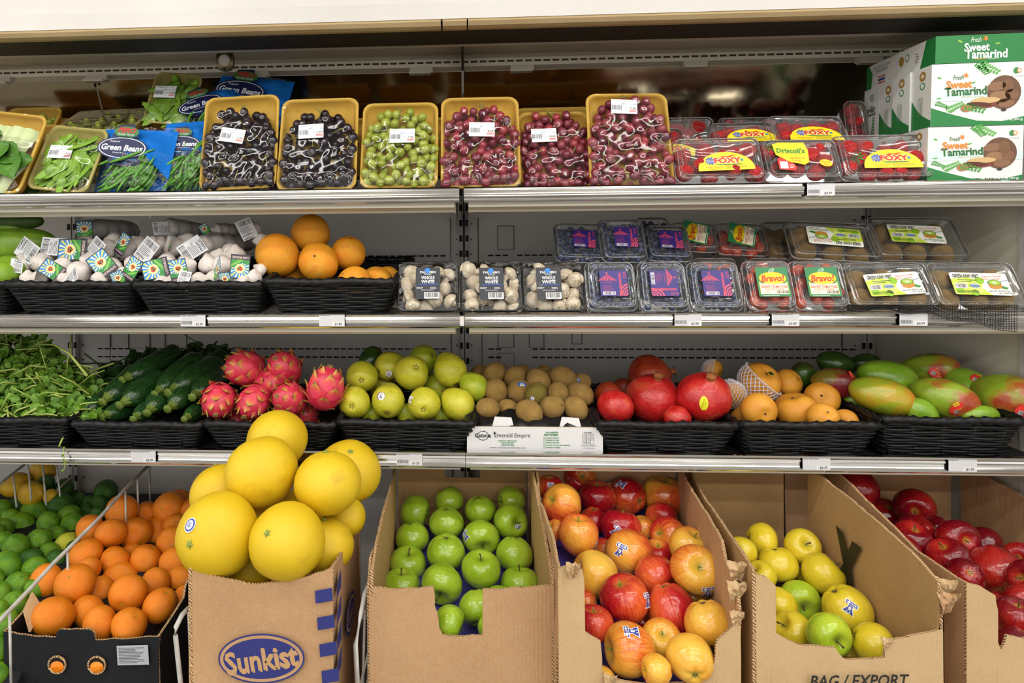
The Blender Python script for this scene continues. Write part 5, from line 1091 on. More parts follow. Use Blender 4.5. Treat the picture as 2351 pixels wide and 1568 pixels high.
bunch('large bunch of bright watercress heaped at the left photo edge', 'watercress_bunch', heap(-60, 110, lambda u: 765 + 20*abs(u-.6), 955, 1.50, 1.76, 0), 290, LV, m_stalk, .020, 1, 45, 'watercress bunches')
bunch('right bunch of bright watercress with cut stalks beside the zucchini', 'watercress_bunch', heap(90, 232, lambda u: 775 + 105*u, 962, 1.50, 1.72, 0), 290, LV, m_stalk, .018, 2, 60, 'watercress bunches')
bunch('dark leafy bunch standing behind the left zucchini', 'herb_bunch', heap(225, 350, lambda u: 850 - 55*u, 880, 1.72, 1.82, 0), 90, LVD, m_stalkd, .026, 3, 12, 'dark herb bunches')
bunch('tall dark mint bunch behind the dragon fruit and right zucchini', 'herb_bunch', heap(410, 520, lambda u: 790 + 30*abs(u-.6), 880, 1.74, 1.84, 0), 130, LVD, m_stalkd, .026, 4, 10, 'dark herb bunches')
q = MB(); q.tube([W(88, 790, 1.62), W(125, 792, 1.58), W(160, 812, 1.55), W(200, 863, 1.53)], .0026, 7, rr=[.0018, .002, .0028, .0032]); tag(link('watercress_stalk', q.mesh('watercress_stalk', [m_stalk], True)), 'long pale arching stalk lying across the top of the watercress', 'greens')
for x0, y0, x1, y1, x2, y2, d in ((32, 968, 60, 950, 100, 930, 'thick pale stalk over the rim of the left basket'), (150, 965, 160, 958, 180, 945, 'short green stalk curling over the basket rim by the zucchini')):
    q = MB(); q.tube([W(x0, y0, 1.49), W(x1, y1, 1.495), W(x2, y2, 1.51)], .003, 7); tag(link('watercress_stalk', q.mesh('watercress_stalk', [m_stalk], True)), d, 'greens')
sp = thing('watercress_sprig', 'thin yellow-green sprig dangling over the lower shelf price rail', 'greens', Matrix.Translation(W(147, 1030, 1.452)))
q = MB(); A = W(147, 1030, 1.452); q.tube([W(147, 1028, 1.452)-A, W(146, 1045, 1.447)-A, W(150, 1062, 1.445)-A, W(147, 1078, 1.446)-A], .0009, 5); part('stalk', q, m_stalk, sp)
for k in range(9): link('leaf', LV[k % 2], sp, Matrix.Translation(W(147, 1032+k*6, 1.446)-A) @ Euler((1.2, k, k*2)).to_matrix().to_4x4() @ Matrix.Scale(.006, 4))
# squash on the middle shelf
for x, y, r, L_, k, p, d in ((25, 508, 20, 3.4, 'squash_shaded', (1, .02, -.3), 'dark shaded top'), (30, 562, 40, 2.3, 'squash', (1, .05, -.2), 'big pale green middle'), (14, 625, 36, 1.5, 'squash', (.0, -.3, 1), 'pale green lower'), (-10, 520, 26, 2.5, 'squash', (1, -.1, -.1), 'second from the top')):
    me = lathe(citrus_fn(L_, .0, 0, .75)).mesh(k, [M[k]], True); c = W(x, y, 1.62 if y < 600 else 1.53); R = r*depth_of(c)/F
    o = thing('squash', d + ' squash at the left end of the middle shelf', 'squash', Matrix.Translation(c) @ rot_to(p).to_4x4() @ Matrix.Scale(R, 4), 'green squash', me)
    link('stem', SHAPES['scar'], o, Matrix.Translation((0, 0, L_)))
# ------------------------------------------------------------ garlic
s = NT('garlic_skin'); c = s.coord(); xyz = s.sepz(s.coord('Object', False)); ang = s.math('ARCTAN2', xyz[1], xyz[0])
st = s.n('ShaderNodeCombineXYZ'); s.set(st.inputs[0], s.math('MULTIPLY', ang, 5.0)); s.set(st.inputs[2], s.math('ADD', xyz[2], s.math('MULTIPLY', s.oi.outputs['Random'], 30.0)))
nz = s.noise(st.outputs[0], 2.2, 4, .6); s.bump(nz, .25, .02)
M['garlic'] = s.fin(s.ramp(nz, [(.3, 'cbb9b0'), (.5, 'e8dfd8'), (.75, 'f0eae4')]), .55)
def gar(t, p):
    c = cos(t); r = sin(t)**.8*(1+.045*abs(cos(3.5*p)))*(1-.12*max(0, c)); z = c*.82
    if c > 0: z += .38*exp(-(sin(t)/.3)**2)
    else: z += .1*exp(-(sin(t)/.3)**2)
    return r, z
gar_me = lathe(gar, 16, 24).mesh('garlic_bulb', [M['garlic']], True)
m_netf = clear('net_film', k=.7, base=.03, rough=.25, body=.16, bodycol='f2f2f2', bscale=30, bstr=.5)
def garlic_tag(kind):
    q = Print()
    if kind == 'art':
        q.rect(-.5, -.65, 1, 1.3, '15161c', 1); q.rect(-.46, -.61, .92, 1.22, '2f8fce', 2)
        for k in range(16):
            a = 2*pi*k/16; p = [(cos(a-.07)*.2, .1+sin(a-.07)*.2), (cos(a-.09)*2, .1+sin(a-.09)*2), (cos(a+.09)*2, .1+sin(a+.09)*2), (cos(a+.07)*.2, .1+sin(a+.07)*.2)]
            m = min(1, min(.46/max(abs(p[1][0]), abs(p[2][0]), 1e-6), .51/max(abs(p[1][1]-.1), abs(p[2][1]-.1), 1e-6))); f = lambda v: (v[0]*m, .1+(v[1]-.1)*m)
            q.poly([p[0], f(p[1]), f(p[2]), p[3]], ('f2e06a', 'f4f2e8')[k % 2], 3)
        q.poly([(-.46, -.38), (-.46, -.1), (-.1, -.2), (.46, .12), (.46, -.38)], '2f8f3a', 4); q.poly([(-.2, -.38), (.2, -.12), (.46, .02), (.46, -.08), (.05, -.38)], '7cc04a', 5)
        q.ell(0, .1, .25, .25, 'f0e6a0', 5, 18); q.ell(-.06, .13, .09, .1, 'd8352a', 6, 12); q.ell(.06, .13, .09, .1, 'd8352a', 6, 12); q.poly([(-.14, .1), (0, -.06), (.14, .1)], 'd8352a', 6); q.ell(.02, .1, .05, .07, '3a8a34', 7, 10, .6)
        q.rect(-.46, -.61, .92, .24, '3c2348', 5); q.text('I LOVE PRODUCE', 0, -.49, .12, 'e9d9c0', 6, w=.84, bold=.02)
    else:
        q.rect(-.5, -.65, 1, 1.3, 'e9eaee', 1); q.text('FRESH', -.12, -.36, .14, '2a2a2e', 2, w=.56, bold=.03); q.text('GARLIC', -.08, -.55, .14, '2a2a2e', 2, w=.64, bold=.03)
        q.bars(-.4, .25, .8, .32, '333338', 2, 16); q.tiny(-.42, -.24, .8, .44, '7a7a82', 6, 2)
    q.rect(-.5, -.65, 1, 1.3, 'dfe0e4', -1)
    return q.mesh('tag', q.ms)
TAGM = {'art': garlic_tag('art'), 'white': garlic_tag('white')}
GB = [  # sleeves: label, bulbs (x, y, r), tags (x, y, size px, roll, tilt-yaw, kind)
 ('uppermost garlic sleeve, left, lying end on in a net', [(198, 531, 25), (226, 529, 26), (252, 530, 25), (277, 530, 24), (300, 531, 21)], [(194, 529, 30, 4, 30, 'art')]),
 ('upper garlic sleeve in the middle, purple streaked', [(388, 527, 26), (420, 530, 24), (445, 532, 21), (465, 533, 18)], [(370, 524, 26, 95, 60, 'white'), (471, 528, 20, 30, 60, 'art')]),
 ('long garlic sleeve pointing right toward the grapefruit', [(467, 566, 26), (495, 560, 26), (520, 560, 24), (545, 560, 21), (570, 557, 18)], [(441, 571, 38, 125, 20, 'white')]),
 ('far dark garlic sleeve in the shade at the back', [(497, 528, 15), (515, 528, 15), (530, 530, 15), (545, 530, 14)], []),
 ('far right garlic sleeve under a barcode tag', [(586, 530, 19), (600, 553, 18), (572, 520, 16)], [(566, 526, 32, 25, 30, 'white')]),
 ('leftmost garlic sleeve beside the squash', [(50, 607, 24), (92, 560, 23), (65, 640, 20)], [(62, 575, 40, -120, 15, 'white'), (38, 610, 22, 170, 60, 'white')]),
 ('left front garlic sleeve with the sideways narrow art tag', [(97, 603, 26), (120, 582, 20), (92, 640, 20)], [(84, 622, 30, -15, 70, 'art'), (122, 566, 36, 85, 10, 'white')]),
 ('front garlic sleeve under the large flat art tag', [(145, 612, 24), (166, 588, 24), (140, 640, 20)], [(166, 573, 44, 90, 5, 'art'), (120, 620, 34, 55, 50, 'art')]),
 ('front garlic sleeve with exposed cloves at the basket rim', [(182, 627, 29), (160, 650, 20), (210, 600, 26)], [(164, 638, 34, -50, 45, 'white')]),
 ('garlic sleeve left of centre with a tilted barcode tag', [(245, 573, 25), (205, 572, 26), (262, 552, 20)], [(217, 573, 36, -35, 20, 'white')]),
 ('garlic sleeve in the middle with the upside triangle art tag', [(290, 570, 27), (318, 560, 20), (310, 606, 24)], [(281, 560, 34, -25, 35, 'art')]),
 ('front centre garlic sleeve under the diamond art tag', [(255, 618, 29), (228, 643, 20), (282, 632, 20)], [(234, 606, 42, 40, 10, 'art'), (303, 617, 36, -28, 20, 'art'), (272, 641, 26, 20, 60, 'art')]),
 ('garlic sleeve right of the basket gap with white tag', [(344, 570, 28), (330, 600, 22), (366, 560, 20)], [(335, 577, 40, -35, 15, 'white')]),
 ('garlic sleeve in the right basket with square art tag', [(383, 608, 28), (372, 645, 20), (350, 632, 18)], [(357, 617, 40, 105, 15, 'art')]),
 ('garlic sleeve behind a folded art tag, right basket', [(402, 568, 27), (430, 555, 22)], [(391, 558, 24, 0, 70, 'art')]),
 ('smooth white garlic sleeve at the right basket centre', [(428, 611, 26), (458, 645, 21), (400, 645, 20)], [(410, 621, 36, 10, 45, 'art'), (421, 644, 30, -10, 20, 'white')]),
 ('garlic sleeve right of centre, purple tinged', [(480, 607, 25), (500, 592, 22), (489, 640, 20)], [(497, 622, 40, -40, 72, 'art')]),
 ('big lobed garlic sleeve, right side of right basket', [(512, 612, 27), (540, 588, 26), (528, 580, 22)], [(551, 612, 38, 175, 25, 'art')]),
 ('lowest right garlic sleeve touching the rim', [(582, 637, 20), (560, 648, 18), (545, 640, 18), (598, 620, 17)], [(517, 644, 26, 5, 60, 'art')]),
]
for i, (lab, bl, tg) in enumerate(GB):
    rg = random.Random(i*7); P = []
    for x, y, r in bl:
        Y = 1.68 - (y-520)*.0013 + (x - bl[0][0])*(.0011 if i in (0, 1, 2, 3) else 0) + .0; c = W(x, y, min(Y, 1.80)); P.append((c, r*depth_of(c)/F*.97))
    o = thing('garlic_sleeve', lab, 'garlic', Matrix.Translation(P[0][0]), 'netted garlic sleeves'); axis = (P[1][0]-P[0][0]).normalized() if i < 4 else None
    for c, R in P:
        d = (-axis if axis is not None else Vector((rg.uniform(-1, 1), -.3, rg.uniform(-.2, 1)))).normalized()
        link('garlic_bulb', gar_me, o, Matrix.Translation(c-P[0][0]) @ Vector((0, 0, 1)).rotation_difference(d).to_matrix().to_4x4() @ Matrix.Rotation(rg.uniform(0, 6), 4, 'Z') @ Matrix.Scale(R, 4))
    q = MB(); pts = [P[0][0] + (P[0][0]-P[1][0])*.9] + [c for c, R in P] + [P[-1][0] + (P[-1][0]-P[-2][0])*.9]
    if i < 4:
        q.tube([p - P[0][0] for p in pts], .02, 14, rr=[.004] + [R*1.1 for c, R in P] + [.004]); part('net_wrap', q, m_netf, o, True)
    for x, y, sz, roll, yaw, kd in tg:
        c = W(x, y, 1.68 - (y-520)*.0013 - .048); sc = 1.15*sz*depth_of(c)/F
        link('tag', TAGM[kd], o, Matrix.Translation(c-P[0][0]) @ frame_at(Vector((0, 0, 0)), 12, yaw*(1 if roll > 0 else -1)*.8, roll) @ Matrix.Scale(sc, 4))
q = MB(); q.plate([W(318, 520, 1.66), W(322, 512, 1.66), W(345, 488, 1.60), W(360, 484, 1.60), W(345, 502, 1.60)], (0, .0006, 0)); tag(link('plastic_strip', q.mesh('plastic_strip', clear('strip', body=.45, bodycol='c9c9c6', rough=.3))), 'frosted plastic strip hanging under the top shelf above the garlic', 'strip')
# ------------------------------------------------------------ packed goods
def translucent(m, f):
    t = m.node_tree; b = t.nodes['Principled BSDF']; tr = t.nodes.new('ShaderNodeBsdfTranslucent'); mx = t.nodes.new('ShaderNodeMixShader'); mx.inputs[0].default_value = f
    src = b.inputs['Base Color'].links[0].from_socket; t.links.new(src, tr.inputs[0]); t.links.new(b.outputs[0], mx.inputs[1]); t.links.new(tr.outputs[0], mx.inputs[2]); t.links.new(mx.outputs[0], t.nodes['Material Output'].inputs[0]); return m
m_foam = wear('yellow_foam', 'f0c452', 'f5cd60', 6, .55, bump=.12, bscale=300); m_foam_pale = wear('pale_foam', 'd9cc7c', 'e2d68a', 6, .55, bump=.1, bscale=300)
translucent(m_foam, .3); translucent(m_foam_pale, .4)
m_btray = flat('0e0f11', .35, name='black_tray_plastic')
m_film = clear('stretch_film', k=.9, base=.02, rough=.07, bscale=12, bstr=.2, bdist=.03)
m_film2 = clear('crinkled_film', k=1.1, base=.035, rough=.07, bscale=60, bstr=.5, bdist=.02)
m_clam = clear('clamshell_plastic', k=.9, base=.035, rough=.06, body=.03, bodycol='e8eef2', bscale=9, bstr=.12, bdist=.04)
m_rib = clear('clamshell_edge', k=1.5, base=.12, rough=.08, body=.10, bodycol='eef2f4')
def grape_mat(nm, a, b, c_):
    s = NT(nm); c = s.coord(); s.n('ShaderNodeObjectInfo'); z = s.sepz(s.coord('Object', False))[2]
    col = s.mix(s.ramp(s.oi.outputs['Random'], [(.2, 0.0), (.9, 1.0)]), s.ramp(s.noise(c, 1.2, 2), [(.3, a), (.7, b)]), c_); s.bump(s.noise(c, 3, 2), .05, .02)
    s.b.inputs['Subsurface Weight'].default_value = 0; return s.fin(col, .2, 0, .5)
GRM = {'black': grape_mat('black_grape', '141019', '1e1622', '2c1c28'), 'green': grape_mat('green_grape', 'a6b044', 'bcc458', '9aa638'), 'red': grape_mat('red_grape', '94283a', 'b44c50', '641c36'), 'red2': grape_mat('dusky_grape', '6c2234', '8a3a4c', '9c4850')}
GME = {k: lathe(lambda t, p: (sin(t), cos(t)*1.12), 12, 16).mesh('grape', [m], True) for k, m in GRM.items()}
def size_at(x0, y0, x1, y1, Y, lean):
    cx, cy = (x0+x1)/2, (y0+y1)/2; c = W(cx, cy, Y); t = depth_of(c); a = rad(lean); zz = (c.z-CAMP.z)/Y
    return c, (x1-x0)*t/F, (y1-y0)*t/F/(cos(a) - zz*sin(a))
def scatter(rg, test, r, n, zs, tries=3000):
    out = []
    for _ in range(tries):
        if len(out) >= n: break
        x, y, z, rr = test(rg), None, None, None
        (x, y) = x; z = rg.choice(zs) + rg.uniform(-.15, .15)*r; rr = r*rg.uniform(.9, 1.08)
        if all((x-a)**2 + (y-b)**2 + (z-c)**2 > ((rr+q)*.88)**2 for a, b, c, q in out): out.append((x, y, z, rr))
    return out
def membrane(w, h, balls, rim=.003, nx=36, ny=44, relax=10, sag=0.0, seed=0, wr=.0012):
    """stretched film draped over the contents; returns grid of points"""
    H = [[rim]*(nx+1) for _ in range(ny+1)]
    for x, y, z, r in balls:
        for j in range(1, ny):
            Y = -h/2 + h*j/ny
            if abs(Y-y) > r: continue
            for i in range(1, nx):
                X = -w/2 + w*i/nx; d2 = (X-x)**2 + (Y-y)**2
                if d2 < r*r: H[j][i] = max(H[j][i], z + sqrt(r*r-d2) + .0008)
    G = [r_[:] for r_ in H]
    for _ in range(relax):
        N = [r_[:] for r_ in G]
        for j in range(1, ny):
            for i in range(1, nx): N[j][i] = max(H[j][i], (G[j-1][i]+G[j+1][i]+G[j][i-1]+G[j][i+1])/4)
        G = N
    sv = Vector((seed*3.1, seed, 0))
    return [[Vector((-w/2 + w*i/nx, -h/2 + h*j/ny, G[j][i] + (wr*mnoise.noise(Vector((i*.30, j*.22, 0)) + sv) if 0 < i < nx and 0 < j < ny else 0))) for i in range(nx+1)] for j in range(ny+1)]
def film_part(g, m, parent, name='film_wrap', round_r=.0, w=0, h=0):
    q = MB(); nx = len(g[0])-1; vs = [v for r in g for v in r]; fs = []
    for j in range(len(g)-1):
        for i in range(nx):
            c = (g[j][i] + g[j+1][i+1])/2
            if round_r:
                ax, ay = abs(c.x) - (w/2-round_r), abs(c.y) - (h/2-round_r)
                if ax > 0 and ay > 0 and ax*ax+ay*ay > round_r**2: continue
            fs.append((j*(nx+1)+i, j*(nx+1)+i+1, (j+1)*(nx+1)+i+1, (j+1)*(nx+1)+i))
    q.add(vs, fs); return part(name, q, m, parent, True)
def zat(g, x, y):
    w, h = -g[0][0].x*2, -g[0][0].y*2; i = int(round((x+w/2)/w*(len(g[0])-1))); j = int(round((y+h/2)/h*(len(g)-1)))
    return g[max(0, min(j, len(g)-1))][max(0, min(i, len(g[0])-1))].z
def tray_shell(w, h, d, r=.022, lip=.006):
    q = MB(); n = 6
    q.rings([rrect(w-.03, h-.03, r*.8, -d, n), rrect(w-.004, h-.004, r, -.002, n), rrect(w, h, r, .001, n), rrect(w-.004, h-.004, r, .0045, n), rrect(w-2*lip, h-2*lip, r*.9, .004, n), rrect(w-2*lip-.004, h-2*lip-.004, r*.85, -.002, n), rrect(w-.034, h-.034, r*.7, -d+.004, n)], 0, True, True)
    return q
def price_sticker(parent, x, y, z, rot, price, seed=1, w=.056, tiltx=0):
    q = Print(); h = w*.62; q.rect(-w/2, -h/2, w, h, 'f1f2f6', 1)
    q.rect(-w/2, h*.14, w, .0006, '7fb4e0', 2); q.rect(-w/2, -h*.3, w, .0006, '7fb4e0', 2)
    q.text(PRICENAME.get(price, 'Grapes Red Seedless per lb'), -w*.46, h*.38, h*.1, '777a84', 2, al='l', w=w*.8); q.text('4 9 9', -w*.02, h*.2, h*.09, '333333', 2, w=w*.14, bold=.02); q.text('2.81', w*.4, h*.2, h*.09, '333333', 2, w=w*.1)
    q.bars(-w*.47, -h*.24, w*.4, h*.34, '4a4a52', 2, 20, seed); q.text('3.99', w*.08, -h*.12, h*.08, '333333', 2)
    q.rect(w*.2, -h*.36, w*.27, h*.38, 'd8604a', 2); q.rect(w*.21, -h*.24, w*.25, h*.25, 'f6f2f2', 3); q.text(price, w*.335, -h*.12, h*.15, '333333', 4, bold=.02); q.text('TOTAL PRICE', w*.335, -h*.3, h*.07, 'f6e8e8', 3)
    return q.build('price_label', parent, Matrix.Translation((x, y, z)) @ Matrix.Rotation(rad(tiltx), 4, 'X') @ Matrix.Rotation(rad(rot), 4, 'Z'))
PRICENAME = {'6.46': 'Grapes Black Sdls Per Lb', '5.59': 'Grapes Black Sdls Per Lb', '7.96': 'Grapes Green Sdls Per Lb'}
twig_m = wear('grape_twig', '7d7a3a', '9a8c4c', 30, .7)
def grape_pack(box, kind, label, price, lab, n, seed, lean=20, Y=1.515, roll=0, yaw=0, foam=None, top=.80, kinds=None, dense=1.0):
    c, w, h = size_at(*box, Y, lean); r = thing('grape_pack', label, 'grapes', frame_at(c, lean, yaw, roll), 'wrapped trays of grapes')
    part('foam_tray', tray_shell(w, h, .03), foam or m_foam, r, True)
    rg = random.Random(seed); R = .0104; n = int(n*1.75)
    def test(g):
        while True:
            x, y = g.uniform(-w*.45, w*.45), g.uniform(-h*.46, h*top-h/2)
            f = (y + h/2)/(h*top)
            if abs(x) < w*(.45 - .22*max(0, f-.72)/.28) : return x, y
    B = scatter(rg, test, R, n, (-.018, -.008, .003), 9000)
    for x, y, z, rr in B:
        e = Euler((rg.uniform(0, 3), rg.uniform(0, 3), 0)).to_matrix().to_4x4(); link('grape', GME[rg.choice(kinds) if kinds else kind], r, Matrix.Translation((x, y, z)) @ e @ Matrix.Scale(rr, 4))
    for k in range(6):
        a = rg.choice(B); b = min((o for o in B if o is not a), key=lambda o: abs((o[0]-a[0])**2 + (o[1]-a[1])**2 - .0018)); q = MB()
        q.tube([(a[0], a[1], a[2]+.004), ((a[0]+b[0])/2+.004, (a[1]+b[1])/2+.003, .010), (b[0], b[1], b[2]+.006)], .0012, 5); part('stem', q, twig_m, r, True)
    q = MB(); tx = rg.uniform(-.02, .02); ty = h*top - h/2
    for k in range(5): q.tube([(tx, ty-.02, .002), (tx+.004, ty-.004, .006), (tx + rg.uniform(-.01, .014), ty + rg.uniform(0, .012), .008)], .0012, 5)
    part('stem_tip', q, twig_m, r, True)
    g = membrane(w-.004, h-.004, [(x, y, z, rr*1.1) for x, y, z, rr in B], .0045, 40, 48, 45, seed=seed)
    film_part(g, m_film, r, round_r=.02, w=w, h=h)
    lx, ly, lr = lab; price_sticker(r, lx*w, ly*h, max(zat(g, lx*w+dx, ly*h+dy) for dx in (-.02, 0, .02) for dy in (-.01, 0, .01)) + .0014, lr, price, seed, tiltx=0)
    return r
grape_pack((463, 219, 640, 433), 'black', 'black grapes on yellow tray nearest the bean bags, label tilted', '6.46', (-.08, .04, -12), 62, 1, lean=18, roll=2.5, top=.84)
grape_pack((640, 225, 822, 436), 'black', 'black grapes on yellow tray with level label, next to green grapes', '5.59', (-.08, .10, 2), 60, 2, lean=18, roll=.8, top=.84, Y=1.51)
grape_pack((829, 235, 1006, 430), 'green', 'green grapes on a yellow foam tray', '7.96', (.04, .06, 0), 58, 3, lean=19, top=.88)
grape_pack((1012, 222, 1193, 430), 'red', 'red grapes on yellow tray beside the green grapes', '8.58', (.02, .10, -2), 60, 4, lean=18, top=.88, kinds=('red', 'red', 'red2'))
grape_pack((1190, 256, 1358, 432), 'red2', 'low tray of dusky red grapes between two taller red grape trays', '8.58', (-.15, .14, 2), 66, 5, lean=22, Y=1.55, top=.95, kinds=('red', 'red2', 'red2'))
grape_pack((1350, 213, 1538, 430), 'red2', 'red grapes on tall yellow tray beside the strawberries, label at top', '7.58', (-.05, .32, -3), 64, 6, lean=18, roll=-.8, top=.93, kinds=('red', 'red2', 'red2'))
# trays lying further back, seen over the front row and in the mirror
for i, (x0, y0, x1, y1, Y, ln, rl, lab) in enumerate((
        (150, 225, 330, 330, 1.70, 62, 6, 'pale tray lying flat behind the snow peas'), (650, 250, 800, 400, 1.66, 34, 0, 'yellow tray behind the second black grape tray'), (830, 258, 980, 400, 1.66, 34, 2, 'yellow tray behind the green grapes'),
        (1020, 250, 1180, 400, 1.66, 34, -2, 'yellow tray behind the first red grape tray'), (1185, 246, 1370, 380, 1.68, 34, 0, 'yellow tray peeping over the low grape tray'), (1360, 240, 1500, 400, 1.66, 34, 3, 'yellow tray behind the tallest red grape tray'),
        (0, 240, 110, 380, 1.70, 34, 0, 'yellow tray behind the bok choy at the left end'), (480, 300, 620, 420, 1.72, 40, 0, 'yellow tray behind the first black grape tray'),
        *[(xx, 275, xx+130, 400, 1.79, 8, (i_*37) % 7 - 3, 'yellow tray in the mirror row, ' + w_) for i_, (xx, w_) in enumerate(((-75, 'at the far left end behind the bok choy'), (340, 'behind the standing snow peas'), (60, 'behind the snow pea tray'), (215, 'behind the first bean bag'), (640, 'behind the second black grapes'), (790, 'left of the green grapes'), (940, 'left of the shelf seam'), (1080, 'behind the first red grapes'), (1230, 'behind the low grape tray'), (1380, 'behind the tall grape tray')))])):
    c, w, h = size_at(x0, y0, x1, y1, Y, ln); w = max(w, .15); h = min(max(h, .16), .2)
    r = thing('grape_pack', lab, 'grapes', frame_at(c, ln, 0, rl), 'spare trays behind the front row'); fm = m_foam_pale if i == 0 else m_foam
    part('foam_tray', tray_shell(w, h, .03), fm, r, True); rg = random.Random(90+i)
    if i > 7: continue
    B = scatter(rg, lambda g: (g.uniform(-w*.4, w*.4), g.uniform(-h*.42, h*.36)), .010, 34, (-.014, -.002), 900)
    for x, y, z, rr in B: link('grape', GME[('green', 'black', 'green', 'red', 'red2', 'red', 'green', 'black')[i]], r, Matrix.Translation((x, y, z)) @ Matrix.Scale(rr, 4))
    film_part(membrane(w-.004, h-.004, B, .0045, 20, 24, 8, seed=i), m_film, r, round_r=.02, w=w, h=h)
# snow peas
m_pea = leaf_mat('snow_pea', '6d9a2a', '86b03a')
q = MB(); rg_ = []
for i in range(9):
    f = i/8; w_ = .13*sin(pi*f)**.55; rg_.append([(cos(a)*w_ + .05*sin(pi*f), f-.5, sin(a)*w_*.28*(1+.2*cos(f*38))) for a in [2*pi*k/10 for k in range(10)]])
q.rings(rg_, 0, True, True); pea_me = q.mesh('pea_pod', [m_pea], True)
def pea_pack(box, label, Y, lean, roll, seed, n, foam, sticker=True, group='trays of snow peas'):
    c, w, h = size_at(*box, Y, lean); r = thing('snow_pea_pack', label, 'snow peas', frame_at(c, lean, 0, roll), group); part('foam_tray', tray_shell(w, h, .026), foam, r, True)
    rg = random.Random(seed); B = []
    for k in range(n):
        x, y = rg.uniform(-w*.34, w*.34), rg.uniform(-h*.36, h*.24); L_ = rg.uniform(.07, .09); a = rg.gauss(-20, 28); z = -.012 + .020*k/n
        link('pea_pod', pea_me, r, Matrix.Translation((x, y, z)) @ Matrix.Rotation(rad(a), 4, 'Z') @ Euler((rad(rg.uniform(-8, 8)), rad(rg.uniform(-30, 30)), 0)).to_matrix().to_4x4() @ Matrix.Scale(L_, 4)); B.append((x, y, z-.012, .02))
    g = membrane(w-.004, h-.004, B, .0045, 30, 36, 10, seed=seed); film_part(g, m_film, r, round_r=.02, w=w, h=h)
    if sticker: price_sticker(r, -.02, .012, zat(g, -.02, .012)+.003, 3, '3.21', seed, .056)
    return r
pea_pack((84, 292, 232, 438), 'pale foam tray of snow peas with price label in front row', 1.52, 24, -7, 5, 60, m_foam_pale)
pea_pack((340, 168, 455, 285), 'tray of snow peas standing high behind the bean bags', 1.70, 20, -6, 6, 34, m_foam_pale)
# bok choy
m_bok = leaf_mat('bok_leaf', '3f6e24', '5a8a34'); m_bokw = wear('bok_stalk', 'b9c98a', 'd6dfb4', 6, .35)
def bok_pack(box, label, Y, lean, roll, seed, dark=False):
    c, w, h = size_at(*box, Y, lean); r = thing('bok_choy_pack', label, 'bok choy', frame_at(c, lean, 0, roll), 'wrapped bok choy'); part('foam_tray', tray_shell(w, h, .03), m_foam, r, True); rg = random.Random(seed); B = []
    for k in range(10):
        x = -w*.3 + w*.6*(k % 5)/4; up = k < 5; y = h*.30 if up else -h*.1; z = -.004 + .005*(k % 2); q = MB(); Ls = h*.42; rr_ = []
        for i in range(8):
            f = i/7; ww = (.022*(1-f) + .010)*(1 if f > .12 else .7); rr_.append([Vector((x*(1-.25*f) + u*ww, y - Ls*f*1.0, z + .016*(1-u*u)*(1-.4*f) + .006*sin(f*3))) for u in (-1, -.6, -.2, .2, .6, 1)])
        q.rings(rr_, 0, close=False); part('stalk', q, m_bokw, r, True); B.append((x*.9, y-Ls*.4, z-.006, .024))
    lf = leaf_me('bok', m_bok)
    for k in range(8):
        x, y = rg.uniform(-w*.34, w*.34), rg.uniform(-h*.22, h*.10); sc = rg.uniform(.05, .08)
        link('leaf', lf, r, Matrix.Translation((x, y, .010 + .008*rg.random())) @ Matrix.Rotation(rad(rg.uniform(60, 300)), 4, 'Z') @ Matrix.Rotation(rad(rg.uniform(-15, 5)), 4, 'X') @ Matrix.Scale(sc, 4)); B.append((x, y, 0, .022))
    film_part(membrane(w-.004, h-.004, B, .0045, 26, 34, 10, seed=seed), m_film, r, round_r=.02, w=w, h=h); return r
bok_pack((-78, 258, 86, 438), 'wrapped yellow tray of pale bok choy cut by the left photo edge', 1.505, 20, -8, 3)
bok_pack((30, 285, 145, 438), 'dark leafed bok choy tray squeezed behind the front bok choy tray', 1.60, 22, -4, 4)
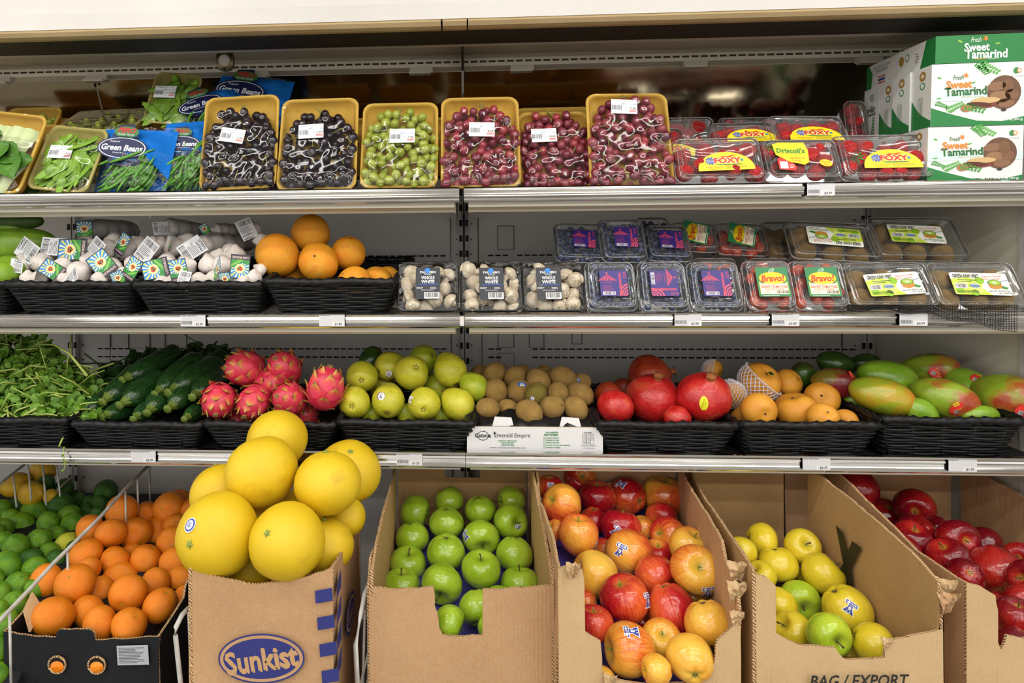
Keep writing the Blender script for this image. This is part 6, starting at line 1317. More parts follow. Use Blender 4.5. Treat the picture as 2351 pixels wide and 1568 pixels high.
# green bean bags
m_bean = leaf_mat('green_bean', '4c8a2c', '66a23c'); bean_mes = []
for k in range(3):
    q = MB(); pts = [(-.5 + i/8, (.06 + .05*k)*sin(pi*i/8), 0) for i in range(9)]; q.tube(pts, .042, 7, rr=[.012, .034, .04, .044, .04, .044, .04, .03, .008]); bean_mes.append(q.mesh('bean', [m_bean], True))
m_bagblue = clear('blue_bag_print', tint='3f8fe0', k=1.0, base=.03, rough=.12, body=.88, bodycol='1f74cf', bscale=20, bstr=.6, bdist=.03)
def bean_bag(box, label, Y, lean, roll, seed, n=70, kind=0):
    c, w, h = size_at(*box, Y, lean); r = thing('green_bean_bag', label, 'green beans', frame_at(c, lean, 0, roll), 'blue topped bags of green beans'); rg = random.Random(seed); B = []
    for k in range(n):
        x, y = rg.uniform(-w*.28, w*.26), rg.uniform(-h*.38, h*.0); a = rg.gauss(55, 16); L_ = rg.uniform(.06, .085); z = -.022 + .034*k/n
        link('bean', bean_mes[k % 3], r, Matrix.Translation((x, y, z)) @ Matrix.Rotation(rad(a), 4, 'Z') @ Matrix.Rotation(rg.uniform(0, 6), 4, 'X') @ Matrix.Diagonal((L_, L_, L_, 1))); B += [(x, y, z-.014, .02)]
    B += [(rg.uniform(-w*.3, w*.3), h*rg.uniform(.1, .3), -.02, .026) for _ in range(8)]
    g = membrane(w, h, B, -.016, 34, 40, 18, seed=seed, wr=.003); nx, ny = 34, 40
    bl, cl = MB(), MB(); vs = [v for row in g for v in row]; fb, fc = [], []
    for j in range(ny):
        for i in range(nx):
            u = (i+.5)/nx; v = (j+.5)/ny; blue_ = v > .52 + .03*sin(u*5+seed) - (.28*max(0, u-.72)/.28 if u > .72 else 0) or v < .035
            if v > .95: blue_ = False
            (fb if blue_ else fc).append((j*(nx+1)+i, j*(nx+1)+i+1, (j+1)*(nx+1)+i+1, (j+1)*(nx+1)+i))
    bl.add(vs, fb); cl.add(vs, fc); back = [[Vector((v.x, v.y, -.030 - .012*(1-(2*v.x/w)**2)*(1-(2*v.y/h)**2))) for v in row[::4]] for row in g[::4]]
    part('printed_top', bl, m_bagblue, r, True); part('clear_bag', cl, m_film2, r, True); q = MB(); q.rings(back, 0, close=False); part('bag_back', q, m_bagblue, r, True)
    pr = Print(); sx = w/.155; nv, wt = '141b4a', 'e8ecf4'; zz = max(zat(g, -.02*sx + a, h*.15 + b) for a in (-.04, -.02, 0, .02) for b in (-.02, 0, .02)) + .001
    pr.poly([(-.028*sx, .024*sx), (.028*sx, .026*sx), (.012*sx, .055*sx), (-.020*sx, .05*sx)], nv, 1)
    pr.ell(0, .036*sx, .026*sx, .013*sx, '3d7a3a', 2, 20); pr.text('PERO', 0, .040*sx, .012*sx, 'c0262c', 3, bold=.04, shear=.2); pr.text('Family Farms', 0, .030*sx, .006*sx, 'e8ecf4', 3, shear=.2)
    pr.ell(0, 0, .052*sx, .026*sx, nv, 2, 28); pr.ell(0, 0, .049*sx, .023*sx, wt, 3, 28); pr.ell(0, 0, .047*sx, .0215*sx, nv, 4, 28)
    pr.text('Snipped', -.018*sx, .013*sx, .006*sx, wt, 5, shear=.2); pr.text('Green Beans', 0, 0, .014*sx, wt, 5, w=.086*sx, bold=.03, shear=.1); pr.text('Washed & Ready to Use', .005*sx, -.012*sx, .004*sx, wt, 5)
    pr.ell(.012*sx, -.028*sx, .034*sx, .012*sx, nv, 2, 24); pr.text('Microwavable', .012*sx, -.024*sx, .006*sx, '4aa0e0', 5); pr.text('Bag', .014*sx, -.032*sx, .006*sx, '4aa0e0', 5)
    pr.build('bag_label', r, Matrix.Translation((-.018*sx, h*.09, zz)) @ Matrix.Rotation(rad(-3), 4, 'Z')); return r
bean_bag((214, 282, 392, 440), 'snipped green bean bag in front beside the snow peas', 1.52, 20, -3, 1, 90)
bean_bag((366, 262, 500, 440), 'second green bean bag half hidden by the black grapes', 1.56, 20, 3, 2, 70)
bean_bag((405, 195, 560, 300), 'green bean bag leaning back above the second bag', 1.68, 30, 25, 3, 30)
bean_bag((480, 165, 660, 290), 'crumpled blue bean bag high against the mirror behind black grapes', 1.73, 25, -8, 4, 30)
# ---- clamshells
def clam(box, kind, label, Y, lean, seed, cat, group, roll=0, yaw=0, d=.045, name=None, minh=None):
    c, w, h = size_at(*box, Y, lean); w -= .004
    r = thing(name or kind + '_clamshell', label, cat, frame_at(c, lean, yaw, roll), group); rg = random.Random(seed)
    n = 5; R = .016; q = MB()
    q.rings([rrect(w-.016, h-.014, R*.8, -d, n), rrect(w-.004, h-.004, R, -.003, n), rrect(w+.003, h+.003, R, -.002, n), rrect(w+.003, h+.003, R, 0, n), rrect(w-.004, h-.004, R, .001, n)], 0, True, False); part('base', q, m_clam, r, True)
    q = MB(); q.rings([rrect(w-.004, h-.004, R, .0015, n), rrect(w-.008, h-.008, R, .011, n), rrect(w-.016, h-.016, R*.8, .0135, n), rrect(w-.030, h-.028, R*.7, .013, n), rrect(w-.034, h-.032, R*.7, .0105, n)], 0, False, True); lid = part('lid', q, m_clam, r, True)
    q = MB()
    for rr_ in (rrect(w, h, R, 0, n), rrect(w-.012, h-.012, R*.8, .013, n), rrect(w-.032, h-.030, R*.7, .011, n)): q.tube(rr_, .0010, 5, 0, True)
    part('edge_bead', q, m_rib, r, True)
    q = MB(); k = 4 if w < .13 else 6
    for i in range(k):
        x = -w*.32 + w*.64*i/(k-1); q.rings([rrect(.0085, .004, .0019, .0125, 3, x, -h/2+.0075), rrect(.0085, .004, .0019, .0145, 3, x, -h/2+.0075)])
    for i in range(4):
        y = -h*.28 + h*.56*i/3; q.rings([rrect(.004, .0085, .0019, .0125, 3, -w/2+.0075, y), rrect(.004, .0085, .0019, .0145, 3, -w/2+.0075, y)])
    o = part('vent_rims', q, m_rib, r); o['kind'] = 'stuff'
    W2, H2 = w-.012, h-.012
    T = lambda g, m_: (g.uniform(-W2/2+m_, W2/2-m_), g.uniform(-H2/2+m_, H2/2-m_))
    if kind == 'blueberry':
        for x, y, z, s_ in scatter(rg, lambda g: T(g, .006), .0080, 72, (-.012, -.001), 3000): link('blueberry', ITEM['blueberry'], r, Matrix.Translation((x, y, z)) @ Euler((rg.uniform(0, 6), rg.uniform(0, 6), 0)).to_matrix().to_4x4() @ Matrix.Scale(s_, 4))
    elif kind == 'strawberry':
        for x, y, z, s_ in scatter(rg, lambda g: T(g, .014), .0165, 22, (-.012, -.004), 1500): link('strawberry', ITEM[rg.choice(('strawberry', 'strawberry', 'strawberry_calyx'))], r, Matrix.Translation((x, y, z)) @ Euler((rg.uniform(-.6, .6) + pi/2*rg.choice((0, 1, 1)), rg.uniform(-.6, .6), rg.uniform(0, 6))).to_matrix().to_4x4() @ Matrix.Scale(s_*1.12, 4))
    elif kind == 'tomato':
        for x, y, z, s_ in scatter(rg, lambda g: T(g, .012), .0125, 26, (-.014, -.004), 1500): link('tomato', ITEM['tomato'], r, Matrix.Translation((x, y, z)) @ Euler((rg.uniform(0, 6), rg.uniform(0, 6), 0)).to_matrix().to_4x4() @ Matrix.Scale(s_, 4))
    elif kind == 'kiwi':
        for i in range(6):
            x = -W2*.31 + W2*.31*(i % 3); y = (-H2*.23 if i < 3 else H2*.23) + rg.uniform(-.003, .003); s_ = .0228
            link('kiwi', SHAPES['kiwi'], r, Matrix.Translation((x + rg.uniform(-.003, .003), y, -.016)) @ Matrix.Rotation(rg.uniform(0, 3), 4, 'Z') @ Matrix.Rotation(rad(rg.choice((70, 90, 40))), 4, 'X') @ Matrix.Scale(s_, 4))
    return r, w, h
s = NT('blueberry_skin'); c = s.coord(); nz = s.noise(c, 1.2, 3); z = s.sepz(s.coord('Object', False))[2]
m_bb = s.fin(s.mix(s.ramp(z, [(.78, 0.0), (.86, .9)]), s.ramp(nz, [(.3, '262c48'), (.7, '55628a')]), '0c0d14'), .5)
s = NT('strawberry_skin'); c = s.coord('Object', False); v = s.n('ShaderNodeTexVoronoi'); s.set(v.inputs['Vector'], c); v.inputs['Scale'].default_value = 5.5
s.bump(v.outputs[0], .5, .05); m_sb = s.fin(s.mix(s.ramp(v.outputs[0], [(.1, .8), (.18, 0.0)]), s.ramp(s.noise(s.coord(), 1.2, 2), [(.3, 'b01420'), (.7, 'd02a28')]), 'd8a040'), .25, 0, .5, .2)
m_sleaf = leaf_mat('strawberry_leaf', '2f5a20', '4a7a30')
ITEM = {'blueberry': lathe(lambda t, p: (sin(t), cos(t)*.85 - (.12*exp(-(sin(t)/.3)**2) if t < pi/2 else 0)), 10, 12).mesh('blueberry', [m_bb], True)}
sbf = lambda t, p: (sin(t)**.85*(1+.28*cos(t))*(1+.03*cos(3*p)), cos(t)*1.1 - .15*(cos(t) > 0)*cos(t))
ITEM['strawberry'] = lathe(sbf, 14, 18).mesh('strawberry', [m_sb], True)
qq = lathe(sbf, 14, 18); nf = len(qq.f)
for k in range(8):
    a = 2*pi*k/8; qq.add([(cos(a-.3)*.15, sin(a-.3)*.15, .98), (cos(a-.25)*.5, sin(a-.25)*.5, .98), (cos(a)*.95, sin(a)*.95, .75), (cos(a+.25)*.5, sin(a+.25)*.5, .98), (cos(a+.3)*.15, sin(a+.3)*.15, .98)], [(0, 1, 2, 3, 4)], 1)
qq.tube([(0, 0, .9), (.05, 0, 1.3)], .05, 5, 1); ITEM['strawberry_calyx'] = qq.mesh('strawberry', [m_sb, m_sleaf], True)
s = NT('tomato_skin'); m_tm = s.fin(s.ramp(s.noise(s.coord(), 1.0, 1), [(.3, 'c8341c'), (.7, 'd65a2c')]), .2, 0, .5, .2)
ITEM['tomato'] = lathe(lambda t, p: (sin(t), cos(t)*1.25), 12, 16).mesh('tomato', [m_tm], True)
m_mush = skin('mushroom_cap', [(.3, 'd9c4a0'), (.7, 'ece0c8')], 1.5, .6, .15, 8, 'a88a60', None, .68)
qq = lathe(lambda t, p: (sin(t)*(1 if t < pi*.6 else 1), cos(t)*.9 if t < pi/2 else cos(t)*.35), 16, 24); rr = [[(cos(2*pi*k/16)*r_, sin(2*pi*k/16)*r_, z_) for k in range(16)] for r_, z_ in ((.42, -.2), (.38, -.6), (.45, -1.0), (.3, -1.05))]
qq.rings(rr, 0, False, True); ITEM['mushroom'] = qq.mesh('mushroom', [m_mush], True)
# ---- labels
def L_blue(rot90=False):
    q = Print(); pu, co_ = '3a2a7c', 'e8505e'; q.rrect(-.5, -.5, 1, 1, .06, pu, 1)
    for k in range(7):
        a = -.5 + k*.167; q.poly([(-.22 + a*.12, .30), (-.22 + a*.12+.012, .30), (-.22 + a*.62+.03, .10), (-.22 + a*.62-.03, .10)], co_, 2)
    q.ell(-.22, .36, .035, .03, co_, 2, 8); q.ell(-.24, .42, .03, .02, co_, 2, 8); q.text('EL TORREÓN', -.22, .03, .035, co_, 2, w=.34)
    q.text('BLUEBERRIES', .24, -.02, .085, co_, 2, w=.86, rot=90, bold=.03, spacing=1.1); q.tiny(-.4, -.32, .4, .26, '8a3a74', 6, 2)
    q.rect(-.42, -.46, .46, .13, 'e8e4ee', 2); q.bars(-.4, -.45, .42, .11, '2c2450', 3, 16)
    for k in range(4):
        r0 = .05 + k*.075; pts = [(.5 - (r0+.04)*cos(t), -.5 + (r0+.04)*sin(t)*1.5) for t in [k2*pi/2/6 for k2 in range(7)]] + [(.5 - r0*cos(t), -.5 + r0*sin(t)*1.5) for t in [k2*pi/2/6 for k2 in range(6, -1, -1)]]
        q.poly(pts, co_, 2)
    q.rect(.37, .2, .1, .14, co_, 2); q.rect(.38, .21, .08, .12, pu, 3); q.text('L', .42, .27, .07, co_, 4); q.tiny(.36, .38, .12, .07, co_, 2, 2); return q
def L_bravo():
    q = Print(); gn, rd = '2f8450', 'd03a28'; q.rrect(-.5, -.5, 1, 1, .04, gn, 1); q.poly([(-.44, -.42), (-.44, .02), (-.3, -.1), (.3, -.1), (.44, .02), (.44, -.42)], 'f2dc7a', 2); q.rect(-.42, -.42, .84, .36, 'f6ead0', 3)
    q.ell(0, .12, .43, .22, 'c8a418', 3, 28); q.ell(0, .12, .41, .20, 'f6d820', 4, 28); q.text('Bravo!', 0, .12, .24, rd, 6, w=.74, bold=.03, shear=.25, rot=2)
    q.ell(0, .38, .11, .055, 'e8f0e0', 3, 14, .6); q.ell(0, .38, .09, .04, gn, 4, 14, .6); q.poly([(-.1, .30), (.08, .42), (.075, .43), (-.11, .31)], 'e8f0e0', 5)
    q.text('GRAPE TOMATOES', 0, -.17, .085, 'c8502c', 5, w=.82, bold=.01); q.text('TOMATES RAISINS', 0, -.255, .05, 'c8502c', 5, w=.6); q.text('3 servings', -.24, -.33, .035, 'c8502c', 5); q.text('12 oz per pack', -.24, -.38, .03, 'c8502c', 5)
    q.bars(.06, -.4, .34, .1, '555555', 5, 14, 2); q.tiny(-.4, -.49, .8, .04, 'cfe0cf', 1, 2); return q
def L_kiwi():
    q = Print(); lg, gd = 'c8dc4a', '8fbf2a'; q.rrect(-.5, -.5, 1, 1, .06, 'f2f4ea', 1); q.poly([(-.5, -.44), (-.5, .2), (-.2, .3), (.05, .1), (0, -.2), (.15, -.5), (-.44, -.5)], lg, 2)
    for x, y, r in ((-.3, .05, .09), (-.1, -.2, .12), (-.4, -.3, .07), (.0, .15, .08), (-.15, -.4, .07)): q.ell(x, y, r, r*2.0, 'dbe87a' if r > .08 else gd, 3, 14)
    q.text('GREEN KIWI VERT', -.22, .34, .17, '30331c', 5, w=.46, bold=.02); q.tiny(-.38, .06, .36, .14, '5a7a1c', 2, 5)
    q.rect(-.47, -.22, .22, .22, 'f4f4f0', 5); q.bars(-.46, -.2, .2, .18, '444444', 6, 12); q.ell(-.12, -.1, .09, .1, '9cb0c8', 5, 14); q.text('Catania', -.12, -.1, .1, '3a5a8a', 6, w=.19, bold=.02); q.tiny(-.46, -.44, .4, .14, '5a7a1c', 3, 5)
    q.text('Easy to Scoop!', .24, .34, .11, 'd8583a', 5, w=.34, rot=10); q.text('Facile à manger !', .22, .22, .10, 'd8583a', 5, w=.36, rot=8)
    q.poly([(.08, -.18), (.2, -.1), (.42, -.24), (.46, -.16), (.3, -.02)], '3f8a2a', 4); q.poly([(.12, 0), (.36, 0), (.34, -.18), (.24, -.24), (.14, -.18)], 'c88a34', 5); q.ell(.24, .06, .12, .13, '5a8a24', 6, 20); q.ell(.24, .06, .10, .105, 'a4c84a', 7, 20); q.ell(.24, .06, .04, .045, 'e6ecc0', 8, 12)
    q.poly([(.32, .12), (.49, .2), (.49, .17), (.33, .08)], '9aa0b0', 6); q.text('Net WT./POIDS Net', .28, -.32, .08, '30331c', 5, w=.36); q.text('1lb (454g)', .38, -.42, .07, '30331c', 5); return q
def L_mush():
    q = Print(); q.rrect(-.5, -.5, 1, 1, .05, '2a2c33', 1); wt = 'e8e8ea'; q.text('PAL', -.21, .35, .07, wt, 2, w=.24, bold=.02); q.text('MBO', .2, .35, .07, wt, 2, w=.28, bold=.02); q.text('FOODS', 0, .28, .055, wt, 2, w=.28)
    q.ell(-.02, .40, .11, .075, '2f86e0', 2, 16); q.rect(-.06, .30, .08, .1, '2f86e0', 3)
    q.text('WHOLE', 0, .17, .10, wt, 2, w=.54, bold=.03); q.text('WHITE', 0, .045, .10, wt, 2, w=.54, bold=.03); q.text('mushrooms', .02, -.035, .06, '2f6ae0', 3, w=.8, shear=.3); q.tiny(-.47, -.17, .34, .05, wt, 2, 2, 3); q.tiny(.1, -.17, .36, .05, wt, 2, 2, 4)
    q.text('NET WT 8 OZ (227 G)', 0, -.22, .04, wt, 2, w=.5); q.rect(-.14, -.48, .62, .2, 'f0f0f0', 2); q.bars(-.11, -.44, .56, .15, '222222', 3, 22, 3); q.text('0 70018 47800 7', .17, -.465, .022, '222222', 3); return q
def L_foxy():
    q = Print(); ye, rd = 'f2dc28', 'd2381e'; pts = [(cos(t)*.5, -.32 + sin(t)*.66) for t in [pi*k/20 for k in range(21)]]; q.poly([(.5, -.38)] + pts + [(-.5, -.38)], 'b8a018', 1); q.poly([(.49, -.37)] + [(x*.98, y*.98) for x, y in pts] + [(-.49, -.37)], ye, 2)
    q.text('FOXY', .04, .0, .24, 'f4f0e0', 3, w=.50, bold=.09); q.text('FOXY', .04, .0, .22, rd, 4, w=.48, bold=.05); q.poly([(-.2, -.14), (.3, -.14), (.25, -.17), (-.1, -.18)], '2f7a3a', 3)
    q.poly([(-.12, .14), (-.02, .17), (.05, .16), (.12, .2), (.2, .19), (.16, .16), (.1, .14), (.12, .11), (.05, .13), (-.02, .12), (-.04, .09), (-.06, .13)], rd, 4)
    for k in range(10):
        a = 2*pi*k/10; q.poly([(-.26, 0), (-.26+cos(a-.25)*.075, sin(a-.25)*.12), (-.26+cos(a)*.105, sin(a)*.17), (-.26+cos(a+.25)*.075, sin(a+.25)*.12)], '2050b8', 3)
    q.text('Taste the', -.26, .03, .04, 'e8ecf4', 4, w=.12); q.text('Difference', -.26, -.03, .04, 'e8ecf4', 4, w=.13); q.ell(.29, 0, .03, .05, '3a8ab0', 3, 8); q.text('Florida Strawberries', -.2, -.25, .045, 'b85020', 3, w=.3); q.text('Fraises Florida', -.2, -.32, .045, 'b85020', 3, w=.2); q.tiny(-.02, -.34, .42, .16, 'a89a20', 4, 3); return q
def L_dris():
    q = Print(); pts = [(-.5, .42), (-.3, .5), (.42, .5), (.5, .2), (.48, -.3), (.34, -.42), (-.1, -.3), (-.44, -.02)]; q.poly(pts[::-1], 'd8b818', 1); q.poly([(x*.97, y*.96) for x, y in pts][::-1], 'f2d820', 2)
    q.text("Driscoll's", 0, .16, .2, '2f8a3a', 3, w=.8, bold=.04); q.text('Only the Finest Berries', .0, .03, .06, '2f8a3a', 3, w=.62); q.text('Strawberries', .16, -.14, .08, 'c8502c', 3, w=.42); q.text('Fraises', .12, -.24, .08, 'c8502c', 3, w=.22)
    q.poly([(-.42, -.18), (-.3, -.1), (.02, -.36), (.1, -.5), (.05, -.66), (-.4, -.62)][::-1], 'd0302a', 1); q.rect(-.36, -.58, .22, .28, 'f2f2f2', 2); q.tiny(-.1, -.56, .16, .16, 'f2d0d0', 3, 2); return q
m_card = None
def put(label_fn, r, x, y, w, h, z, rot=0, name='label'):
    k = label_fn.__name__
    if k not in put.c: q = label_fn(); put.c[k] = q.mesh(name, q.ms)
    return link(name, put.c[k], r, Matrix.Translation((x, y, z)) @ Matrix.Rotation(rad(rot), 4, 'Z') @ Matrix.Diagonal((w, h, 1, 1)))
put.c = {}
# mushrooms
for i, (x0, x1, lx, lab) in enumerate(((913, 1053, 0, 'leftmost of the black mushroom trays, beside the grapefruit basket'), (1058, 1198, 0, 'middle black mushroom tray, right of the shelf seam'), (1200, 1338, -.01, 'rightmost black mushroom tray, beside the blueberries'))):
    c, w, h = size_at(x0, 600, x1, 716, 1.495, 22); r = thing('mushroom_pack', lab, 'mushrooms', frame_at(c, 22), 'whole white mushroom trays'); part('black_tray', tray_shell(w, h, .045, .018, .004), m_btray, r, True); rg = random.Random(40+i); B = []
    for x, y, z, s_ in scatter(rg, lambda g: (g.uniform(-w*.39, w*.39), g.uniform(-h*.37, h*.37)), .0165, 26, (-.020, -.006), 6000):
        link('mushroom', ITEM['mushroom'], r, Matrix.Translation((x, y, z)) @ Euler((rg.uniform(-1.4, 1.4), rg.uniform(-1.4, 1.4), rg.uniform(0, 6))).to_matrix().to_4x4() @ Matrix.Scale(s_*1.14, 4)); B.append((x, y, z, s_*1.14))
    g = membrane(w-.004, h-.004, B, .004, 34, 30, 12, seed=i+20); film_part(g, m_film2, r, round_r=.016, w=w, h=h); put(L_mush, r, lx, .002, .053, .074, max(zat(g, a, b) for a in (-.02, 0, .02) for b in (-.03, 0, .03)) + .0012, 0)
# front row clamshells
fr = 1.495
for i, (x0, x1, rot, lab) in enumerate(((1343, 1460, 0, 'front row blueberry clamshell beside the mushrooms'), (1465, 1577, -90, 'front row blueberry clamshell with its label turned sideways'), (1580, 1700, 0, 'front row blueberry clamshell beside the grape tomatoes'))):
    r, w, h = clam((x0, 602, x1, 714), 'blueberry', lab, fr, 22, 50+i, 'blueberries', 'blueberry clamshells', name='blueberry_clamshell'); put(L_blue, r, .004 if i == 0 else 0, .002, .058, .058, .0155, rot)
for i, (x0, x1, lab) in enumerate(((1708, 1820, 'front grape tomato clamshell beside the blueberries'), (1815, 1940, 'front grape tomato clamshell beside the packed kiwis'))):
    r, w, h = clam((x0, 600, x1, 712), 'tomato', lab, fr, 22, 60+i, 'tomatoes', 'grape tomato clamshells'); put(L_bravo, r, .004, .003, .066, .066, .0155, 0)
for i, (x0, x1, lab) in enumerate(((1938, 2135, 'front kiwi clamshell beside the grape tomatoes'), (2130, 2335, 'front kiwi clamshell at the right end on black netting'))):
    r, w, h = clam((x0, 604, x1, 712), 'kiwi', lab, fr, 30, 70+i, 'packed kiwis', 'kiwi clamshells'); put(L_kiwi, r, .006, -.002, .112, .052, .0155, 4 if i == 0 else -2)
# second row, lying higher and further back
for i, (x0, y0, x1, y1, Y, ln, rl, lab) in enumerate(((1272, 516, 1396, 602, 1.62, 38, -3, 'back row blueberry clamshell, leftmost'), (1376, 505, 1482, 602, 1.60, 28, 0, 'back row blueberry clamshell, upright in the middle'), (1480, 522, 1584, 600, 1.62, 38, -2, 'back row blueberry clamshell, nearest the tomatoes'))):
    r, w, h = clam((x0, y0, x1, y1), 'blueberry', lab, Y, ln, 80+i, 'blueberries', 'blueberry clamshells', rl); put(L_blue, r, .005, .002, .052, .052, .0155, -2)
r, w, h = clam((1455, 503, 1540, 560), 'blueberry', 'dark blueberry clamshell at the very back, mostly hidden', 1.74, 40, 86, 'blueberries', 'blueberry clamshells')
for i, (x0, y0, x1, y1, rot, lab) in enumerate(((1540, 514, 1645, 578, -12, 'back row grape tomato clamshell beside blueberries'), (1642, 516, 1758, 586, -14, 'back row grape tomato clamshell beside packed kiwis'))):
    r, w, h = clam((x0, y0, x1, y1), 'tomato', lab, 1.66, 38, 90+i, 'tomatoes', 'grape tomato clamshells', -4); put(L_bravo, r, 0, .004, .064, .060, .0155, 75)
for i, (x0, y0, x1, y1, ln, rl, rot, Y, lab) in enumerate(((1810, 514, 2010, 598, 36, -4, 180, 1.60, 'back row kiwi clamshell with its label upside down'), (1994, 502, 2200, 598, 36, -1, 0, 1.61, 'back row kiwi clamshell nearest the end wall'), (1752, 512, 1850, 594, 40, 0, 0, 1.68, 'dark back kiwi clamshell between tomatoes and upside-down pack'))):
    r, w, h = clam((x0, y0, x1, y1), 'kiwi', lab, Y, ln, 95+i, 'packed kiwis', 'kiwi clamshells', rl); 
    if i < 2: put(L_kiwi, r, .0, .004, .115, .050, .0155, rot-3)
# stack supporting the second row
for i, (x0, x1, kd, lab) in enumerate(((1350, 1460, 'blueberry', 'blueberry clamshell lying behind the first front blueberry pack'), (1470, 1580, 'blueberry', 'blueberry clamshell lying behind the sideways labelled pack'), (1590, 1700, 'tomato', 'tomato clamshell lying behind the third blueberry pack'), (1720, 1830, 'tomato', 'tomato clamshell lying behind the front tomato packs'))):
    r, w, h = clam((x0, 596, x1, 680), kd, lab, 1.60, 40, 110+i, {'blueberry': 'blueberries', 'tomato': 'tomatoes'}[kd], 'second layer clamshells')
# strawberries
for i, (x0, y0, x1, y1, Y, ln, fn, lab) in enumerate(((1546, 320, 1748, 420, 1.50, 22, L_foxy, 'strawberry clamshell in front beside the tall grape tray'), (1746, 324, 1924, 418, 1.50, 24, L_dris, 'strawberry clamshell with a rounded yellow corner label'), (1920, 312, 2128, 416, 1.50, 22, L_foxy, 'strawberry clamshell in front beside the tamarind boxes'),
        (1630, 288, 1785, 345, 1.64, 40, L_foxy, 'strawberry clamshell lying behind between the first two front packs'), (1765, 272, 1940, 350, 1.62, 36, L_foxy, 'heaped strawberry clamshell lying behind the rounded label pack'), (1500, 300, 1580, 400, 1.64, 40, L_foxy, 'strawberry clamshell mostly hidden by the tall red grape tray'), (1940, 232, 1990, 330, 1.72, 10, None, 'empty looking clear clamshell edge beside the tamarind stack'), (1500, 270, 1640, 360, 1.78, 10, None, 'strawberry clamshell in the last row, behind the tall grape tray'), (1650, 270, 1790, 350, 1.79, 10, None, 'strawberry clamshell in the last row, left of its twin'), (1800, 270, 1930, 350, 1.79, 10, None, 'strawberry clamshell in the last row, nearest the tamarind boxes'))):
    r, w, h = clam((x0, y0, x1, y1), 'strawberry', lab, Y, ln, 130+i, 'strawberries', 'strawberry clamshells', d=.05, roll=(-2 if i == 4 else 0))
    if fn is L_foxy: put(fn, r, .01*(i != 5), -.008, .118, .062, .0155, 2 if i == 0 else 0)
    elif fn: put(fn, r, -.022, .008, .072, .060, .0155, -2); q = Print(); q.ell(0, 0, .013, .0085, 'f2d820', 1, 20, -.2); q.ell(0, 0, .012, .0075, 'd8a018', 2, 20, -.2); q.ell(0, 0, .0115, .007, 'f2d820', 3, 20, -.2); q.text('Florida', 0, .002, .005, 'b84020', 4, w=.017, shear=.2, rot=-8); q.text('Grown', 0, -.003, .004, 'b84020', 4, w=.011, shear=.2, rot=-8); q.build('small_label', r, Matrix.Translation((.045, -.014, .0155)))
# ---- tamarind boxes
m_bw, m_bg = flat('e6e8e4', .35, name='white_carton'), flat('1f7d3c', .35, name='green_carton')
gcol, ocol, dg = '1f7d3c', 'f08a2c', '2a6a34'
def fern(q, x, y, s_, a, n=7, c='3f9a3c', lay=3):
    for k in range(n):
        f = k/n; px, py = x + cos(a)*s_*f, y + sin(a)*s_*f
        for sg in (1, -1): q.ell(px + cos(a+sg*1.1)*s_*.16*(1-f*.5), py + sin(a+sg*1.1)*s_*.16*(1-f*.5), s_*.14*(1-f*.5), s_*.055, c, lay, 8, a+sg*1.1)
def L_tam():
    q = Print(); q.poly([(-.5, -.2), (-.3, -.3), (-.02, -.42), (.25, -.44), (.5, -.36), (.5, -.5), (-.5, -.5)][::-1], gcol, 1)
    q.poly([(-.5, .02), (-.4, .1), (-.3, .02), (-.15, .08), (0, 0), (.15, .06), (.3, .0), (.5, .08), (.5, -.1), (-.5, -.1)][::-1], 'd3e8e4', 1)
    q.text('Fresh', -.22, .28, .075, dg, 3, w=.11, shear=.3, rot=4); q.text('Sweet', -.21, .17, .13, ocol, 3, w=.27, bold=.03, rot=2); q.text('Tamarind', -.14, .055, .14, dg, 3, w=.44, bold=.03, rot=2); q.text('PREMIUM QUALITY', -.06, -.04, .025, 'c8a848', 3, w=.24)
    for k in range(8):
        a = 2*pi*k/8; q.ell(-.14 + cos(a)*.02, .31 + sin(a)*.03, .012, .005, ocol, 3, 6, a)
    q.ell(-.14, .31, .014, .02, ocol, 4, 10)
    fern(q, -.02, .5, .22, rad(-60)); fern(q, .0, .48, .26, rad(-35), c='5ab04a'); fern(q, -.33, -.25, .22, rad(35), c='5ab04a'); fern(q, -.45, -.12, .15, rad(-30)); q.ell(-.42, .28, .025, .012, '5ab04a', 3, 8, -.5); q.ell(-.06, .19, .025, .012, '5ab04a', 3, 8, .5); q.ell(-.42, -.05, .03, .012, '5ab04a', 3, 8, .2)
    q.ell(.26, .02, .175, .27, '6b4a34', 3, 28)
    for x, y, r1, r2, a, c_ in ((.18, .12, .10, .07, .3, '8a6448'), (.30, .12, .06, .11, .1, '7a5638'), (.22, -.05, .11, .09, -.3, '96704e'), (.34, -.02, .07, .09, .2, '80593c'), (.28, -.15, .09, .07, .1, '8a6448')): q.ell(x, y, r1, r2, c_, 4, 16, a)
    q.ell(.04, -.17, .17, .06, '7a3a22', 4, 18, .1); q.ell(.07, -.10, .15, .05, 'cfae78', 5, 18, .05); q.ell(.0, -.16, .13, .035, '5a2818', 6, 16, -.1); q.ell(-.13, -.22, .06, .06, 'a87848', 5, 14); fern(q, -.14, -.18, .24, rad(-25), 6, '3f9a3c', 6); q.ell(.26, -.26, .03, .025, '3a2a2a', 5, 8)
    q.ell(.38, .36, .03, .05, '2f8a4a', 3, 12); q.ell(.41, .36, .025, .04, ocol, 4, 12); q.ell(.41, .36, .015, .025, 'e6e8e4', 5, 12); q.text('J&C Tropicals', .39, .27, .022, '5a6a5a', 3); q.text('Net WT. 16 oz (1 lb) (454 g)', .26, -.42, .045, 'f0f4f0', 3, w=.40, bold=.02); return q
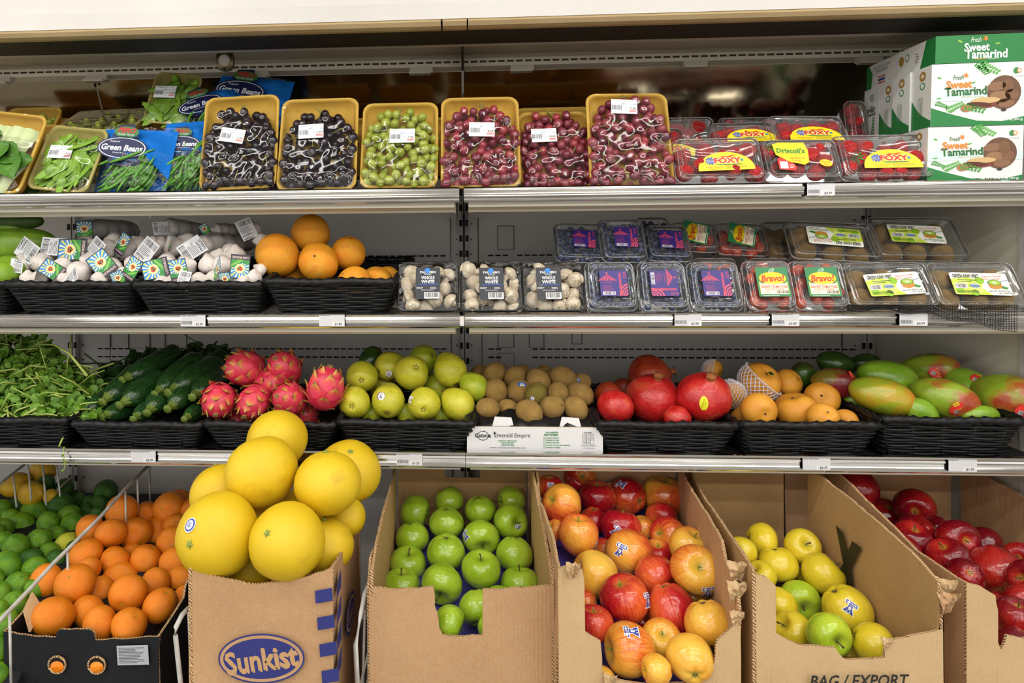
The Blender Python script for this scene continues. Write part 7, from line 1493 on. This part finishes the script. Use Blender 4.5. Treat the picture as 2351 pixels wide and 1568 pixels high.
def L_tamtop():
    q = Print(); w_ = 'eef4ee'; q.text('Fresh', -.07, .32, .17, w_, 1, w=.11, shear=.3); q.text('Sweet', -.06, .06, .30, w_, 1, w=.27, bold=.03); q.text('Tamarind', .04, -.2, .32, w_, 1, w=.45, bold=.03); q.text('PREMIUM', -.02, -.38, .05, 'e0b040', 1, w=.12); q.text('QUALITY', .12, -.38, .05, w_, 1, w=.12)
    for k in range(8):
        a = 2*pi*k/8; q.ell(.03 + cos(a)*.02, .36 + sin(a)*.07, .012, .012, ocol, 1, 6, a)
    q.ell(.03, .36, .014, .05, ocol, 2, 10); q.ell(-.24, .28, .02, .06, '8ac04a', 1, 8, .3); q.ell(.16, .16, .03, .03, '8ac04a', 1, 8, .3); return q
def L_tside():
    q = Print(); q.poly([(-.5, .0), (-.2, -.18), (.1, -.3), (.5, -.40), (.5, -.5), (-.5, -.5)][::-1], gcol, 1); q.ell(.05, .36, .16, .08, 'a8823a', 1, 16); q.ell(.05, .36, .1, .045, 'e8e0c8', 2, 4); q.ell(.05, .2, .13, .06, '2f8a4a', 1, 16); q.ell(.05, .2, .09, .042, 'e8ece8', 2, 16)
    for k in range(4): q.rect(-.16 + k*.07, -.28, .02, .3, '8a9a8a', 2)
    return q
def L_tbside():
    q = Print(); q.text('Vᴘ', 0, .32, .12, dg, 1, w=.3); q.text('DRIED', 0, .16, .04, '333a33', 1, w=.26); q.text('SWEET', 0, .09, .08, '333a33', 1, w=.56, bold=.04); q.text('TAMARIND', 0, .01, .06, '333a33', 1, w=.6, bold=.02); fern(q, .1, -.42, .4, rad(80), 7, '2a7a3a', 2); return q
def L_flag(): 
    q = Print(); q.text('PRODUCT OF', 0, .3, .1, '6a6a66', 1, w=.5); q.text('THAILAND', 0, .14, .1, '6a6a66', 1, w=.4)
    for k, (c_, hh) in enumerate((('c8302c', .05), ('e8e8e8', .05), ('2a3a8a', .1), ('e8e8e8', .05), ('c8302c', .05))): q.rect(-.11, -.1 - sum((.05, .05, .1, .05, .05)[:k+1]), .22, hh, c_, 1)
    q.poly([(-.5, -.5), (-.5, .5), (-.42, .5), (-.30, .1), (-.34, -.5)][::-1], gcol, 1); return q
TY = 1.475; base = W(2128, 412, TY); K = depth_of(base)/F; tl = rad(8)
T0 = Matrix.Translation(base) @ Matrix.Rotation(rad(-3), 4, 'Z') @ Matrix.Rotation(rad(3), 4, 'X')
bw, bh, bt = 200*K, 118*K, .066
def tbox(u, v, z, w, dd, h, label, mats=(0,)):
    Mx = T0 @ Matrix.Translation((u, v, z)); q = MB(); q.box(0, w, 0, dd, 0, h, 0); r = thing('tamarind_box', label, 'box', Mx, 'boxes of sweet tamarind', q.mesh('tamarind_box', [m_bg if mats[0] else m_bw])); return r
F_ = lambda w, h: Matrix.Translation((w/2, -.0004, h/2)) @ Matrix.Rotation(rad(90), 4, 'X')
S_ = lambda dd, h: Matrix.Translation((-.0004, dd/2, h/2)) @ Matrix.Rotation(rad(-90), 4, 'Z') @ Matrix.Rotation(rad(90), 4, 'X')
def deco(fn, r, M_, w, h):
    k = fn.__name__
    if k not in put.c: q = fn(); put.c[k] = q.mesh('box_print', q.ms)
    return link('box_print', put.c[k], r, M_ @ Matrix.Diagonal((w, h, 1, 1)))
z1_ = bh + .0015; h2 = 140*K
b0 = tbox(0, 0, 0, bw, bt, bh, 'bottom tamarind box at the front of the stack'); deco(L_tam, b0, F_(bw, bh), bw, h2); b0.children[0].matrix_basis = F_(bw, bh) @ Matrix.Translation((0, -.0045, 0)) @ Matrix.Diagonal((bw, h2*.93, 1, 1)); deco(L_tside, b0, S_(bt, bh), bt, bh)
for k in range(1, 4): bb = tbox(0, k*(bt+.001), 0, bw, bt, bh, f'hidden bottom tamarind box, {ORD[k]} behind the front one'); deco(L_tside, bb, S_(bt, bh), bt, bh)
for k in range(4):
    bb = tbox(.004*(k == 0) + .008*(k > 1), k*(bt+.0015), z1_, bw, bt, h2, ('middle tier tamarind box with the round window, foremost', 'middle tier tamarind box, second behind the windowed one', 'middle tier tamarind box, third back with two round seals', 'middle tier tamarind box at the back')[k])
    if k == 0: deco(L_tam, bb, F_(bw, h2), bw, h2)
    deco(L_tside if k < 3 else L_tbside, bb, S_(bt, h2), bt, h2)
z2_ = z1_ + h2 + .001; th_ = 62*K
bb = tbox(.01, 0, z2_, bw*.98, .135, th_, 'green faced tamarind box lying flat on top at the front', (1,)); deco(L_tamtop, bb, F_(bw*.98, th_), bw*.98, th_)
q = Print(); q.poly([(-.5, -.5), (.12, -.5), (.28, .5), (-.5, .5)], 'e6e8e4', 1); q.ell(-.38, .1, .07, .2, 'a8823a', 2, 16); q.ell(-.22, .15, .06, .16, '2f8a4a', 2, 16); q.ell(-.22, .15, .045, .11, 'e8ece8', 3, 16); q.tiny(.0, -.2, .1, .4, '8a8a86', 4, 2); q.build('box_print', bb, S_(.135, th_) @ Matrix.Diagonal((.135, th_, 1, 1)))
bb = tbox(.012, .137, z2_, bw*.98, .13, th_, 'white and green tamarind box lying flat on top, behind the green one'); deco(L_flag, bb, S_(.13, th_), .13, th_)
# black netting draped over the middle rail at the right
nt = thing('shelf_netting', 'crumpled black plastic netting hanging over the middle rail at the right end', 'netting', Matrix.Identity(4))
q = MB(); top = [W(1940 + i*(2335-1940)/40, 706 + 5*sin(i*.5), YF-.008) for i in range(41)]
def npt(u, v):
    i = u*40; x = 1945 + 390*u; yb = 712 + 52*max(0, u-.25)**1.3/.75**1.3 + 4*sin(u*23); y = 700 + (yb-700)*v; p_ = W(x, y, YF-.012 - .006*v + .005*mnoise.noise(Vector((u*9, v*2, 4)))); return p_
for i in range(0, 64): q.tube([npt(min(1, max(0, i/63 + .02*mnoise.noise(Vector((i, v, 1))))), v/6) for v in range(7)], .0006, 3)
for j in range(12): q.tube([npt(u/60, min(1, max(0, j/11 + .05*mnoise.noise(Vector((u*.4, j, 8)))))) for u in range(61)], .0006, 3)
o = part('net_mesh', q, m_blackmat, nt); o['kind'] = 'stuff'
